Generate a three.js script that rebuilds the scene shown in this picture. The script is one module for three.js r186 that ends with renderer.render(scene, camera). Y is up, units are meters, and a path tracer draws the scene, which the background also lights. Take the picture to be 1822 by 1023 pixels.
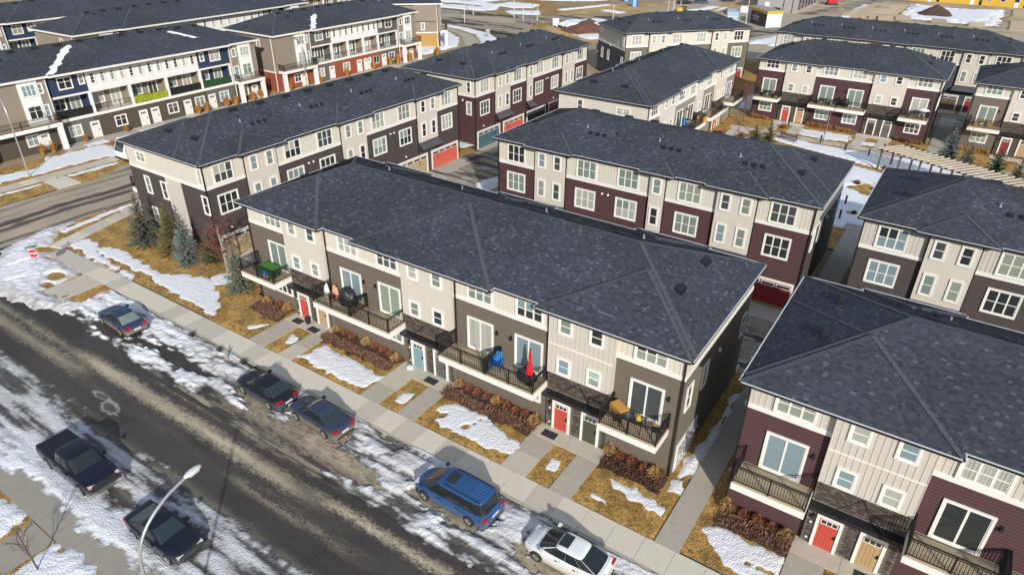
import * as THREE from 'three';
import { mergeGeometries } from 'three/addons/utils/BufferGeometryUtils.js';

// ------------------------------------------------------------------ camera, sky, sun, exposure
const scene = new THREE.Scene();
const camera = new THREE.PerspectiveCamera(45.79, 1024 / 574, 0.5, 6000);
camera.position.set(8.29, 28.92, 28.98);
camera.rotation.order = 'YXZ';
camera.rotation.set(THREE.MathUtils.degToRad(-29.74), THREE.MathUtils.degToRad(33.69), THREE.MathUtils.degToRad(0.53));
const renderer = new THREE.WebGLRenderer({ antialias: true });
renderer.setSize(1024, 574);
renderer.toneMapping = THREE.LinearToneMapping;
renderer.toneMappingExposure = 1.04;
renderer.shadowMap.enabled = true;
const SUN = new THREE.Vector3(0.646, 0.415, 0.640).normalize();
{ // pale spring sky, a thin veil of cloud
  const w = 512, h = 256, d = new Float32Array(w * h * 4);
  for (let j = 0; j < h; j++) for (let i = 0; i < w; i++) {
    const el = ((j + 0.5) / h - 0.5) * Math.PI, az = ((i + 0.5) / w - 0.5) * 2 * Math.PI, y = Math.sin(el), dx = Math.cos(el) * Math.cos(az), dz = Math.cos(el) * Math.sin(az), k = (j * w + i) * 4;
    const up = Math.max(0, y), c = dx * SUN.x + y * SUN.y + dz * SUN.z, glow = 0.55 * Math.exp((c - 1) * 9), t = Math.pow(1 - up, 3);
    let r = 0.25 + 0.44 * t, g = 0.37 + 0.39 * t, b = 0.60 + 0.24 * t; const cl = 0.2 + 0.16 * Math.sin(dx * 5 + Math.sin(dz * 4)) * Math.sin(dz * 6 + 1.3);
    r += (0.72 - r) * cl + glow; g += (0.73 - g) * cl + glow * 0.93; b += (0.76 - b) * cl + glow * 0.82; const q = y < 0 ? 0.5 : 0.80;
    d[k] = r * q; d[k + 1] = g * q; d[k + 2] = b * q; d[k + 3] = 1;
  }
  const t = new THREE.DataTexture(d, w, h, THREE.RGBAFormat, THREE.FloatType); t.mapping = THREE.EquirectangularReflectionMapping; t.magFilter = t.minFilter = THREE.LinearFilter; t.needsUpdate = true; scene.background = t; scene.environment = t;
}
const sun = new THREE.DirectionalLight(new THREE.Color(1, 0.955, 0.88), 4.25);
sun.position.copy(SUN).multiplyScalar(200); sun.castShadow = true; sun.shadow.mapSize.set(4096, 4096);
Object.assign(sun.shadow.camera, { left: -150, right: 90, top: 120, bottom: -120, near: 1, far: 500 });
sun.shadow.radius = 2; sun.name = 'sun'; scene.add(sun);

// ------------------------------------------------------------------ random numbers and noise
let seed = 1234567;
function rnd() { seed |= 0; seed = seed + 0x6D2B79F5 | 0; let t = Math.imul(seed ^ seed >>> 15, 1 | seed); t = t + Math.imul(t ^ t >>> 7, 61 | t) ^ t; return ((t ^ t >>> 14) >>> 0) / 4294967296; }
const R = (a, b) => a + (b - a) * rnd();
const pick = a => a[Math.floor(rnd() * a.length)];
function h2(x, y, s = 0) { let n = Math.imul(x, 374761393) + Math.imul(y, 668265263) + Math.imul(s, 1442695041) | 0; n = Math.imul(n ^ n >>> 13, 1274126177); return ((n ^ n >>> 16) >>> 0) / 4294967296; }
function vnoise(x, y, s = 0, per = 0) {
  let xi = Math.floor(x), yi = Math.floor(y); const fx = x - xi, fy = y - yi, u = fx * fx * (3 - 2 * fx), v = fy * fy * (3 - 2 * fy);
  const w = (a, b) => per ? h2(((a % per) + per) % per, ((b % per) + per) % per, s) : h2(a, b, s);
  return (w(xi, yi) * (1 - u) + w(xi + 1, yi) * u) * (1 - v) + (w(xi, yi + 1) * (1 - u) + w(xi + 1, yi + 1) * u) * v;
}
function fbm(x, y, s = 0, o = 4, per = 0) { let a = 0.5, t = 0, n = 0; for (let i = 0; i < o; i++) { t += a * vnoise(x, y, s + i * 17, per); n += a; x *= 2; y *= 2; a *= 0.5; if (per) per *= 2; } return t / n; }
const clamp = (v, a = 0, b = 1) => v < a ? a : v > b ? b : v;
const sstep = (a, b, v) => { const t = clamp((v - a) / (b - a)); return t * t * (3 - 2 * t); };
const mix = (a, b, t) => a + (b - a) * t;
const mix3 = (a, b, t) => [mix(a[0], b[0], t), mix(a[1], b[1], t), mix(a[2], b[2], t)];
const srgb = v => Math.round(255 * clamp(v <= 0.0031308 ? v * 12.92 : 1.055 * Math.pow(v, 1 / 2.4) - 0.055));
// fn(u, v) -> linear colour, u and v in 0..1
function tex(w, h, fn, rep = 1, color = true) {
  const d = new Uint8Array(w * h * 4);
  for (let j = 0; j < h; j++) for (let i = 0; i < w; i++) {
    const c = fn((i + 0.5) / w, (j + 0.5) / h), k = (j * w + i) * 4;
    if (color) { d[k] = srgb(c[0]); d[k + 1] = srgb(c[1]); d[k + 2] = srgb(c[2]); } else d[k] = d[k + 1] = d[k + 2] = Math.round(255 * clamp(c));
    d[k + 3] = 255;
  }
  const t = new THREE.DataTexture(d, w, h, THREE.RGBAFormat); t.wrapS = t.wrapT = THREE.RepeatWrapping; t.magFilter = THREE.LinearFilter; t.minFilter = THREE.LinearMipmapLinearFilter; t.generateMipmaps = true;
  if (color) t.colorSpace = THREE.SRGBColorSpace; t.repeat.set(rep, rep); t.needsUpdate = true; return t;
}
// ------------------------------------------------------------------ materials (uv is in metres)
const M = {};
function std(key, col, rough = 0.9, o = {}) { const m = new THREE.MeshStandardMaterial({ roughness: rough, ...o }); if (col) m.color.setRGB(...col); m.name = key; M[key] = m; return m; }
const mottle = (amp, per, s) => tex(256, 256, (u, v) => { const n = 1 - amp + amp * 2 * (0.6 * fbm(u * 8, v * 8, s, 4, 8) + 0.4 * fbm(u * 64, v * 64, s + 5, 2, 64)) - amp * 0.1; return [n, n, n]; }, 1 / per);
const mot1 = mottle(0.10, 4, 3), mot2 = mottle(0.2, 3, 9), mot3 = mottle(0.06, 5, 21);
const fineBump = tex(256, 256, (u, v) => fbm(u * 64, v * 64, 77, 3, 64), 1 / 1.5, false);
std('stucco', [0.60, 0.555, 0.475], 0.92, { map: mot1, bumpMap: fineBump, bumpScale: 0.004 });
std('cream', [0.63, 0.59, 0.50], 0.85, { map: mot3 });
std('greyboard', [0.57, 0.525, 0.46], 0.85, { map: mot3 });
std('trim', [0.80, 0.78, 0.72], 0.6, { map: mot3 });
std('white', [0.80, 0.80, 0.78], 0.6, { map: mot3 });
std('brown', [0.150, 0.122, 0.094], 0.75, { map: mot1 });
std('maroon', [0.082, 0.036, 0.038], 0.75, { map: mot1 });
std('dkbrown', [0.068, 0.055, 0.052], 0.75, { map: mot1 });
std('olive', [0.16, 0.14, 0.105], 0.8, { map: mot1 });
std('slate', [0.075, 0.078, 0.085], 0.8, { map: mot1 });
std('navy', [0.028, 0.045, 0.10], 0.75, { map: mot1 });
std('taupe', [0.27, 0.225, 0.175], 0.85, { map: mot1 });
std('greysiding', [0.12, 0.115, 0.105], 0.8, { map: mot1 });
std('redbrick', [0.30, 0.075, 0.035], 0.9, { map: mot2 });
std('darkstone', [0.085, 0.07, 0.055], 0.95, { map: mot2, bumpMap: fineBump, bumpScale: 0.01 });
std('sheath', [0.42, 0.25, 0.08], 0.9, { map: mot1 });
std('brick', [1, 1, 1], 0.9);
std('mortar', [0.17, 0.15, 0.125], 0.95);
std('black', [0.018, 0.017, 0.017], 0.45);
std('gutter', [0.020, 0.020, 0.021], 0.35);
std('drip', [0.62, 0.63, 0.64], 0.45);
std('roofdeck', [0.038, 0.043, 0.054], 0.95);
std('shingle', [1, 1, 1], 0.88);
std('vent', [0.014, 0.014, 0.016], 0.6);
std('pipe', [0.30, 0.30, 0.30], 0.5);
std('concrete', [0.64, 0.585, 0.48], 0.92, { map: mot1, bumpMap: fineBump, bumpScale: 0.003 });
std('concrete2', [0.53, 0.48, 0.39], 0.92, { map: mot2, bumpMap: fineBump, bumpScale: 0.003 });
std('concrete3', [0.43, 0.39, 0.32], 0.92, { map: mot2, bumpMap: fineBump, bumpScale: 0.003 });
std('pavement', [0.34, 0.305, 0.25], 0.92, { map: mot2, bumpMap: fineBump, bumpScale: 0.003 });
std('deck', [0.60, 0.48, 0.31], 0.85, { map: tex(256, 256, (u, v) => { const b = Math.floor(v * 12), n = 0.75 + 0.3 * h2(b, 3) + 0.2 * (fbm(u * 4, v * 60, 5, 3, 0) - 0.5), g = (v * 12) % 1 < 0.08 ? 0.35 : 1; return [n * g, n * g, n * g * 0.98]; }, 1 / 1.7) });
std('railing', [0.012, 0.012, 0.013], 0.4);
std('bark', [0.11, 0.075, 0.055], 0.95);
std('metal', [0.55, 0.56, 0.57], 0.35, { metalness: 0.6 });
std('rubber', [0.02, 0.02, 0.02], 0.8);
std('mat', [0.03, 0.032, 0.035], 0.95);
std('timber', [0.44, 0.38, 0.29], 0.9, { map: mot2 });
std('darktimber', [0.13, 0.11, 0.09], 0.9, { map: mot2 });
const doorCols = { red: [0.52, 0.075, 0.055], tan: [0.46, 0.31, 0.16], dark: [0.055, 0.05, 0.04], olive: [0.075, 0.08, 0.05], blue: [0.21, 0.33, 0.38], grey: [0.12, 0.12, 0.115], wine: [0.30, 0.028, 0.034], salmon: [0.58, 0.12, 0.085], teal: [0.06, 0.13, 0.155], navyd: [0.03, 0.04, 0.06], sand: [0.42, 0.32, 0.19], white: [0.74, 0.72, 0.68], brownd: [0.13, 0.10, 0.06] };
for (const k in doorCols) std('door_' + k, doorCols[k], 0.5, { map: mot3 });
// glass over blinds, glass over a dark room: a glossy coat on what stands behind it
function glass(key, col) { const m = new THREE.MeshPhysicalMaterial({ roughness: 0.5, clearcoat: 1, clearcoatRoughness: 0.04, specularIntensity: 0.4 }); m.color.setRGB(...col); m.name = key; M[key] = m; return m; }
glass('g_dark', [0.028, 0.032, 0.034]); glass('g_dim', [0.065, 0.075, 0.075]); glass('g_green', [0.20, 0.245, 0.21]); glass('g_green2', [0.27, 0.31, 0.255]); glass('g_blue', [0.21, 0.29, 0.31]); glass('g_pale', [0.40, 0.41, 0.36]);
M.g_curt = glass('g_curt', [1, 1, 1]); M.g_curt.map = tex(128, 16, (u, v) => { const n = 0.22 + 0.22 * Math.abs(Math.sin(u * 40)) + 0.1 * vnoise(u * 18, 0, 4, 18); return [n, n, n * 0.88]; }, 1 / 1.9);
const PANES = ['g_dark', 'g_dark', 'g_dim', 'g_green', 'g_green', 'g_green2', 'g_blue', 'g_curt', 'g_pale'];

// ------------------------------------------------------------------ naming and tagging
const used = new Map();
function numbered(n) { const k = used.get(n) || 0; used.set(n, k + 1); return k ? n + '_' + String(k).padStart(3, '0') : n; }
function tag(o, label, category, group, kind) { if (label) o.userData.label = label; if (category) o.userData.category = category; if (group) o.userData.group = group; if (kind) o.userData.kind = kind; return o; }
function thing(name, label, category, [x, y, z] = [0, 0, 0], turn = 0, group) { const o = new THREE.Group(); o.name = numbered(name); o.position.set(x, y, z); o.rotation.y = turn; scene.add(o); return tag(o, label, category, group); }
function mesh(name, g, m, parent = scene) { const o = new THREE.Mesh(g, typeof m === 'string' ? M[m] : m); o.name = parent === scene ? numbered(name) : name; o.castShadow = o.receiveShadow = true; parent.add(o); return o; }
function struct(name, g, m, label) { const o = mesh(name, g, m); o.userData.kind = 'structure'; if (label) o.userData.label = label; return o; }
function copy(src, name, pos, turn, label) { const o = src.clone(); o.name = numbered(name); o.userData = { ...src.userData }; o.position.set(...pos); if (turn !== undefined) o.rotation.y = turn; if (label) o.userData.label = label; scene.add(o); return o; }

// ------------------------------------------------------------------ mesh builder
const V = (x, y, z) => new THREE.Vector3(x, y, z);
class MB {
  constructor() { this.p = []; this.n = []; this.u = []; this.c = null; this.t = null; this.col = null; }
  vert(v, n, u, w) { this.p.push(v.x, v.y, v.z); this.n.push(n.x, n.y, n.z); this.u.push(u, w); if (this.c) this.c.push(...this.col); }
  color(c) { if (!this.c) this.c = []; this.col = c; return this; }
  tri(a, b, c) { return this.poly([a, b, c]); }
  quad(a, b, c, d) { return this.poly([a, b, c, d]); }
  poly(q) {
    if (this.t) q = q.map(v => v.clone().applyMatrix4(this.t));
    const n = V(0, 0, 0).crossVectors(q[1].clone().sub(q[0]), q[q.length - 1].clone().sub(q[0])).normalize();
    const ax = Math.abs(n.x), ay = Math.abs(n.y), az = Math.abs(n.z);
    const uv = v => ay > ax && ay > az ? [v.x, v.z] : ax > az ? [v.z, v.y] : [v.x, v.y];
    for (let i = 1; i < q.length - 1; i++) for (const v of [q[0], q[i], q[i + 1]]) this.vert(v, n, ...uv(v));
    return this;
  }
  box(x0, y0, z0, x1, y1, z1, skip = '') {
    const a = V(x0, y0, z0), b = V(x1, y0, z0), c = V(x1, y1, z0), d = V(x0, y1, z0), e = V(x0, y0, z1), f = V(x1, y0, z1), g = V(x1, y1, z1), h = V(x0, y1, z1);
    if (!skip.includes('f')) this.quad(e, f, g, h); if (!skip.includes('b')) this.quad(b, a, d, c);
    if (!skip.includes('l')) this.quad(a, e, h, d); if (!skip.includes('r')) this.quad(f, b, c, g);
    if (!skip.includes('t')) this.quad(h, g, c, d); if (!skip.includes('d')) this.quad(a, b, f, e);
    return this;
  }
  bar(p, q, w, h = w) {   // a square bar between two points
    const d = q.clone().sub(p).normalize(), s = Math.abs(d.y) > 0.95 ? V(1, 0, 0) : V(0, 1, 0), a = V(0, 0, 0).crossVectors(d, s).normalize(), b = V(0, 0, 0).crossVectors(a, d).normalize();
    const c = (o, i, j) => o.clone().addScaledVector(a, i * w / 2).addScaledVector(b, j * h / 2);
    const A = [c(p, -1, -1), c(p, 1, -1), c(p, 1, 1), c(p, -1, 1)], B = [c(q, -1, -1), c(q, 1, -1), c(q, 1, 1), c(q, -1, 1)];
    for (let i = 0; i < 4; i++) { const j = (i + 1) % 4; this.quad(A[i], A[j], B[j], B[i]); }
    this.quad(A[3], A[2], A[1], A[0]); this.quad(B[0], B[1], B[2], B[3]); return this;
  }
  tube(p, q, r0, r1 = r0, n = 8, cap = true) {
    const d = q.clone().sub(p).normalize(), s = Math.abs(d.y) > 0.95 ? V(1, 0, 0) : V(0, 1, 0), a = V(0, 0, 0).crossVectors(d, s).normalize(), b = V(0, 0, 0).crossVectors(d, a).normalize();
    const ring = (o, r) => Array.from({ length: n }, (_, i) => { const t = -i / n * Math.PI * 2; return o.clone().addScaledVector(a, Math.cos(t) * r).addScaledVector(b, Math.sin(t) * r); });
    const A = ring(p, r0), B = ring(q, r1);
    for (let i = 0; i < n; i++) { const j = (i + 1) % n; this.quad(A[i], A[j], B[j], B[i]); }
    if (cap) { this.poly(B); this.poly(A.slice().reverse()); } return this;
  }
  geo() {
    const g = new THREE.BufferGeometry();
    g.setAttribute('position', new THREE.Float32BufferAttribute(this.p, 3)); g.setAttribute('normal', new THREE.Float32BufferAttribute(this.n, 3)); g.setAttribute('uv', new THREE.Float32BufferAttribute(this.u, 2));
    if (this.c) g.setAttribute('color', new THREE.Float32BufferAttribute(this.c, 3));
    return g;
  }
  build(name, m, parent) { return this.p.length ? mesh(name, this.geo(), m, parent) : null; }
}
const boxGeo = (x0, y0, z0, x1, y1, z1) => new MB().box(x0, y0, z0, x1, y1, z1).geo();
const cache = new Map();
const cached = (k, f) => { if (!cache.has(k)) cache.set(k, f()); return cache.get(k); };
// ------------------------------------------------------------------ parts of the town houses
const HE = 8.68, SL = 0.38, OV = 0.34, DP = 11.8;
// a window: white casing and bars (x right, y up from the sill, facing +z), each pane a mesh of its own
function windowGeo(type, w, h) {
  return cached('win' + type + w + '|' + h, () => {
    const b = new MB(), T = 0.12, x0 = -w / 2, x1 = w / 2, z = 0.075;
    b.box(x0, 0, 0, x0 + T, h, z); b.box(x1 - T, 0, 0, x1, h, z); b.box(x0 + T, h - T, 0, x1 - T, h, z); b.box(x0 + T, 0, 0, x1 - T, T, z + 0.015);
    const ix0 = x0 + T, ix1 = x1 - T, iy0 = T, iy1 = h - T, s = 0.05, panes = [];
    const fr = (a, c, d, e) => { b.box(a, c, 0, a + s, e, 0.05); b.box(d - s, c, 0, d, e, 0.05); b.box(a + s, c, 0, d - s, c + s, 0.05); b.box(a + s, e - s, 0, d - s, e, 0.05); };
    const cols = type === 'win3' ? 3 : type === 'win2' || type === 'slider' ? 2 : 1;
    const rows = type === 'win3' || type === 'win1' ? [0, 0.5, 1] : type === 'win2' ? [0, 0.62, 1] : type === 'slot' ? [0, 1 / 3, 2 / 3, 1] : [0, 1];
    if (type === 'win3f') return null;
    for (let i = 0; i < cols; i++) {
      const a = mix(ix0, ix1, i / cols), d = mix(ix0, ix1, (i + 1) / cols); fr(a, iy0, d, iy1);
      for (let j = 1; j < rows.length - 1; j++) { const y = mix(iy0, iy1, rows[j]); b.box(a + s, y - 0.025, 0, d - s, y + 0.025, 0.045); }
      for (let j = 0; j < rows.length - 1; j++) panes.push([a + s * 0.6, mix(iy0, iy1, rows[j]) + 0.015, d - s * 0.6, mix(iy0, iy1, rows[j + 1]) - 0.015]);
    }
    const pg = panes.map(([a, c, d, e]) => boxGeo(a, c, 0.004, d, e, 0.026));
    return { frame: b.geo(), panes: pg, all: mergeGeometries(pg) };
  });
}
function addWin(parent, F, x, y, type, w, h, z = 0, detail = 1, mat) {
  const g = windowGeo(type, w, h), o = mesh('window', g.frame, 'trim', parent);
  o.applyMatrix4(F.m.clone().multiply(new THREE.Matrix4().makeTranslation(x, y, z)));
  const m = mat || pick(PANES), m2 = rnd() < (type === 'slider' ? 0.7 : 0.35) ? pick(PANES) : m;
  if (detail >= 2) g.panes.forEach((p, i) => mesh('pane', p, i === g.panes.length - 1 || (i % 2 === 0 && m2 !== m) ? m2 : m, o)); else mesh('pane', g.all, m, o);
  return o;
}
const doorGeo = cached('door', () => {
  const leaf = new MB(), fr = new MB(), pane = new MB(), hd = new MB(), w = 0.93, h = 2.05;
  leaf.box(-w / 2, 0.03, 0, w / 2, h, 0.045);
  for (let i = 0; i < 4; i++) leaf.box(-0.34 + i * 0.18, 0.2, 0.045, -0.34 + i * 0.18 + 0.13, 1.48, 0.06);
  leaf.box(-0.4, 1.58, 0.045, 0.4, 1.62, 0.07); 
  fr.box(-0.62, 0, 0, -w / 2, 2.22, 0.09); fr.box(w / 2, 0, 0, 0.62, 2.22, 0.09); fr.box(-w / 2, h, 0, w / 2, 2.22, 0.09);
  fr.box(-0.40, 1.66, 0.045, 0.40, 1.70, 0.065); fr.box(-0.40, 1.94, 0.045, 0.40, 1.98, 0.065); for (let i = 0; i < 4; i++) fr.box(-0.4 + i * 0.255, 1.70, 0.045, -0.365 + i * 0.255, 1.94, 0.065);
  pane.box(-0.365, 1.70, 0.045, 0.365, 1.94, 0.055);
  hd.box(0.36, 0.9, 0.045, 0.42, 1.15, 0.10); hd.box(0.28, 0.98, 0.09, 0.42, 1.01, 0.12);
  return { leaf: leaf.geo(), frame: fr.geo(), pane: pane.geo(), handle: hd.geo() };
});
function addDoor(parent, F, x, y, col, z) {
  const o = mesh('door', doorGeo.leaf, 'door_' + col, parent); o.applyMatrix4(F.m.clone().multiply(new THREE.Matrix4().makeTranslation(x, y, z)));
  mesh('door_frame', doorGeo.frame, 'trim', o); mesh('pane', doorGeo.pane, 'g_dark', o); mesh('handle', doorGeo.handle, 'black', o);
  o.userData.label = { red: 'red front door', tan: 'tan front door', dark: 'dark front door', olive: 'olive front door', blue: 'blue front door', grey: 'grey front door', wine: 'wine red front door' }[col] || 'front door';
  return o;
}
function addGarage(parent, F, x, y, w, col, z = 0) {
  const g = cached('gar' + w, () => {
    const d = new MB(), f = new MB(), p = new MB(), h = 2.25;
    for (let i = 0; i < 4; i++) { d.box(-w / 2, i * h / 4 + 0.006, 0, w / 2, (i + 1) * h / 4 - 0.006, 0.05); for (let k = 0; k < 4 && i < 3; k++) { const a = mix(-w / 2, w / 2, k / 4); d.box(a + 0.1, i * h / 4 + 0.1, 0.05, a + w / 4 - 0.1, (i + 1) * h / 4 - 0.1, 0.062); } }
    f.box(-w / 2 - 0.16, 0, 0, -w / 2, h + 0.18, 0.11); f.box(w / 2, 0, 0, w / 2 + 0.16, h + 0.18, 0.11); f.box(-w / 2, h, 0, w / 2, h + 0.18, 0.11);
    for (let k = 0; k < 4; k++) { const a = mix(-w / 2, w / 2, k / 4) + 0.06, b = a + w / 4 - 0.12, y0 = h * 0.79, y1 = h * 0.95; p.box(a + 0.05, y0 + 0.05, 0.05, b - 0.05, y1 - 0.05, 0.06); f.box(a, y0, 0.05, b, y0 + 0.05, 0.075); f.box(a, y1 - 0.05, 0.05, b, y1, 0.075); f.box(a, y0 + 0.05, 0.05, a + 0.05, y1 - 0.05, 0.075); f.box(b - 0.05, y0 + 0.05, 0.05, b, y1 - 0.05, 0.075); }
    return { d: d.geo(), f: f.geo(), p: p.geo() };
  });
  const o = mesh('garage_door', g.d, 'door_' + col, parent); o.applyMatrix4(F.m.clone().multiply(new THREE.Matrix4().makeTranslation(x, y, z)));
  mesh('door_frame', g.f, 'trim', o); mesh('pane', g.p, 'g_dark', o); o.userData.label = ({ salmon: 'salmon red', sand: 'tan', teal: 'teal', navyd: 'dark navy', wine: 'dark red', brownd: 'brown', red: 'red', dark: 'charcoal' }[col] || col) + ' garage door';
}
// lapped boards on a plane facing +z
function lap(b, x0, x1, y0, y1, z, step = 0.19) {
  const n = Math.max(1, Math.round((y1 - y0) / step)), s = (y1 - y0) / n, t = 0.03, d = -0.05;
  for (let i = 0; i < n; i++) { const a = y0 + i * s + 0.042, c = y0 + i * s + s; b.quad(V(x0, a, z + t), V(x1, a, z + t), V(x1, c, z + 0.004), V(x0, c, z + 0.004)); b.quad(V(x0, a, z + d), V(x1, a, z + d), V(x1, a, z + t), V(x0, a, z + t)); b.quad(V(x0, a - 0.042, z + d), V(x1, a - 0.042, z + d), V(x1, a, z + d), V(x0, a, z + d)); b.quad(V(x0, a - 0.042, z + 0.004), V(x1, a - 0.042, z + 0.004), V(x1, a - 0.042, z + d), V(x0, a - 0.042, z + d)); }
}
function battens(b, x0, x1, y0, y1, z, step = 0.3) {
  b.quad(V(x0, y0, z), V(x1, y0, z), V(x1, y1, z), V(x0, y1, z));
  const n = Math.max(1, Math.round((x1 - x0) / step)); for (let i = 0; i <= n; i++) { const x = mix(x0 + 0.02, x1 - 0.02, i / n); b.box(x - 0.02, y0, z, x + 0.02, y1, z + 0.022, 'b'); }
}
function plane(b, x0, x1, y0, y1, z) { b.quad(V(x0, y0, z), V(x1, y0, z), V(x1, y1, z), V(x0, y1, z)); }
// a bay that stands proud of the wall by p: sides included
function proud(b, x0, x1, y0, y1, z) { b.box(x0, y0, 0, x1, y1, z, 'bf'); }
const shingleGeo = (() => { const g = new MB(); g.box(-0.165, 0, -0.10, 0.165, 0.016, 0.10, 'bd'); return g.geo(); })();
const brickGeo = new MB().box(-0.105, -0.036, 0, 0.105, 0.036, 0.014, 'b').geo();
const railGeo = (w, side) => cached('rail' + w + '|' + side, () => {   // a balcony rail: front w wide, two sides; origin at the front left corner of the deck
  const b = new MB(), H = 1.05, D = 1.74;
  const run = (p, q) => { const L = p.distanceTo(q), n = Math.round(L / 0.135); b.bar(V(p.x, H, p.z), V(q.x, H, q.z), 0.07, 0.05); b.bar(V(p.x, H - 0.12, p.z), V(q.x, H - 0.12, q.z), 0.04, 0.035); b.bar(V(p.x, 0.09, p.z), V(q.x, 0.09, q.z), 0.03, 0.03); for (let i = 0; i <= n; i++) { const c = p.clone().lerp(q, i / n); b.bar(V(c.x, 0.09, c.z), V(c.x, H - 0.1, c.z), 0.026); } };
  run(V(0.05, 0, 0), V(w - 0.05, 0, 0)); run(V(0.05, 0, 0), V(0.05, 0, -D)); run(V(w - 0.05, 0, 0), V(w - 0.05, 0, -D));
  for (const [x, z] of [[0.05, 0], [w / 2, 0], [w - 0.05, 0], [0.05, -D], [w - 0.05, -D]]) b.bar(V(x, 0, z), V(x, H + 0.03, z), 0.08);
  return b.geo();
});
const ventGeo = new MB().box(-0.17, -0.1, -0.16, 0.17, 0.05, 0.16).box(-0.13, 0.05, -0.13, 0.13, 0.26, 0.13).geo();
const ridgeVentGeo = new MB().box(-0.45, -0.12, -0.22, 0.45, 0.05, 0.22).box(-0.38, 0.05, -0.17, 0.38, 0.25, 0.17).geo();
const pipeGeo = new MB().tube(V(0, -0.1, 0), V(0, 0.30, 0), 0.055, 0.055, 8).tube(V(0, -0.1, 0), V(0, 0.1, 0), 0.13, 0.08, 8).geo();
const SHC = [[0.026, 0.031, 0.041], [0.034, 0.040, 0.052], [0.040, 0.046, 0.059], [0.045, 0.050, 0.062], [0.052, 0.059, 0.073], [0.086, 0.096, 0.114], [0.043, 0.043, 0.050]];
// hipped roofs over rectangles [x0, x1, z0, z1] (z0 > z1); each is a hip of slope SL, together they form the roof
function hipRoof(g, rects, he, o = {}) {
  const height = (r, x, z) => SL * Math.min(x - r[0], r[1] - x, r[2] - z, z - r[3]);
  const deck = new MB(), mats = [], cols = [], cap = new MB();
  const q = new THREE.Quaternion(), mtx = new THREE.Matrix4(), ca = Math.cos(Math.atan(SL));
  rects.forEach((r, ri) => {
    const [x0, x1, z0, z1] = r, w = x1 - x0, d = z0 - z1, m = Math.min(w, d) / 2, yy = he - ri * 0.006, top = yy + SL * m;
    const A = V(x0, yy, z0), B = V(x1, yy, z0), C = V(x1, yy, z1), D = V(x0, yy, z1);
    const P = w > d ? V(x0 + m, top, z0 - m) : V((x0 + x1) / 2, top, z0 - m), Q = w > d ? V(x1 - m, top, z0 - m) : V((x0 + x1) / 2, top, z1 + m);
    if (w > d) { deck.quad(A, B, Q, P); deck.tri(B, C, Q); deck.quad(C, D, P, Q); deck.tri(D, A, P); } else { deck.tri(A, B, P); deck.quad(B, C, Q, P); deck.tri(C, D, Q); deck.quad(D, A, P, Q); }
    const lift = V(0, 0.022, 0), seen = p => rects.every((s, k) => k === ri || height(s, p.x, p.z) < height(r, p.x, p.z) + 0.015);
    const capRun = (p, s) => { const L = p.distanceTo(s), n = Math.round(L / 0.24); for (let i = 0; i < n; i++) { const a = p.clone().lerp(s, i / n), c = p.clone().lerp(s, (i + 1.12) / n); if (seen(a)) cap.bar(a.add(V(0, 0.03, 0)), c.add(V(0, 0.022, 0)), 0.26, 0.02); } };
    if (w > d) { capRun(A, P); capRun(D, P); capRun(B, Q); capRun(C, Q); capRun(P, Q); } else { capRun(A, P); capRun(B, P); capRun(C, Q); capRun(D, Q); capRun(P, Q); }
    if (o.plain) return;
    const faces = [[A, V(1, 0, 0), V(0, 0, -1), w, d / 2], [B, V(0, 0, -1), V(-1, 0, 0), d, w / 2], [C, V(-1, 0, 0), V(0, 0, 1), w, d / 2], [D, V(0, 0, 1), V(1, 0, 0), d, w / 2]];
    for (const [O, e, dd, L, half] of faces) {
      const n = Math.min(half, m), up = V(0, 1, 0).multiplyScalar(1).addScaledVector(dd, -SL).normalize(), down = V(0, 0, 0).crossVectors(e, up);
      q.setFromRotationMatrix(mtx.makeBasis(e, up, down)); const tilt = new THREE.Quaternion().setFromAxisAngle(V(1, 0, 0), 0.055), qq = q.clone().multiply(tilt);
      for (let t = 0.03, k = 0; t < n; t += 0.148 * ca, k++) {
        let a = t - 0.1 + rnd() * 0.3;
        while (a < L - t + 0.1) {
          const ww = 0.13 + 0.15 * rnd(); const c = a + ww / 2; a += ww;
          if (c < t || c > L - t) continue;
          const p = O.clone().addScaledVector(e, c).addScaledVector(dd, t); p.y = yy + SL * t + 0.006;
          if (!rects.every((s, k2) => k2 === ri || height(s, p.x, p.z) < height(r, p.x, p.z) - (k2 < ri ? 0.001 : -0.004))) continue;
          mtx.compose(p, qq, V(ww / 0.33, 1, 1)); mats.push(...mtx.elements);
          const z = fbm(p.x * 0.35, p.z * 0.35, 31, 2), rr = rnd(); const cc = rr < 0.2 ? SHC[0] : rr < 0.42 ? SHC[1] : rr < 0.64 ? SHC[2] : rr < 0.77 ? SHC[3] : rr < 0.9 ? SHC[4] : rr < 0.945 ? SHC[5] : SHC[6]; const br = 0.72 + 0.5 * z; cols.push(cc[0] * br, cc[1] * br, cc[2] * br);
        }
      }
    }
  });
  const roof = deck.build('roof', o.plain ? o.plain : 'roofdeck', g);
  cap.build('ridge_cap', 'capshingle', roof);
  if (mats.length) { const n = mats.length / 16, im = new THREE.InstancedMesh(shingleGeo, M.shingle, n); im.instanceMatrix.array.set(mats); im.instanceColor = new THREE.InstancedBufferAttribute(new Float32Array(cols), 3); im.name = 'shingle'; im.userData.kind = 'stuff'; im.castShadow = im.receiveShadow = true; roof.add(im); }
  return { roof, height: (x, z) => he + Math.max(0, ...rects.map(r => height(r, x, z))) };
}
std('capshingle', [0.075, 0.08, 0.09], 0.9, { map: mot2 });
std('soffit', [0.50, 0.47, 0.40], 0.9);
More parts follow.
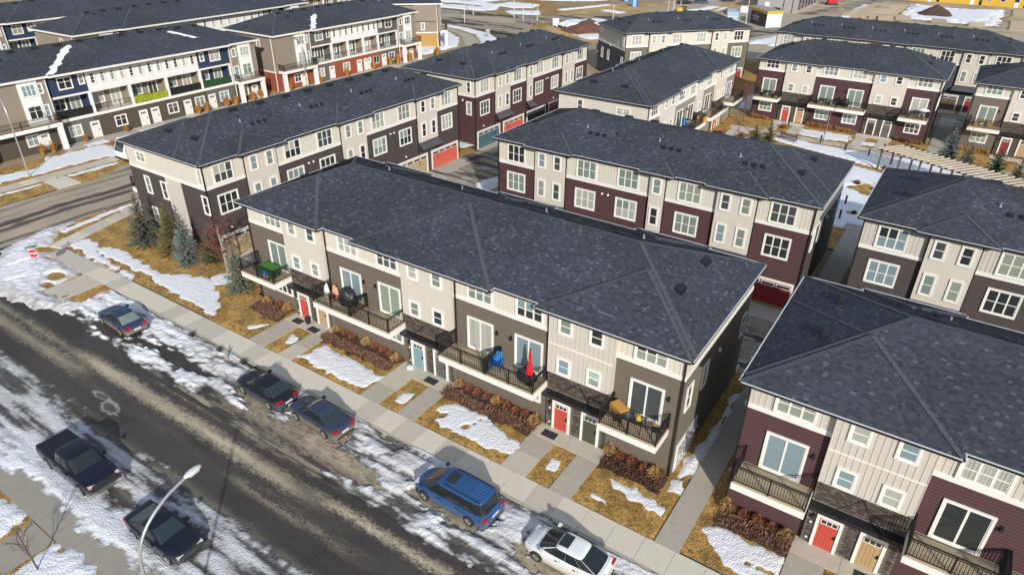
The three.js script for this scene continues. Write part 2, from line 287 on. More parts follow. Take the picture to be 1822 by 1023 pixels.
function frames(L, D) {
  const f = (ox, oz, ry) => ({ m: new THREE.Matrix4().makeRotationY(ry).setPosition(ox, 0, oz), ry });
  return { front: f(0, 0, 0), back: f(L, -D, Math.PI), right: f(L, 0, Math.PI / 2), left: f(0, -D, -Math.PI / 2) };
}
const subtract = (a, b, list) => { let segs = [[a, b]]; for (const [x0, x1] of list) segs = segs.flatMap(([s, e]) => x1 <= s || x0 >= e ? [[s, e]] : [[s, x0], [x1, e]].filter(([p, r]) => r - p > 0.02)); return segs; };
const lampGeo = new MB().box(-0.06, 0, 0, 0.06, 0.3, 0.03).box(-0.055, 0.02, 0.03, 0.055, 0.24, 0.15).geo();
const hoodGeo = new MB().box(-0.09, 0, 0, 0.09, 0.16, 0.03).tube(V(0, 0.1, 0.02), V(0, 0.02, 0.16), 0.06, 0.07, 8).geo();
// The town house row. Local x runs along the front from its left end, the front faces +z, the back stands at z = -DP.
function townhouse(o) {
  const g = thing(o.name || 'townhouse_row', o.label, 'townhouses', o.pos, o.turn || 0, o.group), L = o.L, det = o.detail || 1, Fs = frames(L, DP), bs = {}, YB = -1.0;
  let cut = 0; const b = (k, F) => { const q = k + '#' + cut, m = bs[q] || (bs[q] = new MB()); m.t = F ? F.m : null; return m; };
  const low = o.low, up = o.up || 'cream', wmat = o.wmat || 'stucco', bay = o.bayBoards || [], top = HE - 0.08;
  const band = o.band || 6.9, bandB = o.bandB || 6.15;
  // ---- front
  let x = 0, wi = 0; const F = Fs.front; const faces = o.faces || 'frlb';
  const balconies = [];
  if (o.front) o.front.forEach((s, i) => {
    const x0 = x, x1 = x + s.w; x = x1; cut++;
    if (s.k === 'G') {
      const lm = s.low || low; lap(b('lap_' + lm, F), x0, x1, YB, band, 0); b('trim', F).box(x0, band, -0.05, x1, band + 0.29, 0.045, 'b'); battens(b('up_' + (s.up || up), F), x0, x1, band + 0.29, top, 0.004);
      const cs = s.n === 2 ? [s.c0 || 2.35, s.w - (s.c1 || 1.45)] : [s.c || s.w / 2];
      cs.forEach((c, k) => {
        addWin(g, F, x0 + c, band + 0.30, 'win3', 2.0, 1.38, 0.03, det); addWin(g, F, x0 + c, 3.52, 'slider', 2.05, 2.42, 0.025, det, pick(['g_dim', 'g_green', 'g_blue', 'g_curt', 'g_green2'])); addWin(g, F, x0 + c, o.lowSill || 1.42, 'win3', 1.95, 1.45, 0.03, det);
        const a = s.n === 2 ? (k ? x0 + s.w / 2 + 0.02 : x0 + 0.02) : (i === 0 ? x0 + 0.45 : x0 + 0.05), e = s.n === 2 ? (k ? x1 - 0.05 : x0 + s.w / 2 - 0.02) : (i === 0 ? x1 - 0.05 : x1 - 0.45);
        balconies.push([a, e]);
        const lp = mesh('wall_lamp', lampGeo, 'vent', g); lp.position.set(x0 + c + (k ? -1.3 : 1.3), 5.3, 0.03);
      });
    } else {
      const z = 0.3, zb = 0.2, n2 = s.one ? 1 : 2;
      const bm = b((o.bayBoards || []).includes(wi) ? 'up_greyboard' : 'wall_' + wmat, F);
      if ((o.bayBoards || []).includes(wi)) { battens(bm, x0, x1, 4.32, top, z); b('trim', F).box(x0, 6.4, z - 0.02, x1, 6.47, z + 0.026, 'b'); } else { plane(bm, x0, x1, 4.32, top, z); b('wall_' + wmat, F).box(x0, 6.42, z, x1, 6.45, z + 0.012, 'b'); }
      proud(bm, x0, x1, 4.32, top, z);
      b('brickback', F).box(x0, YB, -0.1, x1, 4.32, zb, 'b');
      if (det >= 2) bricks(g, x0, x1, 0.12, 4.3, zb, s.one ? [x0 + s.w / 2] : [x0 + 1.1, x0 + 3.1]);
      const can = new MB(); can.box(x0 - 0.1, 2.70, zb, x1 + 0.1, 2.92, zb + 0.5); can.box(x0 - 0.14, 2.92, zb, x1 + 0.14, 2.99, zb + 0.55);
      const cm = can.build('canopy', 'gutter', g); const rods = new MB(); for (const t of [0.2, 0.8]) rods.bar(V(mix(x0, x1, 0.5), 4.15, zb + 0.02), V(mix(x0, x1, t), 2.99, zb + 0.45), 0.03); rods.build('tie_rod', 'black', cm);
      const cs = s.one ? [s.w / 2] : [1.08, 3.08];
      cs.forEach((c, k) => { addDoor(g, F, x0 + c, 0.12, (s.doors || ['red', 'dark'])[k], zb + 0.015); addWin(g, F, x0 + c + 0.02, 7.28, 'win1', 0.95, 1.2, z + 0.005, det); addWin(g, F, x0 + c + 0.02, 4.42, 'win1', 0.95, 1.25, z + 0.005, det); });
      for (const e of [0.12, s.w - 0.2]) { const ds = new MB(); ds.box(0, 0.1, 0, 0.08, 2.95, 0.07); if (e > 1) continue; }
      const lp = mesh('wall_lamp', lampGeo, 'black', g); lp.position.set(x0 + 0.28, 1.9, zb + 0.01); if (det >= 2) for (const dy of [0.45, 1.55]) { const ds = mesh('wall_disc', cached('disc', () => new MB().tube(V(0, 0, 0), V(0, 0, 0.03), 0.07, 0.06, 12).geo()), 'white', g); ds.position.set(x0 + 0.25, dy, zb + 0.012); }
      wi++;
    }
  });
  // balconies: white fascia box, plank deck, black rail
  for (const [a, e] of balconies) {
    const w = +(e - a).toFixed(2), bm = mesh('balcony', cached('balc' + w, () => new MB().box(0, 2.96, 0.02, w, 3.40, 1.80).geo()), 'trim', g); bm.position.x = a;
    mesh('deck', cached('deck' + w, () => new MB().box(0.02, 3.40, 0.02, w - 0.02, 3.46, 1.83).geo()), 'deck', bm);
    const r = mesh('railing', railGeo(w), 'railing', bm); r.position.set(0, 3.46, 1.76);
  }
  // ---- back
  x = 0; const BF = Fs.back, bw = [];
  if (o.back) [...o.back].reverse().forEach((s, i) => {   // seen from behind, left to right
    const x0 = x, x1 = x + s.w; x = x1; cut++; const lm = s.low || low;
    if (s.k === 'G') {
      lap(b('lap_' + lm, BF), x0, x1, YB, bandB, 0); b('trim', BF).box(x0, bandB, -0.05, x1, bandB + 0.29, 0.045, 'b'); battens(b('up_' + up, BF), x0, x1, bandB + 0.29, top, 0.004);
      const cs = s.cs || (s.w > 6 ? [2.2, s.w - 2.2] : [s.w / 2 - 0.1]);
      cs.forEach(c => { addWin(g, BF, x0 + c, bandB + 0.3, 'win3', 2.12, 1.85, 0.03, det); addWin(g, BF, x0 + c, 3.5, 'win3', 2.15, 1.95, 0.025, det); });
      if (s.w > 6) for (const dx of [-0.35, 0.25]) { const hd = mesh('vent_hood', hoodGeo, 'white', g); hd.applyMatrix4(BF.m.clone().multiply(new THREE.Matrix4().makeTranslation(x0 + s.w / 2 + dx, 5.35, 0.02))); }
    } else {
      const z = 0.35; const m = b('wall_' + wmat, BF); plane(m, x0, x1, 3.2, top, z); proud(m, x0, x1, 3.2, top, z); lap(b('lap_' + low, BF), x0, x1, YB, 3.2, 0);
      const cs = s.w > 2 ? [s.w * 0.235, s.w * 0.765] : [s.w / 2];
      cs.forEach(c => { addWin(g, BF, x0 + c, bandB + 0.5, 'win1', 0.9, 1.55, z + 0.005, det); addWin(g, BF, x0 + c, 3.72, 'win1', 0.9, 1.8, z + 0.005, det); });
      // small shingled skirt roof under the bay
      const sk = new MB(); sk.t = BF.m; sk.quad(V(x0 - 0.25, 2.55, 1.0), V(x1 + 0.25, 2.55, 1.0), V(x1 + 0.05, 3.15, 0.02), V(x0 - 0.05, 3.15, 0.02)); sk.quad(V(x0 - 0.25, 2.40, 1.0), V(x1 + 0.25, 2.40, 1.0), V(x1 + 0.25, 2.55, 1.0), V(x0 - 0.25, 2.55, 1.0)); sk.tri(V(x0 - 0.25, 2.42, 1.0), V(x0 - 0.25, 2.55, 1.0), V(x0 - 0.05, 3.15, 0.02)); sk.tri(V(x1 + 0.25, 2.55, 1.0), V(x1 + 0.25, 2.42, 1.0), V(x1 + 0.05, 3.15, 0.02)); sk.quad(V(x0 - 0.25, 2.41, 0.0), V(x1 + 0.25, 2.41, 0.0), V(x1 + 0.25, 2.41, 1.0), V(x0 - 0.25, 2.41, 1.0));
      sk.build('awning', 'capshingle', g);
      bw.push([L - x1, L - x0]);
    }
    if (s.k !== 'G') for (const e of [x0 - 0.05, x1 + 0.05]) cut++, b('downspout', BF).box(e - 0.045, 0.2, 0.02, e + 0.045, top, 0.1, 'b');
  });
  if (o.garages) o.garages.forEach((c, i) => { if (c) { const uw = L / o.garages.length; addGarage(g, BF, uw * (o.garages.length - 1 - i) + uw / 2, -0.86, 5.0, c, 0.03); const hd = mesh('vent_hood', hoodGeo, 'white', g); hd.applyMatrix4(BF.m.clone().multiply(new THREE.Matrix4().makeTranslation(uw * (o.garages.length - 1 - i) + uw / 2 - 1.2, 2.0, 0.03))); } });
  // ---- gables
  for (const [k, FF] of [['left', Fs.left], ['right', Fs.right]]) {
    cut++; const s = o[k] || {}, lm = s.low || low, m = s.band || band;
    lap(b('lap_' + lm, FF), 0, DP, YB, m, 0); b('trim', FF).box(0, m, -0.05, DP, m + 0.29, 0.045, 'b'); const ub = b('up_' + (s.up || up), FF); plane(ub, 0, DP, m + 0.29, top, 0.004);
    for (const [c, y, t, w, h] of s.wins || []) addWin(g, FF, c, y, t, w, h, 0.03, det);
    for (const [a, e, y0, y1] of s.chase || []) b('up_greyboard', FF).box(a, y0, 0, e, y1, 0.06, 'b');
    const lp = mesh('wall_lamp', lampGeo, 'white', g); lp.applyMatrix4(FF.m.clone().multiply(new THREE.Matrix4().makeTranslation(s.lampx || 5.8, 5.5, 0.03)));
  }
  // corner boards and downspouts
  for (const [k, FF, at] of [['front', Fs.front, [0.06, L - 0.06]], ['back', Fs.back, [0.06, L - 0.06]]]) for (const e of at) cut++, b('downspout', FF).box(e - 0.05, -0.2, 0.03, e + 0.05, top, 0.12, 'b');
  if (o.spouts) for (const e of o.spouts) cut++, b('downspout', Fs.front).box(e - 0.045, 3.3, 0.02, e + 0.045, top, 0.11, 'b');
  // ---- roof
  const zf = 0.06, zfw = o.zfw || 0.58, zb = -DP - 0.42, fw = o.fwd || [], bk = (o.bfwd || bw.map(([a, e]) => [a - 0.95, e + 0.95])).map(([a, e]) => [Math.max(a, -OV + 0.02), Math.min(e, L + OV - 0.02)]);
  const rects = [[-OV, L + OV, zf, zb]];
  for (const [a, e] of fw) rects.push([a, e, zfw, zfw - Math.min(e - a, DP)]);
  for (const [a, e] of bk) { const w = e - a; rects.push([a, e, -DP - 0.8 + w, -DP - 0.8]); }
  const rf = hipRoof(g, rects, HE, { plain: o.plainRoof });
  let so = new MB(); const soff = () => { so.build('soffit', 'soffit', g); so = new MB(); };
  const gut = (x0, z0, x1, z1, nx, nz) => { const gm = new MB(), dm = new MB(); gm.box(Math.min(x0, x1, x0 + nx * 0.12, x1 + nx * 0.12), HE - 0.17, Math.min(z0, z1, z0 + nz * 0.12, z1 + nz * 0.12), Math.max(x0, x1, x0 + nx * 0.12, x1 + nx * 0.12), HE - 0.015, Math.max(z0, z1, z0 + nz * 0.12, z1 + nz * 0.12)); dm.box(Math.min(x0 + nx * 0.07, x1 + nx * 0.07, x0 + nx * 0.13, x1 + nx * 0.13), HE - 0.03, Math.min(z0 + nz * 0.07, z1 + nz * 0.07, z0 + nz * 0.13, z1 + nz * 0.13), Math.max(x0 + nx * 0.07, x1 + nx * 0.07, x0 + nx * 0.13, x1 + nx * 0.13), HE + 0.004, Math.max(z0 + nz * 0.07, z1 + nz * 0.07, z0 + nz * 0.13, z1 + nz * 0.13)); gm.build('gutter', 'gutter', g); dm.build('drip_edge', 'drip', g); };
  for (const [s, e] of subtract(-OV, L + OV, fw)) gut(s, zf, e, zf, 0, 1);
  for (const [s, e] of fw) { gut(s, zfw, e, zfw, 0, 1); if (s > 0) gut(s, zf + 0.13, s, zfw, -1, 0); if (e < L) gut(e, zf + 0.13, e, zfw, 1, 0); so.box(s + 0.01, HE - 0.16, zf - 0.3, e - 0.01, HE - 0.12, zfw - 0.005); soff(); }
  for (const [s, e] of subtract(-OV, L + OV, bk)) gut(s, zb, e, zb, 0, -1);
  for (const [s, e] of bk) { gut(s, -DP - 0.8, e, -DP - 0.8, 0, -1); gut(s, zb - 0.13, s, -DP - 0.8, -1, 0); gut(e, zb - 0.13, e, -DP - 0.8, 1, 0); so.box(s + 0.01, HE - 0.16, -DP - 0.795, e - 0.01, HE - 0.12, -DP); soff(); }
  gut(-OV, fw.length && fw[0][0] <= 0 ? zfw : zf, -OV, zb, -1, 0); gut(L + OV, fw.length && fw[fw.length - 1][1] >= L ? zfw : zf, L + OV, zb, 1, 0);
  so.box(-OV + 0.005, HE - 0.15, zb + 0.005, L + OV - 0.005, HE - 0.11, zf - 0.005);
  soff();
  { let bx = 0; const bg = cached('bracket', () => { const m = new MB(); m.poly([V(-0.06, 0, 0), V(0.06, 0, 0), V(0.06, 0.42, 0.42), V(-0.06, 0.42, 0.42)]); m.tri(V(-0.06, 0, 0), V(-0.06, 0.42, 0.42), V(-0.06, 0.42, 0)); m.tri(V(0.06, 0, 0), V(0.06, 0.42, 0), V(0.06, 0.42, 0.42)); return m.geo(); }); for (const s of o.front || []) { if (s.k === 'G') for (const q of s.n === 2 ? [0.5, s.w / 2, s.w - 0.35] : [0.45, s.w - 0.45]) { if (!fw.some(([a, e]) => bx + q > a && bx + q < e)) continue; const m = mesh('bracket', bg, 'cream', g); m.position.set(bx + q, HE - 0.56, 0.03); } bx += s.w; } }
  // vents: box vents along the ridge, threes of hoods on the slopes, plumbing stacks
  const put = (nm, geo, m, lx, lz, ry = 0, sc = 1) => { const v = mesh(nm, geo, m, rf.roof); v.position.set(lx, rf.height(lx, lz) + 0.01, lz); v.rotation.y = ry; v.scale.setScalar(sc); v.rotation.x = 0; return v; };
  const ridge = (zf + zb) / 2;
  if (!o.noVents) {
    for (let s = 7.2; s < L - 6; s += 3.05) { put('roof_vent', ridgeVentGeo, 'vent', s + R(-0.3, 0.3), ridge + (o.ventSide || -1) * 0.5); }
    for (let s = 5.2; s < L - 4; s += o.tri || 7.3) { for (let k = 0; k < 3; k++) put('roof_vent', ventGeo, 'vent', s + k * 0.72, ridge + (o.triSide || -1) * 3.1, 0, 1); put('vent_pipe', pipeGeo, 'pipe', s + 2.2, ridge + (o.triSide || -1) * 2.3); put('vent_pipe', pipeGeo, 'vent', s - 1.1, ridge + (o.triSide || -1) * 2.6); }
    for (const e of [2.3, L - 2.3]) { put('roof_vent', ridgeVentGeo, 'vent', e, ridge + 1.9, Math.PI / 2); put('roof_vent', ridgeVentGeo, 'vent', e, ridge - 2.2, Math.PI / 2); }
  }
  // ---- walls
  const nm = { lap_: 'lap_siding', up_: 'board_siding', wall_: 'wall' };
  for (const kk in bs) { const k = kk.split('#')[0], q = bs[kk]; if (k === 'trim') q.build('trim_band', 'trim', g); else if (k === 'downspout') q.build('downspout', 'black', g); else if (k === 'brickback') q.build('brick_wall', o.brickMat || 'mortar', g); else { const p = Object.keys(nm).find(z => k.startsWith(z)), m = q.build(nm[p], k.slice(p.length), g); if (m && p !== 'wall_') m.userData.kind = 'stuff'; } }
  const slab = new MB().box(0.02, YB - 0.3, -DP + 0.02, L - 0.02, YB, -0.02); slab.build('foundation', 'concrete3', g);
  return { g, rf, Fs };
}
function bricks(g, x0, x1, y0, y1, z, doors) {
  const m = [], c = [], mt = new THREE.Matrix4(); let k = 0;
  for (let y = y0 + 0.04; y < y1; y += 0.082, k++) for (let x = x0 + (k % 2 ? 0.11 : 0.0); x < x1 + 0.02; x += 0.222) {
    if (x < x0 + 0.09 || x > x1 - 0.09) continue; if (y < 2.35 && doors.some(d => Math.abs(x - d) < 0.7)) continue; if (y > 2.66 && y < 3.03) continue;
    mt.makeTranslation(x, y, z + R(-0.004, 0.004)); m.push(...mt.elements); const t = rnd(), b = t < 0.3 ? [0.055, 0.043, 0.034] : t < 0.65 ? [0.078, 0.063, 0.05] : t < 0.9 ? [0.105, 0.087, 0.07] : [0.155, 0.13, 0.105]; c.push(...b);
  }
  const im = new THREE.InstancedMesh(brickGeo, M.brick, m.length / 16); im.instanceMatrix.array.set(m); im.instanceColor = new THREE.InstancedBufferAttribute(new Float32Array(c), 3); im.name = 'brick'; im.userData.kind = 'stuff'; im.castShadow = im.receiveShadow = true; g.add(im);
}
// ------------------------------------------------------------------ the town house rows
const G1 = w => ({ k: 'G', w, n: 1 }), G2 = w => ({ k: 'G', w, n: 2 }), W = (w, doors, one) => ({ k: 'W', w, doors, one });
const sideWins = [[1.0, 4.4, 'win1', 0.9, 1.75], [3.5, 4.35, 'win1', 0.9, 1.75], [10.7, 3.9, 'win1', 0.9, 1.75]];
const back5 = [G1(4.5), W(3.2), G2(8.6), W(1.3), G1(4.65), W(3.2), G1(4.5)];
const back6 = [G1(4.5), W(3.4), G2(8.7), W(3.4), G2(8.6), W(3.4), G1(4.4)];
const A = townhouse({ label: 'brown and cream townhouse row along the street, a closed red umbrella on one balcony', pos: [-35.83, 0, 0], L: 35.83, low: 'brown', detail: 2, bayBoards: [2],
  front: [{ ...G1(4.43), c: 3.12 }, W(4.17, ['red', 'sand']), { ...G2(7.5), c0: 2.4, c1: 1.4 }, W(4.25, ['blue', 'grey']), { ...G2(7.25), c0: 2.1, c1: 1.5 }, W(4.25, ['red', 'olive']), { ...G1(3.98), c: 2.0 }],
  back: back6, fwd: [[-OV, 8.65], [11.9, 23.55], [26.8, 35.83 + OV]], right: { low: 'olive', wins: sideWins }, left: { wins: sideWins }, ventSide: -1, triSide: -1, spouts: [8.75, 16.0, 20.5, 27.45], garages: ['tan', 'dark', 'wine', 'teal', 'tan', 'red'] });
const C = townhouse({ label: 'maroon and cream townhouse row at the lower right corner, coral red and tan front doors', pos: [3.25, 0, 0.12], L: 35.83, low: 'maroon', up: 'greyboard', detail: 2, bayBoards: [0, 1, 2],
  front: [{ ...G1(4.1), c: 2.3 }, W(4.2, ['red', 'tan']), { ...G2(7.4), c0: 1.8, c1: 1.5 }, W(4.25, ['blue', 'grey']), G2(7.4), W(4.25, ['red', 'olive']), G1(4.23)],
  back: back6, fwd: [[-OV, 9.05], [12.0, 23.5], [26.8, 35.83 + OV]], left: { low: 'maroon', wins: sideWins }, right: {}, garages: ['tan', 'dark', 'wine', 'teal', 'tan', 'red'] });
const B = townhouse({ label: 'maroon and cream townhouse row in the middle, dark red garage at its right end', pos: [0.9, 0, -36.25], turn: Math.PI, L: 29.97, low: 'maroon', detail: 2, band: 6.15,
  front: [G1(4.35), W(4.2, ['tan', 'dark']), G2(8.4), W(4.2, ['red', 'tan']), G1(8.82)], back: back5.slice().reverse(), fwd: [[-OV, 9.2], [17, 30.3]], left: { low: 'dkbrown', up: 'greyboard', wins: sideWins }, garages: ['wine', 'tan', 'teal', 'dark', 'red'], triSide: -1, ventSide: 1 });
const E_ = townhouse({ label: 'dark brown and cream townhouse row at the right edge, below the pergola', pos: [34.2, 0, -36.25], turn: Math.PI, L: 29.97, low: 'dkbrown', detail: 2, band: 6.15, up: 'greyboard',
  front: [G1(4.35), W(4.2, ['tan', 'dark']), G2(8.4), W(4.2, ['red', 'tan']), G1(8.82)], back: back5.slice().reverse(), fwd: [[-OV, 9.2], [17, 30.3]], garages: ['wine', 'tan', 'teal', 'dark', 'red'], right: { wins: sideWins }, triSide: -1, ventSide: 1 });
const B1 = townhouse({ label: 'dark brown and cream townhouse row beside the spruces, salmon garage door at its far end', pos: [-57.6, 0, -39.3], turn: -Math.PI / 2, L: 36.45, low: 'dkbrown', detail: 2, band: 6.2,
  front: [G1(4.35), W(4.2, ['tan', 'dark']), G2(7.4), W(4.2, ['red', 'tan']), G2(7.4), W(4.2), G1(4.7)], back: back6, fwd: [[-OV, 9], [12, 23.5], [27.5, 36.8]],
  right: { low: 'dkbrown', wins: [[2.4, 6.95, 'win2', 1.6, 1.1], [2.55, 3.85, 'win1', 0.92, 1.85], [5.25, 3.85, 'win1', 0.92, 1.85], [11.6, 3.85, 'win1', 0.9, 1.85], [11.55, 6.6, 'win1', 0.75, 1.7], [2.55, 0.9, 'win1', 0.92, 1.6]], chase: [[5.75, 8.2, -1, 6.2]] }, garages: ['salmon', 'sand', 'dark', 'teal', 'tan', 'sand'], triSide: -1, ventSide: -1 });
const B2 = townhouse({ label: 'maroon and cream townhouse row with teal, red and navy garage doors', pos: [-57.6, 0, -73.6], turn: -Math.PI / 2, L: 30.75, low: 'maroon', detail: 2, band: 6.2,
  front: [G1(4.35), W(4.2, ['tan', 'dark']), G2(8.4), W(4.2), G1(9.6)], back: [G1(4.6), W(3.4), G2(8.9), W(1.3), G1(4.65), W(3.25), G1(4.65)], fwd: [[-OV, 9], [17.5, 31.1]],
  right: { low: 'maroon', wins: [[10.9, 3.8, 'win1', 0.9, 1.8], [10.9, 6.65, 'win1', 0.8, 1.6]], lampx: 9.9 }, garages: ['tan', 'wine', 'dark', 'salmon', 'teal'].reverse().reverse(), triSide: -1, ventSide: 1 });
const B4 = townhouse({ label: 'cream townhouse row in the middle distance, its balconies facing the courtyard', pos: [-21.9, 0, -44.0], turn: Math.PI / 2, L: 31.8, low: 'taupe', band: 6.7, up: 'cream', brickMat: 'darkstone',
  front: [{ ...G1(3.6), c: 1.8 }, W(4.3, ['tan', 'dark']), G2(7.6), W(2.2, ['red'], true), G1(5.2), W(4.2, ['red', 'tan']), G1(4.7)], back: back5, fwd: [[-OV, 8.6], [15.0, 19.2], [22.5, 32.1]],
  left: { low: 'olive', band: 5.2, wins: [[3.0, 6.6, 'win1', 0.9, 1.5], [8.7, 6.9, 'win2', 1.9, 1.0]] }, ventSide: -1, tri: 8 });
const D1 = townhouse({ label: 'maroon and cream townhouse row facing the courtyard, red front door at left', pos: [-19.4, 0.1, -78.5], L: 24.1, low: 'maroon', band: 7.0, brickMat: 'darkstone', up: 'cream', lowSill: 1.05,
  front: [G1(4.1), W(4.2, ['red', 'tan']), { ...G2(7.6), c0: 1.9, c1: 1.9 }, W(4.2, ['dark', 'grey']), G1(4.0)], back: [G1(4.5), W(3.3), G2(8.6), W(3.3), G1(4.4)], fwd: [[-OV, 9.3], [14.9, 24.45]], right: { low: 'maroon', wins: sideWins } });
const Dr = townhouse({ label: 'olive and cream townhouse row at the right edge behind spruces, wine red front door', pos: [8.5, 0.1, -79.2], L: 24.1, low: 'olive', band: 7.0, brickMat: 'darkstone', up: 'cream', lowSill: 1.05,
  front: [G1(4.1), W(4.2, ['wine', 'tan']), G2(7.6), W(4.2, ['dark', 'grey']), G1(4.0)], back: [G1(4.5), W(3.3), G2(8.6), W(3.3), G1(4.4)], fwd: [[-OV, 9.3], [14.9, 24.45]], left: { low: 'slate', wins: sideWins } });
const D2 = townhouse({ label: 'long dark roofed townhouse row at the back, beside the building lots', pos: [13.2, 0, -116.8], turn: Math.PI, L: 37.2, low: 'slate', band: 6.15,
  front: [G1(4.35), W(4.2), G2(8.4), W(4.2), G1(16)], back: [G1(4.4), W(3.4), G2(8.7), W(3.4), G2(9.3), W(3.4), G1(4.6)], garages: ['wine', 'brownd', 'wine', 'tan', 'dark', 'tan'], triSide: -1, ventSide: 1, tri: 5 });
const B3 = townhouse({ label: 'olive and cream townhouse row set at an angle, dark gable towards the road', pos: [-38.14, 0, -113.3], turn: -2.2602, L: 25.2, low: 'olive', band: 6.15,
  front: [G1(4.35), W(4.2), G2(8.4), W(4.2), G1(4.05)], back: [G1(4.6), W(3.4), G2(9.2), W(3.4), G1(4.6)], right: { low: 'slate', up: 'greyboard', band: 5.6, wins: [[2.2, 2.8, 'win1', 0.85, 1.9], [5.0, 2.8, 'win1', 0.85, 1.9], [11.0, 2.6, 'win1', 0.8, 1.9], [1.6, 7.2, 'win2', 1.6, 0.9], [11.2, 6.2, 'win1', 0.7, 1.7]] }, garages: ['wine', 'tan', 'dark', 'tan'], triSide: -1, ventSide: 1, tri: 6 });
// ------------------------------------------------------------------ the ground
const grassTex = tex(512, 512, (u, v) => { const a = fbm(u * 6, v * 6, 41, 4, 6), b = fbm(u * 60, v * 60, 43, 3, 60), c = fbm(u * 24, v * 24, 48, 3, 24); let k = mix3([0.20, 0.11, 0.026], [0.62, 0.37, 0.105], clamp(-0.35 + 1.6 * (0.6 * a + 0.4 * b))); k = mix3(k, [0.13, 0.10, 0.035], clamp((c - 0.5) * 4) * 0.6); return k.map(q => q * (0.72 + 0.56 * b)); }, 1 / 6);
std('grass', [1, 1, 1], 0.97, { map: grassTex, bumpMap: tex(512, 512, (u, v) => fbm(u * 90, v * 90, 5, 3, 90), 1 / 6, false), bumpScale: 0.05 });
const landTex = tex(1024, 1024, (u, v) => { const x = u * 16, z = v * 16, a = fbm(x * 0.5, z * 0.5, 61, 5, 8), b = fbm(x * 4, z * 4, 63, 3, 64), sn = fbm(x * 0.25 + 9, z * 0.5, 71, 5, 0); let k = mix3([0.20, 0.15, 0.085], [0.42, 0.33, 0.20], clamp(a * 0.7 + b * 0.5 - 0.1)); k = mix3(k, [0.30, 0.17, 0.045], sstep(0.5, 0.62, fbm(x * 0.3, z * 0.3, 83, 3, 0))); return k; }, 1 / 120);
std('land', [1, 1, 1], 0.97, { map: landTex });
const inLane = (x, z) => (x > -46.5 && x < -35 && z < -1.8 && z > -91) || (x > -46.5 && x < 60 && z < -10.5 && z > -26) || (x > -30 && x < 60 && z < -93 && z > -107);
{
  const xs = [], zs = []; for (let x = -260; x <= 140; x += 2) xs.push(x); for (let z = -330; z <= 70; z += 2) zs.push(z);
  xs.unshift(-4000, -1200, -500); xs.push(400, 1200, 4000); zs.unshift(-4000, -1400, -600); zs.push(250, 1000, 3000);
  const p = [], u = [], ix = []; for (const z of zs) for (const x of xs) { p.push(x, inLane(x, z) ? -0.92 : 0, z); u.push(x, z); }
  for (let j = 0; j < zs.length - 1; j++) for (let i = 0; i < xs.length - 1; i++) { const a = j * xs.length + i, c = a + xs.length; ix.push(a, c, a + 1, a + 1, c, c + 1); }
  const g = new THREE.BufferGeometry(); g.setAttribute('position', new THREE.Float32BufferAttribute(p, 3)); g.setAttribute('uv', new THREE.Float32BufferAttribute(u, 2)); g.setIndex(ix); g.computeVertexNormals(); struct('ground', g, 'land');
}
// a flat sheet of any outline, its texture laid out in metres or over its own bounds
function sheet(name, pts, y, m, o = {}) {
  const s = new THREE.Shape(pts.map(([x, z]) => new THREE.Vector2(x, -z))), g = o.th ? new THREE.ExtrudeGeometry(s, { depth: o.th, bevelEnabled: false }) : new THREE.ShapeGeometry(s);
  g.rotateX(-Math.PI / 2); g.translate(0, o.th ? y - o.th : y, 0);
  const p = g.attributes.position, uv = g.attributes.uv; for (let i = 0; i < p.count; i++) o.b ? uv.setXY(i, (p.getX(i) - o.b[0]) / (o.b[1] - o.b[0]), (p.getZ(i) - o.b[2]) / (o.b[3] - o.b[2])) : uv.setXY(i, p.getX(i), p.getZ(i));
  return struct(name, g, m, o.label);
}
const rect = (x0, x1, z0, z1) => [[x0, z0], [x1, z0], [x1, z1], [x0, z1]];
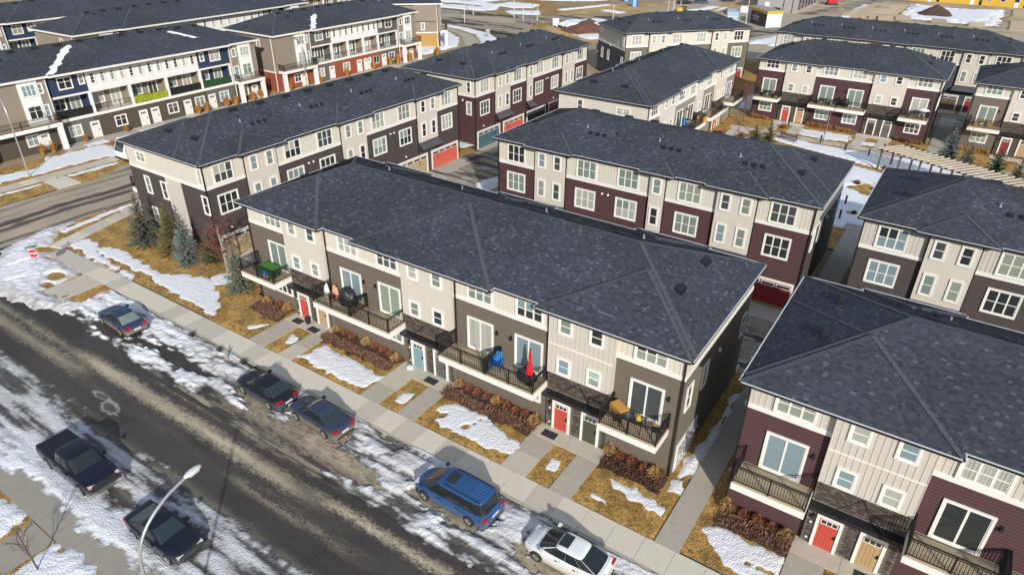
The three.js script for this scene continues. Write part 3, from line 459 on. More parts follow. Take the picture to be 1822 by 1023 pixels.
// the street along x: wet wheel tracks, bands of dry sand left by the ploughs
const SB = [-66, 16, 6, 24.5];
const asphalt = (x, z) => { const n = fbm(x * 0.25, z * 1.2, 11, 4), f = fbm(x * 6, z * 6, 12, 3); return mix3([0.043, 0.036, 0.031], [0.078, 0.067, 0.057], clamp(n * 0.8 + f * 0.5 - 0.25)); };
const f3 = (x, z) => fbm(x * 1.6, z * 3, 19, 3);
const streetTex = tex(2048, 512, (u, v) => {
  const x = mix(SB[0], SB[1], u), z = mix(SB[2], SB[3], v); let k = asphalt(x, z);
  const w = (fbm(x * 0.3, 3.3, 15, 3) - 0.5) * 0.5, gr = fbm(x * 3, z * 9, 16, 4), gr2 = fbm(x * 0.5, z * 3, 18, 4), gr3 = fbm(x * 9, z * 14, 14, 2);
  const bandAt = (c, hw, s) => s * sstep(hw + 0.42, hw - 0.3, Math.abs(z + w * 0.5 - c) + (gr - 0.5) * 0.42 + (gr3 - 0.5) * 0.5);
  const fade = sstep(-13.5, -20, x), f2 = sstep(-22, -19, x) * 0.7 + 0.12;
  k = mix3(k, [0.50, 0.425, 0.295], clamp(bandAt(12.75, 0.34, 1) * fade * sstep(-40, -35, x + gr * 4) * (0.55 + 0.6 * gr2)));
  k = mix3(k, [0.42, 0.355, 0.25], clamp(bandAt(11.1, 0.3, 0.8) * sstep(0.38, 0.6, gr2) * sstep(-36, -30, x) * sstep(-12, -17, x)));
  k = mix3(k, [0.36, 0.30, 0.21], clamp(bandAt(14.2, 0.22, 0.7) * f2 * sstep(0.45, 0.62, gr2 * 0.6 + gr3 * 0.5) * sstep(-9, -13, x)));
  k = mix3(k, [0.55, 0.46, 0.32], clamp(bandAt(12.4, 0.12, 1) * sstep(-17, -14, x) * sstep(-3, -7, x)));
  k = mix3(k, [0.42, 0.36, 0.25], clamp(bandAt(13.9, 0.35, 0.8) * sstep(-36, -40, x) * (0.3 + gr2) + bandAt(12.9, 0.12, 0.6) * sstep(-38, -42, x)));
  k = mix3(k, [0.48, 0.40, 0.27], sstep(10.7, 10.1, z + (gr - 0.5)) * sstep(-29, -26, x) * clamp(0.15 + gr)); 
  k = mix3(k, [0.26, 0.23, 0.18], sstep(15.5, 16.4, z) * clamp(gr2 * 1.5 - 0.4));
  const q = Math.min(Math.hypot((x + 32.5 - (z - 14.8) * 0.4) / 1.0, (z - 14.8) / 0.45), Math.hypot((x + 34.2) / 1.0, (z - 14.5) / 0.26)); k = mix3(k, [0.11, 0.10, 0.088], sstep(1, 0.7, q) * 0.6); k = mix3(k, [0.36, 0.34, 0.31], sstep(0.3, 0.02, Math.abs(q - 0.85 - (gr - 0.5) * 0.7 - (f3(x, z) - 0.5) * 0.5)) * 0.75);
  if (Math.abs(z - 11.28 + w * 0.2) < 0.035 && x > -30) k = mix3(k, [0.02, 0.017, 0.015], 0.7);
  for (const cx of [-41, -30.2, -20.5, -12.8, -6.1]) if (Math.abs(x - cx - (fbm(z * 0.6, cx, 401, 3) - 0.5) * 1.6) < 0.03) k = k.map(v => v * 0.5);
  const wet = sstep(0.52, 0.66, fbm(x * 0.18, z * 0.6, 411, 3)); k = k.map(v => v * (1 - 0.22 * wet));
  return k;
});
std('street', [1, 1, 1], 0.78, { map: streetTex });
sheet('street', [[-63.5, 6.3], [16, 6.3], [16, 20.5], [-63.5, 20.5]], 0.006, 'street', { b: SB });
std('streetplain', [0.065, 0.057, 0.05], 0.85, { map: mot2 });
sheet('street', rect(16, 160, 6.3, 20.5), 0.006, 'streetplain');
// the road along z at the left
const RB = [-78, -62, -130, 40];
std('road', [1, 1, 1], 0.85, { map: tex(512, 2048, (u, v) => {
  const x = mix(RB[0], RB[1], u), z = mix(RB[2], RB[3], v), gr = fbm(x * 8, z * 0.7, 25, 4), n = fbm(x * 0.8, z * 0.2, 26, 4), f = fbm(x * 6, z * 6, 27, 3); let k = mix3([0.30, 0.25, 0.18], [0.47, 0.40, 0.29], clamp(n * 0.6 + f * 0.4));
  const tr = (c, hw, s) => { k = mix3(k, [0.055, 0.046, 0.038], s * sstep(hw + 0.25, hw - 0.15, Math.abs(x - c - (fbm(3, z * 0.12, 29, 2) - 0.5) * 0.8) + (gr - 0.5) * 1.1)); };
  tr(-69.1, 0.5, 0.95); tr(-67.6, 0.42, 0.9); tr(-72.9, 0.2, 0.6); tr(-74.6, 0.3, 0.75); tr(-64.6, 0.28, 0.8); tr(-70.9, 0.12, 0.4);
  return k;
}) });
sheet('road', [[-75, 40], [-62, 40], [-62, 21], [-63.5, 20.5], [-63.5, 6.3], [-64.1, 2], [-64.1, -104], [-66, -113], [-74, -118], [-76.5, -100], [-76.5, -11.5], [-74.2, -8], [-74, 0], [-75, 3]], 0.010, 'road', { b: RB });
// lanes behind the rows
std('lane', [1, 1, 1], 0.9, { map: tex(512, 512, (u, v) => { const x = u * 12, z = v * 12, n = fbm(x * 0.5, z * 1.5, 33, 5, 6), f = fbm(x * 5, z * 5, 34, 3, 60); let k = mix3([0.06, 0.052, 0.043], [0.30, 0.25, 0.185], sstep(0.35, 0.65, n * 0.8 + f * 0.25)); k = mix3(k, [0.5, 0.49, 0.48], sstep(0.66, 0.74, fbm(x * 0.4, z * 2, 37, 4, 0)) * 0.7); return k; }, 1 / 12) });
sheet('lane', [[-45.75, -2.5], [-36.4, -2.5], [-36.2, -12.0], [60, -12.0], [60, -24.3], [-29.5, -24.3], [-34.0, -38], [-34.0, -90], [-45.75, -90]], -0.90, 'lane');
sheet('gravel', rect(-57.4, -46.2, -42.7, -39.5), 0.03, 'pavement'); sheet('lane', rect(-26, 60, -103.2, -95), -0.90, 'lane');
{ // concrete aprons before the garages, one slab each
  const slab = (x0, x1, z0, z1) => { const o = mesh('apron', boxGeo(x0, -1.0, z0, x1, -0.875, z1), pick(['concrete2', 'concrete3', 'concrete3'])); o.userData.kind = 'structure'; return o; };
  for (let i = 0; i < 6; i++) slab(-45.8, -43.2, -39.3 + i * 6.075 + 0.35, -39.3 + (i + 1) * 6.075 - 0.35);
  for (let i = 0; i < 5; i++) slab(-45.8, -43.2, -73.6 + i * 6.15 + 0.35, -73.6 + (i + 1) * 6.15 - 0.35);
  for (let i = 0; i < 5; i++) { slab(0.9 - (i + 1) * 6 + 0.35, 0.9 - i * 6 - 0.35, -24.45, -21.8); slab(34.2 - (i + 1) * 6 + 0.35, 34.2 - i * 6 - 0.35, -24.45, -21.8); }
  for (let i = 0; i < 6; i++) { slab(-35.83 + i * 5.97 + 0.3, -35.83 + (i + 1) * 5.97 - 0.3, -14.5, -11.8); slab(3.25 + i * 5.97 + 0.3, 3.25 + (i + 1) * 5.97 - 0.3, -14.4, -11.7); slab(13.2 - (i + 1) * 6.2 + 0.3, 13.2 - i * 6.2 - 0.3, -105, -102.5); }
}
// ---- pavements: every slab its own mesh
const LAWN = 0.10;
function pavement(label) { const p = new THREE.Group(); p.name = numbered('pavement'); p.userData.kind = 'structure'; p.userData.label = label; scene.add(p); return p; }
function slabs(parent, x0, x1, z0, z1, nx, nz, y = 0.125, mats = ['concrete', 'concrete', 'concrete2']) {
  const gx = (x1 - x0) / nx, gz = (z1 - z0) / nz, e = 0.008, geo = cached('slab' + gx.toFixed(3) + '|' + gz.toFixed(3), () => new MB().box(e, -0.12, e, gx - e, 0, gz - e, 'd').geo());
  for (let i = 0; i < nx; i++) for (let j = 0; j < nz; j++) { const o = mesh('slab', geo, pick(mats), parent); o.position.set(x0 + i * gx, y + R(-0.004, 0.004), z0 + j * gz); }
}
const pv = pavement('pale concrete pavement before the brown townhouse row');
slabs(pv, -58.4, 12.2, 4.78, 6.42, 43, 1);
struct('kerb', new MB().box(-45.6, -0.05, 6.43, 14, 0.115, 6.62).geo(), 'concrete3');
struct('joint_bed', boxGeo(-58.6, -0.05, 4.72, 14, 0.05, 6.43), 'darkstone');
for (const x of [-31.55, -20.0, -8.55, 7.1]) {   // paths from each pair of doors
  const p = pavement('concrete paths from a pair of front doors to the pavement');
  slabs(p, x, x + 4.7, 0.22, 1.5, 2, 1, 0.135, ['concrete2']); slabs(p, x, x + 1.75, 1.5, 4.76, 1, 2, 0.13, ['concrete3', 'concrete3', 'concrete2']); slabs(p, x + 3.3, x + 4.7, 1.5, 4.76, 1, 2, 0.13, ['concrete3', 'concrete3', 'concrete2']);
}
{ const p = pavement('concrete walk between the brown row and the maroon row'); slabs(p, 1.15, 2.5, -12.0, 4.76, 1, 10, 0.13, ['concrete3']); }
{ const p = pavement('concrete ramp from the pavement to the street corner'); slabs(p, -51.7, -48.7, 6.42, 9.9, 1, 2, 0.118, ['concrete2']); }
{ const p = pavement('pavement on the near side of the street'); slabs(p, -64, -2, 20.45, 22.15, 38, 1, 0.125, ['pavement']); slabs(p, -26.6, -24.3, 22.2, 24.6, 1, 1, 0.125, ['pavement']); struct('kerb', boxGeo(-62, -0.05, 20.28, 0, 0.115, 20.44), 'concrete3'); }
{ // pavement along the left road, east side
  const p = pavement('pavement from the corner along the left road');
  const geo = cached('wslab', () => new MB().box(-0.85, -0.12, 0.008, 0.85, 0, 1.62, 'd').geo());
  const line = [[-59.3, 5.2], [-60.6, 0.6], [-61.6, -2.9], [-62.0, -8], [-62.2, -40]]; let rest = 0;
  for (let k = 0; k < line.length - 1; k++) { const [ax, az] = line[k], [bx, bz] = line[k + 1], L = Math.hypot(bx - ax, bz - az), n = Math.round(L / 1.63), a = Math.atan2(bx - ax, bz - az); for (let i = 0; i < n; i++) { const o = mesh('slab', geo, pick(['concrete', 'concrete2']), p); o.position.set(mix(ax, bx, i / n), 0.12 + R(-0.003, 0.003), mix(az, bz, i / n)); o.rotation.y = a; } }
}
{ // pavement along the left road, west side, and the walk along the blue row
  const p = pavement('pavement on the far side of the left road'); slabs(p, -80.1, -78.2, -40, 25, 1, 38, 0.12, ['concrete', 'concrete2']); slabs(p, -78.2, -74.3, -4.9, -2.4, 2, 1, 0.115, ['concrete']);
  const q = pavement('walk before the blue and white row'); slabs(q, -89.4, -86.6, -42, -9.8, 1, 16, 0.12, ['concrete3', 'concrete2']); slabs(q, -89.4, -86.8, -82, -46, 1, 18, 0.12, ['concrete3', 'concrete2']);
}
// ---- lawns: gently uneven turf
function field(name, x0, x1, z0, z1, cell, fn, m, colored) {   // fn(x, z) -> [height, r, g, b]; cells wholly below ground are left out
  const nx = Math.round((x1 - x0) / cell), nz = Math.round((z1 - z0) / cell), hs = [], p = [], c = [], u = [], ix = [], id = new Int32Array((nx + 1) * (nz + 1)).fill(-1);
  for (let j = 0; j <= nz; j++) for (let i = 0; i <= nx; i++) hs.push(fn(x0 + i * cell, z0 + j * cell));
  const v = k => { if (id[k] < 0) { id[k] = p.length / 3; const i = k % (nx + 1), j = (k - i) / (nx + 1), x = x0 + i * cell, z = z0 + j * cell; p.push(x, hs[k][0], z); u.push(x, z); if (colored) c.push(hs[k][1], hs[k][2], hs[k][3]); } return id[k]; };
  for (let j = 0; j < nz; j++) for (let i = 0; i < nx; i++) { const a = j * (nx + 1) + i, d = a + nx + 1; if (hs[a].off && hs[a + 1].off && hs[d].off && hs[d + 1].off) continue; const A = v(a), B = v(a + 1), C2 = v(d), D = v(d + 1); ix.push(A, C2, B, B, C2, D); }
  const g = new THREE.BufferGeometry(); g.setAttribute('position', new THREE.Float32BufferAttribute(p, 3)); g.setAttribute('uv', new THREE.Float32BufferAttribute(u, 2)); if (colored) g.setAttribute('color', new THREE.Float32BufferAttribute(c, 3)); g.setIndex(ix); g.computeVertexNormals();
  return mesh(name, g, m);
}
const H = (h, c, off) => { const r = [h, ...(c || [1, 1, 1])]; r.off = off; return r; };
const inPoly = (P, x, z) => { let c = false; for (let i = 0, j = P.length - 1; i < P.length; j = i++) { if ((P[i][1] > z) !== (P[j][1] > z) && x < (P[j][0] - P[i][0]) * (z - P[i][1]) / (P[j][1] - P[i][1]) + P[i][0]) c = !c; } return c; };
const dPoly = (P, x, z) => { let d = 1e9; for (let i = 0, j = P.length - 1; i < P.length; j = i++) { const ax = P[j][0], az = P[j][1], bx = P[i][0] - ax, bz = P[i][1] - az, t = clamp(((x - ax) * bx + (z - az) * bz) / (bx * bx + bz * bz)); d = Math.min(d, Math.hypot(x - ax - t * bx, z - az - t * bz)); } return inPoly(P, x, z) ? d : -d; };
const turf = (label, poly, cell = 0.35, y = LAWN, m = 'grass') => { const xs = poly.map(p => p[0]), zs = poly.map(p => p[1]); const o = field('lawn', Math.min(...xs), Math.max(...xs), Math.min(...zs), Math.max(...zs), cell, (x, z) => { const d = dPoly(poly, x, z); return H(y + (fbm(x * 1.2, z * 1.2, 91, 3) - 0.5) * 0.07 - (d < 0 ? 0.1 : 0), null, d < -cell * 0.6); }, m); o.userData.kind = 'structure'; o.userData.label = label; return o; };
turf('dead golden lawn before the brown townhouse row', rect(-36.5, 1.15, 0.0, 4.74));
turf('dead golden lawn before the maroon townhouse row', rect(2.5, 40, 0.1, 4.74));
turf('strip of dead grass beside the brown gable', rect(0, 1.15, -12, 0.35)); turf('strip of dead grass beside the maroon gable', rect(2.5, 3.25, -12, 0.45));
turf('dead golden lawn at the street corner', [[-58.5, 4.74], [-36.4, 4.74], [-36.4, -2.2], [-61, -2.4]]);
turf('dead lawn beside the dark brown gable', [[-61.2, -2.2], [-57.6, -2.2], [-57.6, -40], [-61.2, -40]]);
turf('verge between pavement and left road', [[-64.0, -40], [-63.1, -40], [-62.6, -3], [-60.3, 4.6], [-62.6, 5], [-64, 0]]);
turf('grass corner bulb by the stop sign', [[-63.2, 4.6], [-58.4, 6.4], [-45.6, 6.45], [-47.4, 9.4], [-50.2, 10.1], [-55.5, 11.3], [-60, 9.6], [-62.4, 6.8]]);
turf('lawn beyond the near pavement', rect(-64, 0, 22.15, 40), 0.6); 
turf('lawn before the blue and white row', rect(-86.6, -80.1, -84, 30), 0.6); turf('verge west of the left road', [[-78.2, 30], [-74.4, 30], [-74.1, 0], [-74.4, -5.5], [-76.6, -10.5], [-76.6, -60], [-78.2, -60]], 0.5);
turf('courtyard lawn', rect(-21.9, 45, -78.5, -36.3), 0.7);
// ---- snow
const snowMat = new THREE.MeshStandardMaterial({ roughness: 0.75, vertexColors: true, bumpMap: tex(256, 256, (u, v) => fbm(u * 24, v * 24, 101, 4, 24), 1 / 1.6, false), bumpScale: 0.05 }); snowMat.name = 'snow'; M.snow = snowMat;
const SN = [0.83, 0.84, 0.86];
function snow(label, x0, x1, z0, z1, cell, fn) { const o = field('snow', x0, x1, z0, z1, cell, fn, 'snow', true); tag(o, label, 'snow', null, 'stuff'); return o; }
function snowPatch(label, poly, o = {}) {
  const xs = poly.map(p => p[0]), zs = poly.map(p => p[1]), e = 0.5, base = o.y ?? LAWN, th = o.th || 0.07, cell = o.cell || 0.11, rag = o.rag ?? 0.5, s = o.s || 0;
  return snow(label, Math.min(...xs) - e, Math.max(...xs) + e, Math.min(...zs) - e, Math.max(...zs) + e, cell, (x, z) => {
    const n = fbm(x * 1.7 + s, z * 1.7, 111, 4) - 0.5, n2 = fbm(x * 5, z * 9, 113, 3) - 0.5; const d = dPoly(poly, x, z) + n * rag * 2.2 - (o.holes ? o.holes * sstep(0.62, 0.72, fbm(x * 0.9 + s, z * 0.9, 117, 3)) * 2 : 0);
    const h = base + Math.min(th, d * 0.35) * (0.9 + n2 * 0.9) - 0.012; const dk = clamp(0.10 + 0.5 * sstep(0.12, -0.05, d) + (n2 > 0.14 ? 0.15 : 0)) * (o.dirt ?? 0.6);
    return H(h, mix3(SN, [0.42, 0.37, 0.31], dk), d < -0.12);
  });
}
// snow on the lawns (outlines in metres)
snowPatch('long snow patch on the lawn left of the red umbrella balcony', [[-14.9, 4.2], [-14.7, 2.0], [-12.3, 1.8], [-8.4, 2.5], [-8.5, 4.0], [-11.2, 4.25]], { holes: 0.5, s: 3 });
snowPatch('narrow snow patch below the last balcony of the brown row', [[-2.9, 2.1], [-1.2, 2.0], [0.85, 2.3], [0.85, 3.1], [-1.0, 2.9], [-2.2, 2.6]], { rag: 0.3, s: 5 });
snowPatch('small snow patch on the lawn by the last path', [[-3.3, 3.6], [-2.1, 3.6], [-2.0, 4.0], [-3.1, 4.1]], { rag: 0.25, s: 7 });
snowPatch('wide snow patch below the middle balconies', [[-26.8, 4.25], [-26.2, 2.1], [-22.4, 2.2], [-19.9, 2.3], [-20.1, 4.1], [-23, 4.4]], { s: 9, th: 0.1, rag: 0.35 });
snowPatch('long ragged snow patch on the corner lawn', [[-56.0, 3.6], [-55.3, 2.2], [-54.0, 1.9], [-46.3, 2.5], [-42.5, 0.6], [-41.2, 0.8], [-37.6, 2.7], [-36.4, 4.3], [-42.5, 4.0], [-46.5, 3.4], [-50, 3.5]], { s: 11, rag: 0.4 });
snowPatch('snow strip along the pavement on the corner lawn', [[-59.0, 4.2], [-58.6, 2.4], [-56.6, 2.6], [-54.5, 3.6], [-47.5, 4.1], [-47.5, 4.55], [-55, 4.5]], { s: 13, rag: 0.35 });
snowPatch('snow patch around the reddish bare tree', [[-42.5, 0.6], [-41.5, -1.5], [-39.5, -1.6], [-39.4, 0.4], [-41.0, 1.1]], { s: 14, rag: 0.3 });
for (const [x, z, l] of [[-28.9, 3.0, 'small snow remnant on grass between the first pair of paths'], [-17.4, 3.4, 'small snow remnant on grass between the second pair of paths'], [-6.0, 3.1, 'small snow remnant on grass between the last pair of paths']]) snowPatch(l, [[x - 0.45, z - 0.5], [x + 0.3, z - 0.7], [x + 0.5, z + 0.5], [x - 0.2, z + 0.6]], { rag: 0.3, s: x });
snowPatch('snow remnant on the lawn left of the first path', [[-33.0, 3.6], [-32.2, 2.4], [-31.8, 2.6], [-32.4, 3.4], [-32.6, 4.1]], { rag: 0.3, s: 17 });
snowPatch('snow patch on the lawn before the maroon row', [[2.9, 2.7], [3.6, 1.9], [5.0, 2.0], [7.0, 2.0], [6.9, 4.2], [4.6, 4.2], [3.4, 3.2]], { s: 19, rag: 0.3, holes: 0.4 });
snowPatch('long grey snow heap along the shaded walk', [[0.25, -1.6], [0.7, -5], [0.55, -9], [1.05, -10.2], [1.1, -6], [1.1, -1.2], [0.5, 0.1]], { s: 23, rag: 0.2, th: 0.2, dirt: 1 });
snowPatch('snow strip at the foot of the maroon gable', [[2.6, -2.2], [3.1, -2.4], [3.15, -9], [2.65, -9]], { s: 27, rag: 0.2 });
snowPatch('small snow patch at the corner of the brown gable', [[0.15, 0.2], [0.9, -0.2], [1.0, 0.9], [0.4, 1.2]], { s: 25, rag: 0.2 });
// ploughed and trodden snow along the kerbs: thick, dirty, melted round the parked cars
const carSpots = [[-41.3, 8.85, 2.4], [-25.2, 8.15, 2.6], [-20.1, 8.05, 2.6], [-9.0, 8.4, 2.7], [-1.9, 8.35, 2.5]];
const kerbSnow = (x, z) => {
  const n = fbm(x * 0.55, z * 0.9, 201, 5) - 0.5, n2 = fbm(x * 2.2, z * 3.2, 203, 4) - 0.5, tr = fbm(x * 0.35, z * 2.6, 207, 4) - 0.5, fine = fbm(x * 6, z * 8, 205, 2) - 0.5;
  const edge = 11.0 + n * 0.9 + (fbm(x * 0.2, 7, 209, 2) - 0.5) * 0.8 - sstep(-28, -24, x) * 1.0 * sstep(-15, -19, x) - sstep(-4.5, 0, x) * 1.4;
  let a = Math.min((z - 6.4 - n2 * 0.5) * 1.5, (edge - z) * 1.1, 0.9);
  a += n * 1.1 + n2 * 0.8 + tr * 1.5 - 0.22;
  a -= 1.3 * sstep(1, 0.3, Math.hypot((x + 34.5) / 5.2, (z - 9.3) / 1.0) + n2 * 1.2 + tr);                // bare wet patch behind the first car
  a -= 1.2 * sstep(1, 0.4, Math.hypot((x + 18.2) / 4.6, (z - 10.0) / 1.0)) + 1.2 * sstep(1, 0.4, Math.hypot((x + 25) / 3, (z - 10.4) / 0.5));
  a -= 0.9 * sstep(1, 0.3, Math.hypot((x + 15.2) / 2.2, (z - 9.9) / 0.9) + n2);
  for (const [cx, cz, l] of carSpots) a -= 1.1 * sstep(1.05, 0.75, Math.hypot((x - cx) / (l * 1.08), (z - cz - 0.35) / 1.35) + n2 * 0.7);
  a += 0.8 * sstep(1, 0.2, Math.hypot((x + 13.4) / 2.2, (z - 7.7) / 1.0)) + 0.7 * sstep(1, 0.2, Math.hypot((x + 5.3) / 1.3, (z - 8.4) / 1.8)) + 0.5 * sstep(1, 0.2, Math.hypot((x + 44.5) / 5, (z - 8.0) / 2.0)) + 0.4 * sstep(-12, -8, x) * sstep(9.4, 10.3, z);
  const th = clamp(a * 0.55, -0.2, 0.55) * 0.26 + (a > 0.5 ? (a - 0.5) * 0.12 : 0); const h = th + (a > 0 ? n2 * 0.05 + fine * 0.035 : 0);
  let dk = clamp(0.36 - n * 1.1 - tr * 2.8 - (a - 0.4) * 0.5 + fine * 0.5, 0.05, 0.95); if (a < 0.25) dk = Math.max(dk, 0.55 + fine);
  dk *= 1 - 0.55 * sstep(-36, -44, x);
  const lift = z < 6.75 ? 0.11 : 0, st = fbm(x * 0.5, z * 7, 213, 3) - 0.5, e = sstep(0.0, 0.8, a + n2 * 0.5 + st * 0.9), dd = clamp(Math.max(dk, 1 - e * 1.15) + st * 0.5 + (fbm(x * 9, z * 11, 215, 2) - 0.5) * 0.35); const SD = mix3([0.62, 0.615, 0.61], SN, clamp(0.2 + 0.9 * sstep(-33, -42, x) + n * 1.6)); return H(Math.max(h, th > 0 ? h + lift * 0.9 : h), mix3(SD, mix3([0.40, 0.38, 0.35], [0.085, 0.08, 0.073], sstep(0.35, 0.95, dd)), clamp(dd * 1.1)), a < -0.15);
};
snow('dirty ploughed snow along the kerb under the parked cars', -47, 7, 6.5, 11.8, 0.105, kerbSnow);
snow('bright snow heap on the street corner round the stop sign', -64.5, -46.5, 1.0, 12.6, 0.13, (x, z) => {
  const P = [[-63.9, 1.6], [-62.6, 2.6], [-61.2, 4.4], [-60.1, 6.4], [-52.0, 6.6], [-51.9, 9.9], [-48.4, 10.0], [-48.2, 7.6], [-46.8, 7.0], [-46.6, 10.7], [-50, 11.3], [-55.4, 12.2], [-60.4, 10.8], [-63.4, 7.2], [-64.3, 3.4]];
  const n = fbm(x * 0.9, z * 0.9, 221, 4) - 0.5, n2 = fbm(x * 3, z * 3, 223, 3) - 0.5, d = dPoly(P, x, z) + n * 1.5; const hole = sstep(1, 0.5, Math.hypot((x + 53.4) / 1.3, (z - 8.0) / 0.9)) + sstep(1, 0.5, Math.hypot((x + 52.4) / 0.9, (z - 9.2) / 0.5)) + sstep(1, 0.6, Math.hypot((x + 47.9) / 0.9, (z - 8.4) / 1.2)) + 0.9 * sstep(1, 0.6, Math.hypot((x + 55.7 + (z - 10.3) * 0.3) / 0.22, (z - 10.3) / 0.9)) + 0.7 * sstep(1, 0.6, Math.hypot((x + 58.6) / 0.35, (z - 8.7) / 1.2));
  const st = fbm(x * 5, z * 5, 227, 2) - 0.5; const ring = sstep(1.3 + st, 0.3, d); const h = 0.10 + Math.min(0.16, d * 0.3) * (1 + n2) - hole * 0.25; return H(Math.min(h, 0.3), mix3(SN, [0.36, 0.31, 0.26], clamp(0.08 + ring * (0.45 + n2) + (n > 0.17 ? 0.3 : 0))), d < -0.3);
});
snow('trodden dirty snow along the near kerb under the parked pickup', -64, -6, 15.2, 24.6, 0.13, (x, z) => {
  const n = fbm(x * 0.5, z * 0.9, 241, 5) - 0.5, n2 = fbm(x * 2.4, z * 3.4, 243, 4) - 0.5, tr = fbm(x * 0.3, z * 2.8, 247, 4) - 0.5, fine = fbm(x * 7, z * 9, 249, 2) - 0.5;
  const near = 16.1 + n * 1.1 + (fbm(x * 0.22, 3, 251, 2) - 0.5) * 0.9; let a = Math.min((z - near) * 0.8, 0.8) + n * 0.7 + n2 * 0.7 + tr * 1.4;
  const inner = sstep(18.6, 19.8, z); a += inner * 0.45; if (z > 19.9) a = Math.min(a, (20.95 + n * 2.2 + n2 * 0.8 - z) * 1.3 + (z > 22.1 ? 0 : 0));
  if (z > 21.4) a = -1;
  a -= 0.9 * sstep(1.0, 0.6, Math.hypot((x + 19.7) / 3.0, (z - 18.6) / 1.5)) + 1.0 * sstep(1, 0.6, Math.hypot((x + 24.6) / 1.4, (z - 18.8) / 1.0));
  const dk = clamp(0.72 - inner * 0.62 - sstep(-34, -46, x) * 0.45 * sstep(17.0, 18.2, z) - tr * 2.6 - n * 0.7 + fine * 0.6, 0.03, 0.97);
  const st = fbm(x * 0.4, z * 7, 253, 3) - 0.5, e = sstep(0.0, 0.75, a + n2 * 0.4 + st * 0.8), dd = clamp(Math.max(dk, 1 - e * 1.1 - inner * 0.25) + st * 0.6 * (1 - inner * 0.6) + (fbm(x * 9, z * 11, 255, 2) - 0.5) * 0.35); const SD = mix3([0.55, 0.545, 0.54], SN, clamp(inner + 0.15 + n * 1.4)); const y0 = mix(0.008, 0.135, sstep(19.3, 20.35, z)); return H(y0 + clamp(a * 0.5, -0.3, 0.4) * 0.2 + (a > 0 ? n2 * 0.04 + fine * 0.03 : 0), mix3(SD, mix3([0.38, 0.36, 0.33], [0.075, 0.07, 0.065], sstep(0.35, 0.95, dd)), clamp(dd * 1.1)), a < -0.15);
});
snowPatch('clean snow on the near lawn left of the path', [[-45, 22.4], [-26.9, 22.3], [-26.8, 27], [-45, 30]], { s: 31, cell: 0.16, th: 0.14 });
snowPatch('clean snow on the near lawn round the small bare tree', [[-24.0, 22.1], [-21.0, 21.7], [-14, 22.4], [-10, 30], [-24.2, 29]], { s: 33, cell: 0.16, th: 0.14 });
snowPatch('grey heap of ploughed snow in the lane by the middle maroon row', [[-38.5, -33.0], [-36.6, -31.0], [-33.8, -30.8], [-33.4, -33.0], [-34.5, -36.5], [-37.5, -37.0]], { s: 81, y: -0.9, th: 1.0, rag: 0.3, dirt: 1 }); snowPatch('snow remnant between the dark brown and maroon garage rows', [[-46.6, -40.2], [-45.9, -42.3], [-51, -42.4], [-51, -40.6]], { s: 83, y: 0.03 });
// snow along the left road
snowPatch('snow strip beside the lamp post on the lawn of the blue row', [[-84.6, 1], [-83.2, -4], [-86.3, -7], [-85.9, -14.4], [-80.6, -13], [-81.1, -3.0], [-81.6, 3], [-83, 12]], { s: 41, cell: 0.2, rag: 0.7 });
snowPatch('snow line on the verge nearest the crossing', [[-77.9, 6], [-77.6, 6], [-76.9, -2.0], [-77.7, -2.2]], { s: 43, cell: 0.16, rag: 0.3 }); snowPatch('snow line on the verge beyond the ramp', [[-77.9, -5.2], [-77.1, -5.2], [-76.9, -10.5], [-77.8, -12]], { s: 45, cell: 0.16, rag: 0.3 });
snowPatch('snow strip on the verge by the spruces', [[-62.6, 3.6], [-61.9, 3.2], [-62.8, -3], [-63.1, -7], [-63.9, -6], [-63.3, 0]], { s: 47, cell: 0.14, rag: 0.3 });
for (const [a, c, l] of [[-12, -15, 'first'], [-20, -24, 'second'], [-29, -31.5, 'third'], [-50, -53, 'fourth'], [-57, -61, 'fifth'], [-66, -70, 'sixth']]) snowPatch('snow remnant by the walk of the blue and red rows, the ' + l + ' from the crossing', [[-87.6, a], [-86.4, a], [-86.4, c], [-88.0, c]], { s: a, cell: 0.2, y: 0.12 });
// courtyard
snow('wide snow cover over the courtyard', -21, 30, -77, -36.6, 0.28, (x, z) => {
  const n = fbm(x * 0.5, z * 0.5, 301, 4) - 0.5, n2 = fbm(x * 2, z * 2, 303, 3) - 0.5; let a = 0.5 + n * 0.7; a = Math.min(a, (z + 70.0) * 0.6 + n, (x + 17.5) * 0.5 + n);
  for (const [bx, bz, r] of [[0.6, -55.6, 2.0], [1.4, -54, 1.2], [1.3, -46.8, 0.7], [-17, -70, 3.2], [-14, -67, 1.4], [11, -70, 2.5]]) a -= 1.1 * sstep(1, 0.4, Math.hypot(x - bx, z - bz) / r + n);
  if (Math.abs(z + 64.5 - (x + 4) * 0.3) < 0.8 && x < 2) a -= 1.2; if (z > -43.8 && x > 1.2 && x < 3.6) a -= 1.5; if (z > -42.2 && x > -1 && x < 8) a -= 1.4;
  return H(0.1 + clamp(a, -0.4, 0.5) * 0.3 + n2 * 0.03, mix3(SN, [0.5, 0.46, 0.4], clamp(0.08 - (a - 0.25) * 1.2)), a < -0.25);
});
snowPatch('snow on the grass plot before the courtyard row', [[-10.9, -72.7], [-11.0, -76.0], [-8, -76.3], [-4.2, -76.8], [-3.9, -73.2], [-7, -72.4]], { s: 51, cell: 0.2, th: 0.12 });
snowPatch('snow plot between the paths of the courtyard row', [[-2.6, -74.6], [-0.8, -74.8], [-0.9, -73], [-2.7, -72.8]], { s: 53, cell: 0.16, rag: 0.2 });
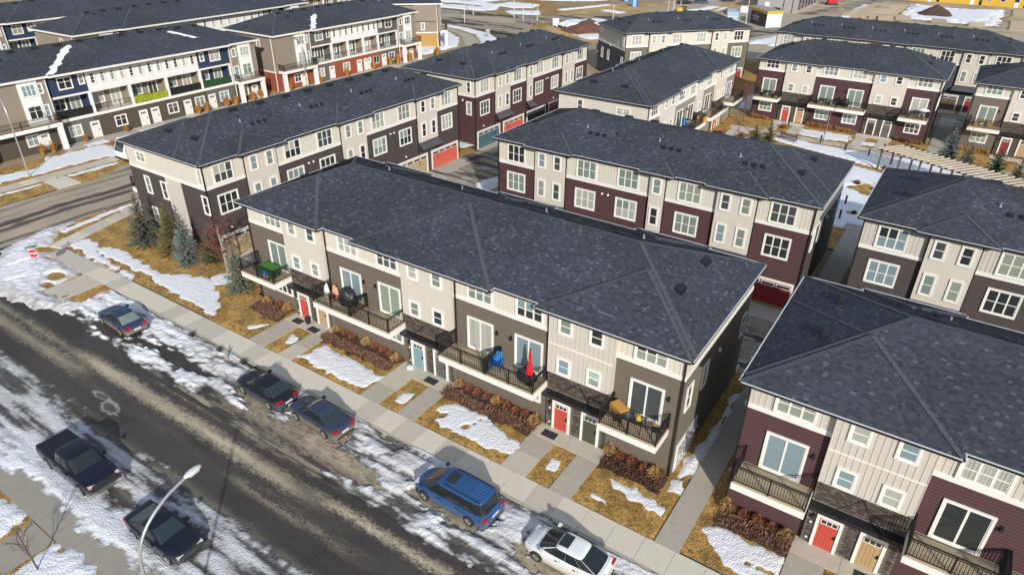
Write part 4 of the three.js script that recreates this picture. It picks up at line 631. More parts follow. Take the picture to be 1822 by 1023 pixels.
{ const p = pavement('concrete walk along the courtyard row'); slabs(p, -20, 24, -71.9, -70.3, 26, 1, 0.13, ['concrete2', 'concrete3']);
  for (const x of [-15.6, -3.9, 12.4]) { slabs(p, x, x + 4.6, -78.2, -76.9, 2, 1, 0.16, ['concrete2', 'concrete']); slabs(p, x + 0.2, x + 1.6, -76.9, -71.9, 1, 3, 0.14, ['concrete2']); slabs(p, x + 3.1, x + 4.5, -76.9, -71.9, 1, 3, 0.14, ['concrete2']); } slabs(p, 5.3, 7.4, -95, -72, 1, 10, 0.12, ['concrete3']); slabs(p, 1.5, 3.4, -43.6, -25, 1, 9, 0.12, ['concrete3']); slabs(p, -1, 8, -43.6, -42.2, 6, 1, 0.125, ['concrete3']); slabs(p, -19.5, -16.8, -70.5, -44, 1, 14, 0.13, ['concrete2']); }
// ------------------------------------------------------------------ planting
const leafMat = (key, c) => std(key, c, 0.95, { side: THREE.DoubleSide, vertexColors: true });
leafMat('needles', [1, 1, 1]); leafMat('twigs', [1, 1, 1]);
function spruceGeo(h, r, hue, sd, loose = 1) {
  seed = sd; const b = new MB().color([1, 1, 1]), tr = new MB(); tr.tube(V(0, 0, 0), V(0, h * 0.97, 0), 0.055 * h / 3 + 0.03, 0.012, 7);
  const levels = Math.round(h * 6.5);
  for (let l = 0; l < levels; l++) {
    const f = l / levels, y = h * (0.05 + 0.93 * f), rr = r * Math.pow(1 - f, 0.85) * R(0.8, 1.12) + 0.06, n = Math.max(4, Math.round(10 * (1 - f) + 4));
    for (let k = 0; k < n; k++) {
      const a = R(0, 6.283), len = rr * R(0.62, 1.1), droop = mix(0.28, -0.35, f) * len + R(-0.08, 0.08), dx = Math.cos(a), dz = Math.sin(a), m = Math.max(5, Math.round(len * 15 * loose));
      for (let q = 0; q < m; q++) {
        const t = (q + 0.6) / m, px = dx * len * t, pz = dz * len * t, py = y - droop * t + 0.22 * len * t * t, wd = (0.30 * (1 - t * 0.55)) * Math.min(1, len) * R(0.5, 1.1), sA = a + (q % 2 ? 1 : -1) * R(0.5, 1.1);
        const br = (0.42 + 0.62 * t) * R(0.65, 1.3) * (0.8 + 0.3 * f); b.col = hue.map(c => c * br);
        const e = V(px + Math.cos(sA) * wd, py + R(-0.07, 0.06), pz + Math.sin(sA) * wd), o = V(px, py, pz), s = 0.035 + 0.03 * rnd(), u = V(-Math.sin(sA) * s, s * R(0.2, 1), Math.cos(sA) * s);
        b.tri(o.clone().add(u), o.clone().sub(u), e); b.tri(o, V(px, py - s * 1.6, pz), e);
      }
    }
  }
  return { crown: b.geo(), trunk: tr.geo() };
}
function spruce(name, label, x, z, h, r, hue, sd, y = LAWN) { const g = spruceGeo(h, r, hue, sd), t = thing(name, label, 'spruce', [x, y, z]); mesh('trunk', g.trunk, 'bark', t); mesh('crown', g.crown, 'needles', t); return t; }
const GREEN = [0.11, 0.125, 0.045], OLIVE = [0.185, 0.16, 0.055], BLUE = [0.21, 0.255, 0.23], GREY = [0.19, 0.195, 0.14];
spruce('spruce_tree', 'greyish green spruce nearest the left road', -53.0, -0.1, 5.3, 1.75, GREY.map(c => c * 0.8), 11);
spruce('spruce_tree', 'yellowish green spruce second from the road', -49.3, -0.7, 5.0, 1.7, OLIVE, 12);
spruce('spruce_tree', 'pale blue spruce in the middle of the corner group', -46.3, -0.1, 4.7, 1.4, BLUE, 13);
spruce('spruce_tree', 'dark spruce half hidden behind the pale blue spruce', -44.6, -1.4, 3.6, 1.2, GREEN, 14);
spruce('spruce_tree', 'pale grey green spruce beside the first balcony', -38.1, 0.5, 4.5, 1.4, GREY.map(c => c * 1.15), 15);
spruce('spruce_tree', 'small dark spruce left of the courtyard bench', -14.9, -66.0, 2.6, 1.1, GREEN, 16); spruce('spruce_tree', 'yellow green spruce right of the small dark courtyard spruce', -13.2, -66.8, 3.3, 1.1, OLIVE, 17);
spruce('spruce_tree', 'pale blue spruce beyond the pergola', 7.9, -71.6, 4.6, 1.6, BLUE, 18); spruce('spruce_tree', 'slim blue green spruce beside the pergola', 10.1, -69.6, 3.7, 1.25, GREY, 19);
spruce('spruce_tree', 'bushy green spruce before the wine red door', 13.2, -68.2, 4.2, 1.6, GREEN, 20); spruce('spruce_tree', 'yellow green spruce at the right edge', 15.3, -65.4, 3.8, 1.5, OLIVE, 21); spruce('spruce_tree', 'young conifer beside the far end of the maroon garage row', -44.5, -76.5, 4.2, 1.5, OLIVE, 22, 0);
function bareTree(name, label, x, z, h, o) {
  seed = o.sd; const tr = new MB(), cr = new MB().color([1, 1, 1]); const col = o.col || [0.13, 0.07, 0.055];
  const grow = (p, d, len, r, lv) => {
    const q = p.clone().addScaledVector(d, len); (lv === 0 ? tr : cr).tube(p, q, r, r * 0.62, lv < 2 ? 6 : 3, false); if (cr.c) cr.col = col.map(c => c * R(0.75, 1.25)); if (lv >= o.lv) return;
    const n = lv === 0 ? o.n0 || 9 : 4; for (let i = 0; i < n; i++) { const t = lv === 0 ? 0.32 + 0.68 * i / n : R(0.35, 1), a = R(0, 6.28), sp = o.sp || 0.62, dd = d.clone().multiplyScalar(1 - sp * 0.5).add(V(Math.cos(a) * sp, R(0.05, 0.4), Math.sin(a) * sp)).normalize(); grow(p.clone().addScaledVector(d, len * t), dd, len * R(0.42, 0.62) * (lv === 0 ? 0.8 * (1.1 - t * 0.45) : 1), r * 0.42, lv + 1); }
  };
  grow(V(0, 0, 0), V(R(-0.05, 0.05), 1, R(-0.05, 0.05)).normalize(), h * 0.78, o.r || 0.07, 0);
  const t = thing(name, label, 'bare tree', [x, o.y ?? LAWN, z]); mesh('trunk', tr.geo(), o.bark || 'bark', t); mesh('crown', cr.geo(), 'twigs', t); return t;
}
std('palebark', [0.34, 0.29, 0.24], 0.9);
bareTree('bare_tree', 'reddish bare tree with pale trunk between the corner spruces', -41.4, -0.7, 5.8, { sd: 31, lv: 4, n0: 20, r: 0.10, col: [0.17, 0.07, 0.055], bark: 'palebark', sp: 0.85 });
bareTree('bare_tree', 'small bare tree on the snowy near lawn', -23.2, 23.5, 3.6, { sd: 32, lv: 3, n0: 8, r: 0.045, col: [0.07, 0.05, 0.045] });
bareTree('bare_tree', 'tall reddish bare tree before the cream courtyard balconies', -18.9, -73.2, 6.4, { sd: 33, lv: 4, n0: 12, r: 0.08, col: [0.15, 0.065, 0.055], sp: 0.5 });
bareTree('bare_tree', 'slim bare sapling on the snow in front of the courtyard row', -7.5, -75.0, 4.2, { sd: 34, lv: 3, n0: 7, r: 0.05, col: [0.15, 0.09, 0.08], bark: 'palebark' });
bareTree('bare_tree', 'leafless sapling in the middle of the snowy courtyard', -6.9, -70.6, 4.4, { sd: 35, lv: 3, n0: 7, r: 0.045, col: [0.16, 0.10, 0.09] });
bareTree('bare_tree', 'leafless sapling beside the pergola end', -3.6, -68.7, 4.2, { sd: 36, lv: 3, n0: 7, r: 0.045, col: [0.16, 0.10, 0.09] });
bareTree('bare_tree', 'reddish bare tree between the blue green spruces', 9.6, -74.5, 4.6, { sd: 37, lv: 4, n0: 9, r: 0.06, col: [0.15, 0.055, 0.05] });
bareTree('bare_tree', 'reddish bare tree before the tan courtyard door', 17.4, -73.5, 4.6, { sd: 38, lv: 4, n0: 9, r: 0.06, col: [0.15, 0.055, 0.05] });
bareTree('bare_tree', 'thin sapling by the courtyard walk, left of the red door', -17.9, -68.2, 4.6, { sd: 39, lv: 3, n0: 8, r: 0.05, col: [0.14, 0.09, 0.08] });
// shrubs: tan grass clumps, red brown dogwood, low hedges of dead twigs
function shrubGeo(n, r, h, cols, sd, up = 1) { seed = sd; const b = new MB().color([1, 1, 1]); for (let i = 0; i < n; i++) { const a = R(0, 6.283), q = Math.sqrt(rnd()), bx = Math.cos(a) * r * 0.3 * q, bz = Math.sin(a) * r * 0.3 * q, ex = Math.cos(a) * r * q * R(0.8, 1.15), ez = Math.sin(a) * r * q * R(0.8, 1.15), ey = h * (1 - q * q * 0.6 * up) * R(0.65, 1.1), w = R(0.012, 0.03), c = pick(cols), k = R(0.6, 1.35); b.col = c.map(v => v * k); const p = V(-Math.sin(a) * w, 0, Math.cos(a) * w); b.tri(V(bx, 0, bz).sub(p), V(bx, 0, bz).add(p), V(ex, ey, ez)); const mx = V((bx + ex) / 2, ey * 0.6, (bz + ez) / 2); b.tri(mx, mx.clone().add(V(p.x * 2, 0.04, p.z * 2)), V(ex + R(-0.1, 0.1), ey * R(0.8, 1.05), ez + R(-0.1, 0.1))); } return b.geo(); }
const TAN = [[0.50, 0.31, 0.13], [0.62, 0.42, 0.20], [0.38, 0.21, 0.08]], RED = [[0.24, 0.075, 0.04], [0.32, 0.11, 0.055], [0.40, 0.18, 0.085]], RUST = [[0.20, 0.105, 0.065], [0.29, 0.155, 0.095], [0.15, 0.08, 0.052]], ORANGE = [[0.48, 0.22, 0.05], [0.56, 0.30, 0.09], [0.36, 0.15, 0.03]];
const tanG = [1, 2].map(i => shrubGeo(420, 0.55, 0.75, TAN, 60 + i)), redG = [1, 2].map(i => shrubGeo(520, 0.48, 0.62, RED, 70 + i)), orG = [1, 2].map(i => shrubGeo(420, 0.55, 1.35, ORANGE, 80 + i, 0.5));
function shrub(geos, name, label, cat, x, z, s, group, y = LAWN) { const o = mesh(name, pick(geos), 'twigs'); o.position.set(x, y, z); o.rotation.y = R(0, 6.28); o.scale.setScalar(s); return tag(o, label, cat, group); }
seed = 99;
const tg = [['left end of the corner bed under the first balcony', -34.6, 0.5], ['right end of the corner bed by the coral door', -32.3, 0.3], ['left end of the bed below the middle balconies', -26.9, 0.25], ['centre of the bed below the middle balconies', -23.7, 0.2], ['right end of the bed below the middle balconies', -20.6, 0.5], ['left end of the bed below the red umbrella', -15.0, 0.25], ['centre of the bed below the red umbrella', -11.9, 0.25], ['right end of the bed below the red umbrella', -8.75, 0.55], ['left end of the bed below the last balcony', -3.6, 0.25], ['right end of the bed below the last balcony', -0.6, 0.45], ['left end of the bed before the maroon row', 3.6, 0.5], ['right end of the bed before the maroon row', 6.8, 0.75]];
for (const [l, x, z] of tg) shrub(tanG, 'ornamental_grass', 'tan dry grass clump at the ' + l, 'grass clump', x, z, R(0.85, 1.1));
const rg = [[-26.0, 0.1], [-25.2, 0.15], [-22.9, 0.15], [-22.1, 0.15], [-21.4, 0.2], [-14.2, 0.15], [-13.5, 0.2], [-12.7, 0.2], [-11.1, 0.2], [-10.4, 0.25], [-9.6, 0.25], [-2.9, 0.2], [-2.2, 0.25], [-1.4, 0.3], [4.5, 0.5], [5.3, 0.55], [6.0, 0.6], [-33.4, 0.3]];
const ord = ['first', 'second', 'third', 'fourth', 'fifth', 'sixth'], cnt = {};
for (const [x, z] of rg) { const w = x > 3 ? 'before the maroon townhouses' : x > -4 ? 'below the last balcony of the brown row' : x > -15 ? 'below the red umbrella' : x > -27 ? 'below the middle balconies' : 'in the corner bed'; cnt[w] = (cnt[w] || 0) + 1; shrub(redG, 'dogwood_shrub', ord[cnt[w] - 1] + ' round red brown shrub from the left ' + w, 'shrub', x, z, R(0.75, 0.95), 'red brown shrubs along the townhouses'); }
function hedge(label, x0, x1, z0, z1, n, cols, y = LAWN, h = 0.3) { const b = new MB().color([1, 1, 1]); for (let i = 0; i < n; i++) { const x = R(x0, x1), z = R(z0, z1) + (fbm(x * 0.9, 4, 7, 2) - 0.5) * 0.4, c = pick(cols), k = R(0.55, 1.4), hh = h * R(0.3, 1.0) * (0.55 + 0.9 * fbm(x * 1.3, z * 1.3, 77, 2)), a = R(0, 6.28), w = R(0.012, 0.035); b.col = c.map(v => v * k); const t = V(x + Math.cos(a) * R(0.05, 0.2), hh, z + Math.sin(a) * R(0.05, 0.2)), p = V(-Math.sin(a) * w, 0, Math.cos(a) * w); b.tri(V(x, 0, z).sub(p), V(x, 0, z).add(p), t); b.tri(V(x + R(-0.12, 0.12), hh * 0.45, z), t, V(t.x + p.x * 2, hh * 0.85, t.z + p.z * 2)); } const o = mesh('hedge', b.geo(), 'twigs'); o.position.y = y; return tag(o, label, 'hedge'); }
hedge('low rust brown hedge in the corner bed by the spruces', -35.2, -32.0, 0.7, 1.9, 1700, RUST); hedge('low rust brown hedge below the middle balconies', -27.3, -20.4, 0.95, 1.75, 3000, RUST); hedge('low rust brown hedge below the red umbrella balcony', -15.6, -8.5, 0.95, 1.75, 3100, RUST); hedge('low dark brown hedge below the last balcony', -3.7, -0.2, 0.75, 1.6, 2000, [[0.10, 0.05, 0.03], [0.15, 0.075, 0.045]]); hedge('low rust brown hedge before the maroon row', 3.4, 7.0, 0.95, 1.9, 2400, RUST);
hedge('rust brown hedge under the left window of the courtyard row', -19.2, -16.4, -78.2, -77.4, 900, ORANGE.concat(RUST), 0.1, 0.6); hedge('rust brown hedge under the middle windows of the courtyard row', -11.0, -4.2, -78.2, -77.5, 1900, ORANGE.concat(RUST), 0.1, 0.6); hedge('rust brown hedge under the right window of the courtyard row', 0.9, 4.4, -78.2, -77.4, 1000, RUST, 0.1, 0.6); hedge('dry yellow hedge under the window beside the wine red door', 8.8, 12.2, -78.9, -78.1, 900, ORANGE, 0.1, 0.6);
// mulch beds under them
std('mulch', [0.085, 0.05, 0.032], 0.98, { map: mot2, bumpMap: fineBump, bumpScale: 0.04 });
for (const [a, e, z0, z1, l] of [[-35.6, -31.8, 0, 2.0, 'corner'], [-27.5, -20.2, 0, 1.85, 'middle'], [-15.7, -8.45, 0, 1.85, 'umbrella'], [-3.8, 0, 0, 1.75, 'last balcony'], [3.3, 7.1, 0.12, 2.0, 'maroon row']]) { const P = rect(a, e, z0, z1), o = field('planting_bed', a, e, z0, z1 + 0.3, 0.16, (x, z) => { const d = Math.min(dPoly(P, x, Math.max(z, z0 + 0.3)), 0.5) + (fbm(x * 2, z * 2, 401, 3) - 0.5) * 0.4; return H(0.09 + 0.05 * clamp(d * 3) + (fbm(x * 6, z * 6, 403, 2) - 0.5) * 0.03, null, d < -0.2); }, 'mulch'); o.userData.kind = 'structure'; o.userData.label = 'dark mulch bed, ' + l; }
for (const [l, x, z, s] of [['before the first paths of the courtyard row', -13.4, -74.6, 1.1], ['on the snow left of the pergola', 1.8, -63.9, 0.8], ['on the bare courtyard ground, left one', 0.0, -56.4, 1.0], ['on the bare courtyard ground, right one', 2.1, -55.6, 0.8], ['in the snow behind the middle maroon row', 1.4, -46.9, 0.7], ['below the cream courtyard balconies', -19.5, -65.5, 1.6], ['beside the courtyard walk left of the two spruces', -16.8, -66.2, 1.5]]) shrub(redG, 'dogwood_shrub', 'dark red brown shrub ' + l, 'shrub', x, z, s, undefined, 0.1);
[['by the first white door pillar', -88.0, -7.3, 1.1], ['beside the first pillar, second clump', -87.9, -8.6, 1.0], ['under the first blue window', -88.6, -13.0, 0.8], ['under the dark stone window', -88.5, -18.6, 0.8], ['under the fourth window of the blue row', -88.6, -30.0, 1.1], ['beside the fifth white door', -88.5, -31.4, 1.2], ['under the second blue window', -88.6, -35.0, 1.2], ['beside the second blue corner', -88.4, -36.5, 1.2], ['behind the last pillars of the blue row', -88.4, -39.8, 1.2], ['behind the last pillars, right clump', -88.4, -41.4, 1.2], ['behind the first pillars of the red row', -88.6, -47.6, 1.3], ['under the first window of the red row', -88.8, -54.6, 1.0], ['under the second window of the red row', -88.8, -61.0, 1.2], ['under the third window of the red row', -88.8, -68.0, 1.2], ['beside the last door of the red row', -88.8, -72.6, 1.3], ['at the corner before the last red pillars', -88.6, -74.6, 1.4], ['behind the last red pillars', -88.6, -78.2, 1.4], ['beyond the red row beside the path', -87.0, -85.0, 1.6]].forEach(([l, x, z, s]) => shrub(orG, 'ornamental_grass', 'orange dry grass ' + l, 'grass clump', x, z, s));
// ------------------------------------------------------------------ the blue and white rows at the left
function rowhouse(o) {   // front faces +z, local x from its left end; loggias between two taupe ends
  const g = thing('townhouse_row', o.label, 'townhouses', o.pos, o.turn, o.group), L = o.L, D = 12, top = 9.0, Fs = frames(L, D), bs = {}, F = Fs.front, det = o.detail || 1;
  let cut = 0; const b = (k, FF) => { const q = k + '#' + (cut++), m = bs[q] || (bs[q] = new MB()); m.t = FF ? FF.m : null; return m; };
  const e0 = o.e0, e1 = o.e1, a0 = e0 + 5.1, a1 = L - e1 - 5.4;   // ends, accent bays
  // taupe ends with a white bay, a deck on pillars before them
  for (const [x0, x1, bay0, bay1, sl] of [[0, e0, e0 - 3.3, e0 - 1.0, e0 - 0.75], [L - e1, L, L - e1 + 1.5, L - e1 + 3.8, L - e1 + 0.75]]) {
    b('up_taupe', F).box(x0, 3.3, -0.2, x1, top, 0.35, 'b'); b('ground_' + o.ground, F).box(x0, -0.5, -0.2, x1, 3.3, 0.1, 'b');
    b('bay_white', F).box(bay0, 3.3, 0, bay1, top - 0.02, 0.5, 'b');
    addWin(g, F, (bay0 + bay1) / 2, 7.0, 'win3', 1.75, 1.55, 0.5, 1); addWin(g, F, (bay0 + bay1) / 2, 4.2, 'win2', 1.75, 1.75, 0.5, 1);
    const sx = x0 === 0 ? x1 - 0.85 : x0 + 0.75; addWin(g, F, sx, 7.1, 'win1', 0.85, 1.35, 0.36, 1); addWin(g, F, sx, 3.6, 'slot', 1.0, 2.2, 0.36, 1, 'g_blue');
    const dk = new MB().box(x0 + 0.05, 3.12, 0.1, x1 - 0.05, 3.55, 1.75); const bm = dk.build('balcony', 'white', g); mesh('deck', boxGeo(x0 + 0.1, 3.55, 0.36, x1 - 0.1, 3.58, 1.7), 'deck', bm); const w = +(x1 - x0 - 0.1).toFixed(2), r = mesh('railing', railGeo(w), 'railing', bm); r.position.set(x0 + 0.05, 3.56, 1.68); r.scale.set(1, 1, 0.8);
    for (const px of [x0 + 0.35, x1 - 0.35]) mesh('pillar', boxGeo(px - 0.28, -0.1, 1.1, px + 0.28, 3.12, 1.66), 'white', g);
    addDoor(g, F, x0 === 0 ? x1 - 2.0 : x0 + 3.6, 0.12, 'white', 0.12); addWin(g, F, x0 === 0 ? x1 - 3.4 : x0 + 1.7, 0.95, 'win2', 1.5, 1.5, 0.12, 1);
  }
  // middle: third floor wall, loggias behind white columns, ground floor
  const cols = [e0, a0]; const n = 3; for (let i = 1; i < n; i++) cols.push(mix(a0, a1, i / n)); cols.push(a1, L - e1);
  lap(b('lap_' + o.accent, F), e0, a0, 6.3, top, 0); lap(b('lap_' + o.accent, F), a1, L - e1, 6.3, top, 0); plane(b('panel_white', F), a0, a1, 6.3, top, 0.02); b('panel_white', F).box(a0, 6.1, -1.6, a1, 6.3, 0.06, 'b');
  b('trim', F).box(e0, 6.05, -0.02, L - e1, 6.3, 0.05, 'b'); b('trim', F).box(e0, 3.0, -1.6, L - e1, 3.35, 0.08, 'b'); b('soffit', F).box(e0, 6.02, -1.6, L - e1, 6.06, 0.0, 'b');
  for (let i = 0; i < cols.length - 1; i++) {
    const x0 = cols[i], x1 = cols[i + 1], acc = i === 0 || i === cols.length - 2, m = acc ? o.accent : i === 1 ? 'taupe' : 'taupe';
    plane(b('up_' + m, F), x0, x1, 3.3, 6.1, -1.6); b('up_' + m, F).box(x0, 3.3, -1.6, x0 + 0.08, 6.1, -0.05); b('up_' + m, F).box(x1 - 0.08, 3.3, -1.6, x1, 6.1, -0.05);
    addWin(g, F, x0 + 1.7, 4.1, 'win2', 1.6, 1.6, -1.58, 1); addWin(g, F, x1 - 1.4, 3.4, 'slider', 1.5, 2.3, -1.58, 1);
    const w = +(x1 - x0 - 0.3).toFixed(2), rl = mesh('railing', cached('lr' + w, () => { const q = new MB(); q.bar(V(0, 1.02, 0), V(w, 1.02, 0), 0.05); q.bar(V(0, 0.1, 0), V(w, 0.1, 0), 0.03); for (let k = 0; k <= 3; k++) q.bar(V(w * k / 3, 0, 0), V(w * k / 3, 1.02, 0), 0.05); for (let k = 0; k < w / 0.13; k++) q.bar(V(k * 0.13, 0.1, 0), V(k * 0.13, 1, 0), 0.014); return q.geo(); }), 'railing', g); rl.position.set(x0 + 0.15, 3.36, -0.06);
    const scr = (o.screens || {})[i]; if (scr) { const sg = new MB().color([1, 1, 1]); for (let k = 0; k < 900; k++) { const px = R(0.1, w - 0.1), py = R(0.08, 0.98), s = R(0.04, 0.1), q = scr.map(c => c * R(0.5, 1.5)); sg.col = q; sg.tri(V(px - s, py, 0.02 + R(0, 0.06)), V(px + s, py + R(-s, s), 0.02 + R(0, 0.08)), V(px, py + s * 1.4, 0.03 + R(0, 0.08))); } const sm = sg.build('leaf_screen', 'twigs', rl); sm.userData.kind = 'stuff'; mesh('screen_backing', boxGeo(0.05, 0.05, -0.02, w - 0.05, 1.0, 0.0), std('scr' + i + o.accent, scr.map(c => c * 0.6), 0.9), rl); }
  }
  for (let i = 0; i < cols.length; i++) mesh('column', boxGeo(cols[i] - 0.17, 3.3, -0.3, cols[i] + 0.17, 6.1, 0.07), 'white', g);
  const gz = -0.05; plane(b('ground_' + o.ground, F), a0 - 0.4, a1 + 0.4, -0.5, 3.05, gz); plane(b('lap_' + (o.gacc || o.accent), F), e0, a0 - 0.4, -0.5, 3.05, gz); plane(b('lap_' + (o.gacc || o.accent), F), a1 + 0.4, L - e1, -0.5, 3.05, gz);
  for (const [t, k] of [[e0 + 2.0, 'w'], [e0 + 4.6, 'd'], [a0 + 3.1, 'w'], [a0 + 6.4, 'd'], [a0 + 8.2, 'd'], [a0 + 11.0, 'w'], [a1 - 3.0, 'd'], [a1 - 0.9, 'w'], [a1 + 1.2, 'd'], [a1 + 3.4, 'w']]) k === 'w' ? addWin(g, F, t, 0.85, 'win2', 1.7, 1.55, gz + 0.02, 1) : addDoor(g, F, t, 0.12, 'white', gz + 0.02);
  for (const [c, w2] of [[e0 + 2.4, 1.85], [a1 + 3.0, 1.85]]) addWin(g, F, c, 7.0, 'win2', w2, 1.6, 0.03, 1); addWin(g, F, e0 + 4.5, 7.25, 'win1', 0.8, 1.35, 0.03, 1); addWin(g, F, a1 + 0.8, 7.25, 'win1', 0.8, 1.35, 0.03, 1);
  const ns = o.slots || 12; for (let i = 0; i < ns; i++) addWin(g, F, a0 + (i + 0.62) * (a1 - a0) / (ns + 0.25), 7.05, 'slot', 0.72, 1.5, 0.03, 1, pick(['g_dark', 'g_dark', 'g_dim', 'g_blue', 'g_pale']));
  // back and gables
  b('up_taupe', Fs.back).box(0, -0.5, -0.1, L, top, 0.0, 'b');
  for (const FF of [Fs.left, Fs.right]) { b('up_taupe', FF).box(0, 3.3, -0.1, D - 0.3, top, 0.0, 'b'); b('ground_' + (o.gable || o.ground), FF).box(0, -0.5, -0.1, D - 0.3, 3.05, 0.0, 'b'); b('trim', FF).box(0, 3.05, -0.1, D - 0.3, 3.3, 0.05, 'b'); addWin(g, FF, o.panel ? 8.4 : 3.0, o.panel ? 3.7 : 4.3, 'win1', 0.9, 1.6, 0.01, 1); if (!o.panel) addWin(g, FF, 8.2, 6.9, 'win1', 0.9, 1.4, 0.01, 1); b('spout', FF).box(D - 0.5, 0, 0, D - 0.4, top, 0.09, 'b'); if (o.panel) b('up_taupe', FF).box(6.4, 5.6, 0, 11.5, 8.9, 0.4, 'b'); }
  for (const x of [e0, L - e1]) b('spout', F).box(x - 0.05, 0.1, 0.36, x + 0.05, top, 0.45, 'b');
  const rects = [[-0.45, L + 0.45, 0.75, -D - 0.45], [e0 + 0.35, L - e1 - 0.35, 1.2, -D - 0.6]]; const rf = hipRoof(g, rects, 9.18, {});
  const gm = new MB(), q0 = e0 + 0.35, q1 = L - e1 - 0.35; gm.box(-0.55, 8.95, -D - 0.45, -0.45, 9.2, 0.75); gm.box(L + 0.45, 8.95, -D - 0.45, L + 0.55, 9.2, 0.75); gm.box(q0, 8.95, 1.2, q1, 9.2, 1.3); gm.box(-0.55, 8.95, 0.75, q0, 9.2, 0.86); gm.box(q1, 8.95, 0.75, L + 0.55, 9.2, 0.86); gm.box(-0.55, 8.95, -D - 0.72, L + 0.55, 9.2, -D - 0.6); gm.box(q0 - 0.1, 8.95, 0.86, q0, 9.2, 1.3); gm.box(q1, 8.95, 0.86, q1 + 0.1, 9.2, 1.3); gm.build('gutter', 'trim', g);
  new MB().box(-0.44, 8.96, -D - 0.44, L + 0.44, 9.0, 0.74).box(q0 + 0.01, 8.96, 0.74, q1 - 0.01, 9.0, 1.19).build('soffit', 'soffit', g);
  const put = (geo, m, x, z, ry = 0) => { const v = mesh('roof_vent', geo, m, rf.roof); v.position.set(x, rf.height(x, z) + 0.01, z); v.rotation.y = ry; };
  for (let s = 6; s < L - 4; s += 2.9) { put(ridgeVentGeo, 'vent', s, -5.2); if (s % 3 < 1.5) put(ventGeo, 'vent', s + 0.9, -4.0 + R(-0.6, 0.6)); }
  if (o.snowHip) for (const [P, Q] of o.snowHip) { const sm = new MB(), y = (x, z) => rf.height(x, z) + 0.045, n = 12, off = 0.6; for (let i = 0; i < n; i++) { const a = i / n, c = (i + 1) / n, x0 = mix(P[0], Q[0], a), z0 = mix(P[1], Q[1], a), x1 = mix(P[0], Q[0], c), z1 = mix(P[1], Q[1], c), w0 = off * (0.5 + vnoise(i, 3, 8)), w1 = off * (0.5 + vnoise(i + 1, 3, 8)); sm.quad(V(x0 - w0, y(x0 - w0, z0), z0), V(x0, y(x0, z0) + 0.05, z0), V(x1, y(x1, z1) + 0.05, z1), V(x1 - w1, y(x1 - w1, z1), z1)); sm.quad(V(x0, y(x0, z0) + 0.05, z0), V(x0 + w0, y(x0 + w0, z0), z0), V(x1 + w1, y(x1 + w1, z1), z1), V(x1, y(x1, z1) + 0.05, z1)); } const s = sm.build('snow_strip', 'roofsnow', rf.roof); }
  for (const kk in bs) { const k = kk.split('#')[0]; const nm = k === 'trim' ? 'trim_band' : k === 'soffit' ? 'soffit' : k === 'spout' ? 'downspout' : k.startsWith('lap_') ? 'lap_siding' : k.startsWith('bay') ? 'bay' : k.startsWith('panel') ? 'panel_wall' : k.startsWith('ground') ? 'ground_floor_wall' : 'wall'; const m = k === 'trim' ? 'trim' : k === 'soffit' ? 'soffit' : k === 'spout' ? 'white' : k.split('_')[1]; bs[kk].build(nm, m, g); }
  return g;
}
std('roofsnow', [0.83, 0.84, 0.86], 0.8);
seed = 777;
rowhouse({ label: 'blue, white and taupe townhouse row at the left, dark stone ground floor', pos: [-89.4, 0, -1.0], turn: Math.PI / 2, L: 41.2, e0: 9.5, e1: 4.8, accent: 'navy', ground: 'darkstone', gacc: 'greysiding', screens: { 0: [0.02, 0.02, 0.022], 2: [0.36, 0.42, 0.02], 3: [0.02, 0.02, 0.02], 4: [0.03, 0.085, 0.03] }, snowHip: [[[10.0, 1.05], [15.6, -4.55]], [[33.0, -1.8], [30.4, -4.4]]] });
rowhouse({ label: 'charcoal, white and taupe townhouse row with a red brick ground floor', pos: [-89.6, 0, -46.2], turn: Math.PI / 2, L: 35.0, e0: 7.4, e1: 5.2, accent: 'greysiding', ground: 'redbrick', slots: 8, snowHip: [[[7.9, 1.05], [12.0, -3.05]]] });
rowhouse({ label: 'grey and white townhouse row behind the blue one', pos: [-115.4, 0, -27.4], turn: Math.PI / 2 + 0.04, L: 50, e0: 7.4, e1: 6, accent: 'greysiding', ground: 'darkstone', slots: 14, screens: {} });
rowhouse({ label: 'farthest left townhouse row with a blue upper bay', pos: [-137.0, 0, -14], turn: Math.PI / 2 + 0.02, L: 48, e0: 12, e1: 6, accent: 'navy', ground: 'darkstone', slots: 12 });
rowhouse({ label: 'taupe townhouse row at the back beside the main road, tan base on its gable', pos: [-93.2, 0, -93.5], turn: 2.32, L: 36, e0: 6, e1: 6, accent: 'greysiding', ground: 'darkstone', gable: 'sheath', slots: 8, panel: true });
rowhouse({ label: 'dark roofed row at the top left edge', pos: [-138.5, 0, -66], turn: Math.PI / 2 + 0.03, L: 48, e0: 7, e1: 6, accent: 'greysiding', ground: 'darkstone', slots: 12 });
// ------------------------------------------------------------------ vehicles: front towards +x, wheels on y = 0
function paint(key, c, o = {}) { const m = new THREE.MeshPhysicalMaterial({ roughness: 0.5, metalness: 0, specularIntensity: 0.35, clearcoat: 0.6, clearcoatRoughness: 0.05, vertexColors: true, ...o }); m.color.setRGB(...c); m.name = key; M[key] = m; return m; }
glass('carglass', [0.012, 0.018, 0.019]); glass('carglass2', [0.016, 0.032, 0.034]); glass('backglass', [0.17, 0.21, 0.19]);
std('taillamp', [0.35, 0.012, 0.012], 0.25); std('headlamp', [0.55, 0.56, 0.57], 0.15); std('amber', [0.5, 0.2, 0.03], 0.3); std('chrome', [0.6, 0.6, 0.6], 0.2, { metalness: 0.9 }); std('alloy', [0.50, 0.49, 0.47], 0.4, { metalness: 0.4 }); std('plastic', [0.022, 0.022, 0.023], 0.6); std('plate', [0.6, 0.6, 0.58], 0.5);
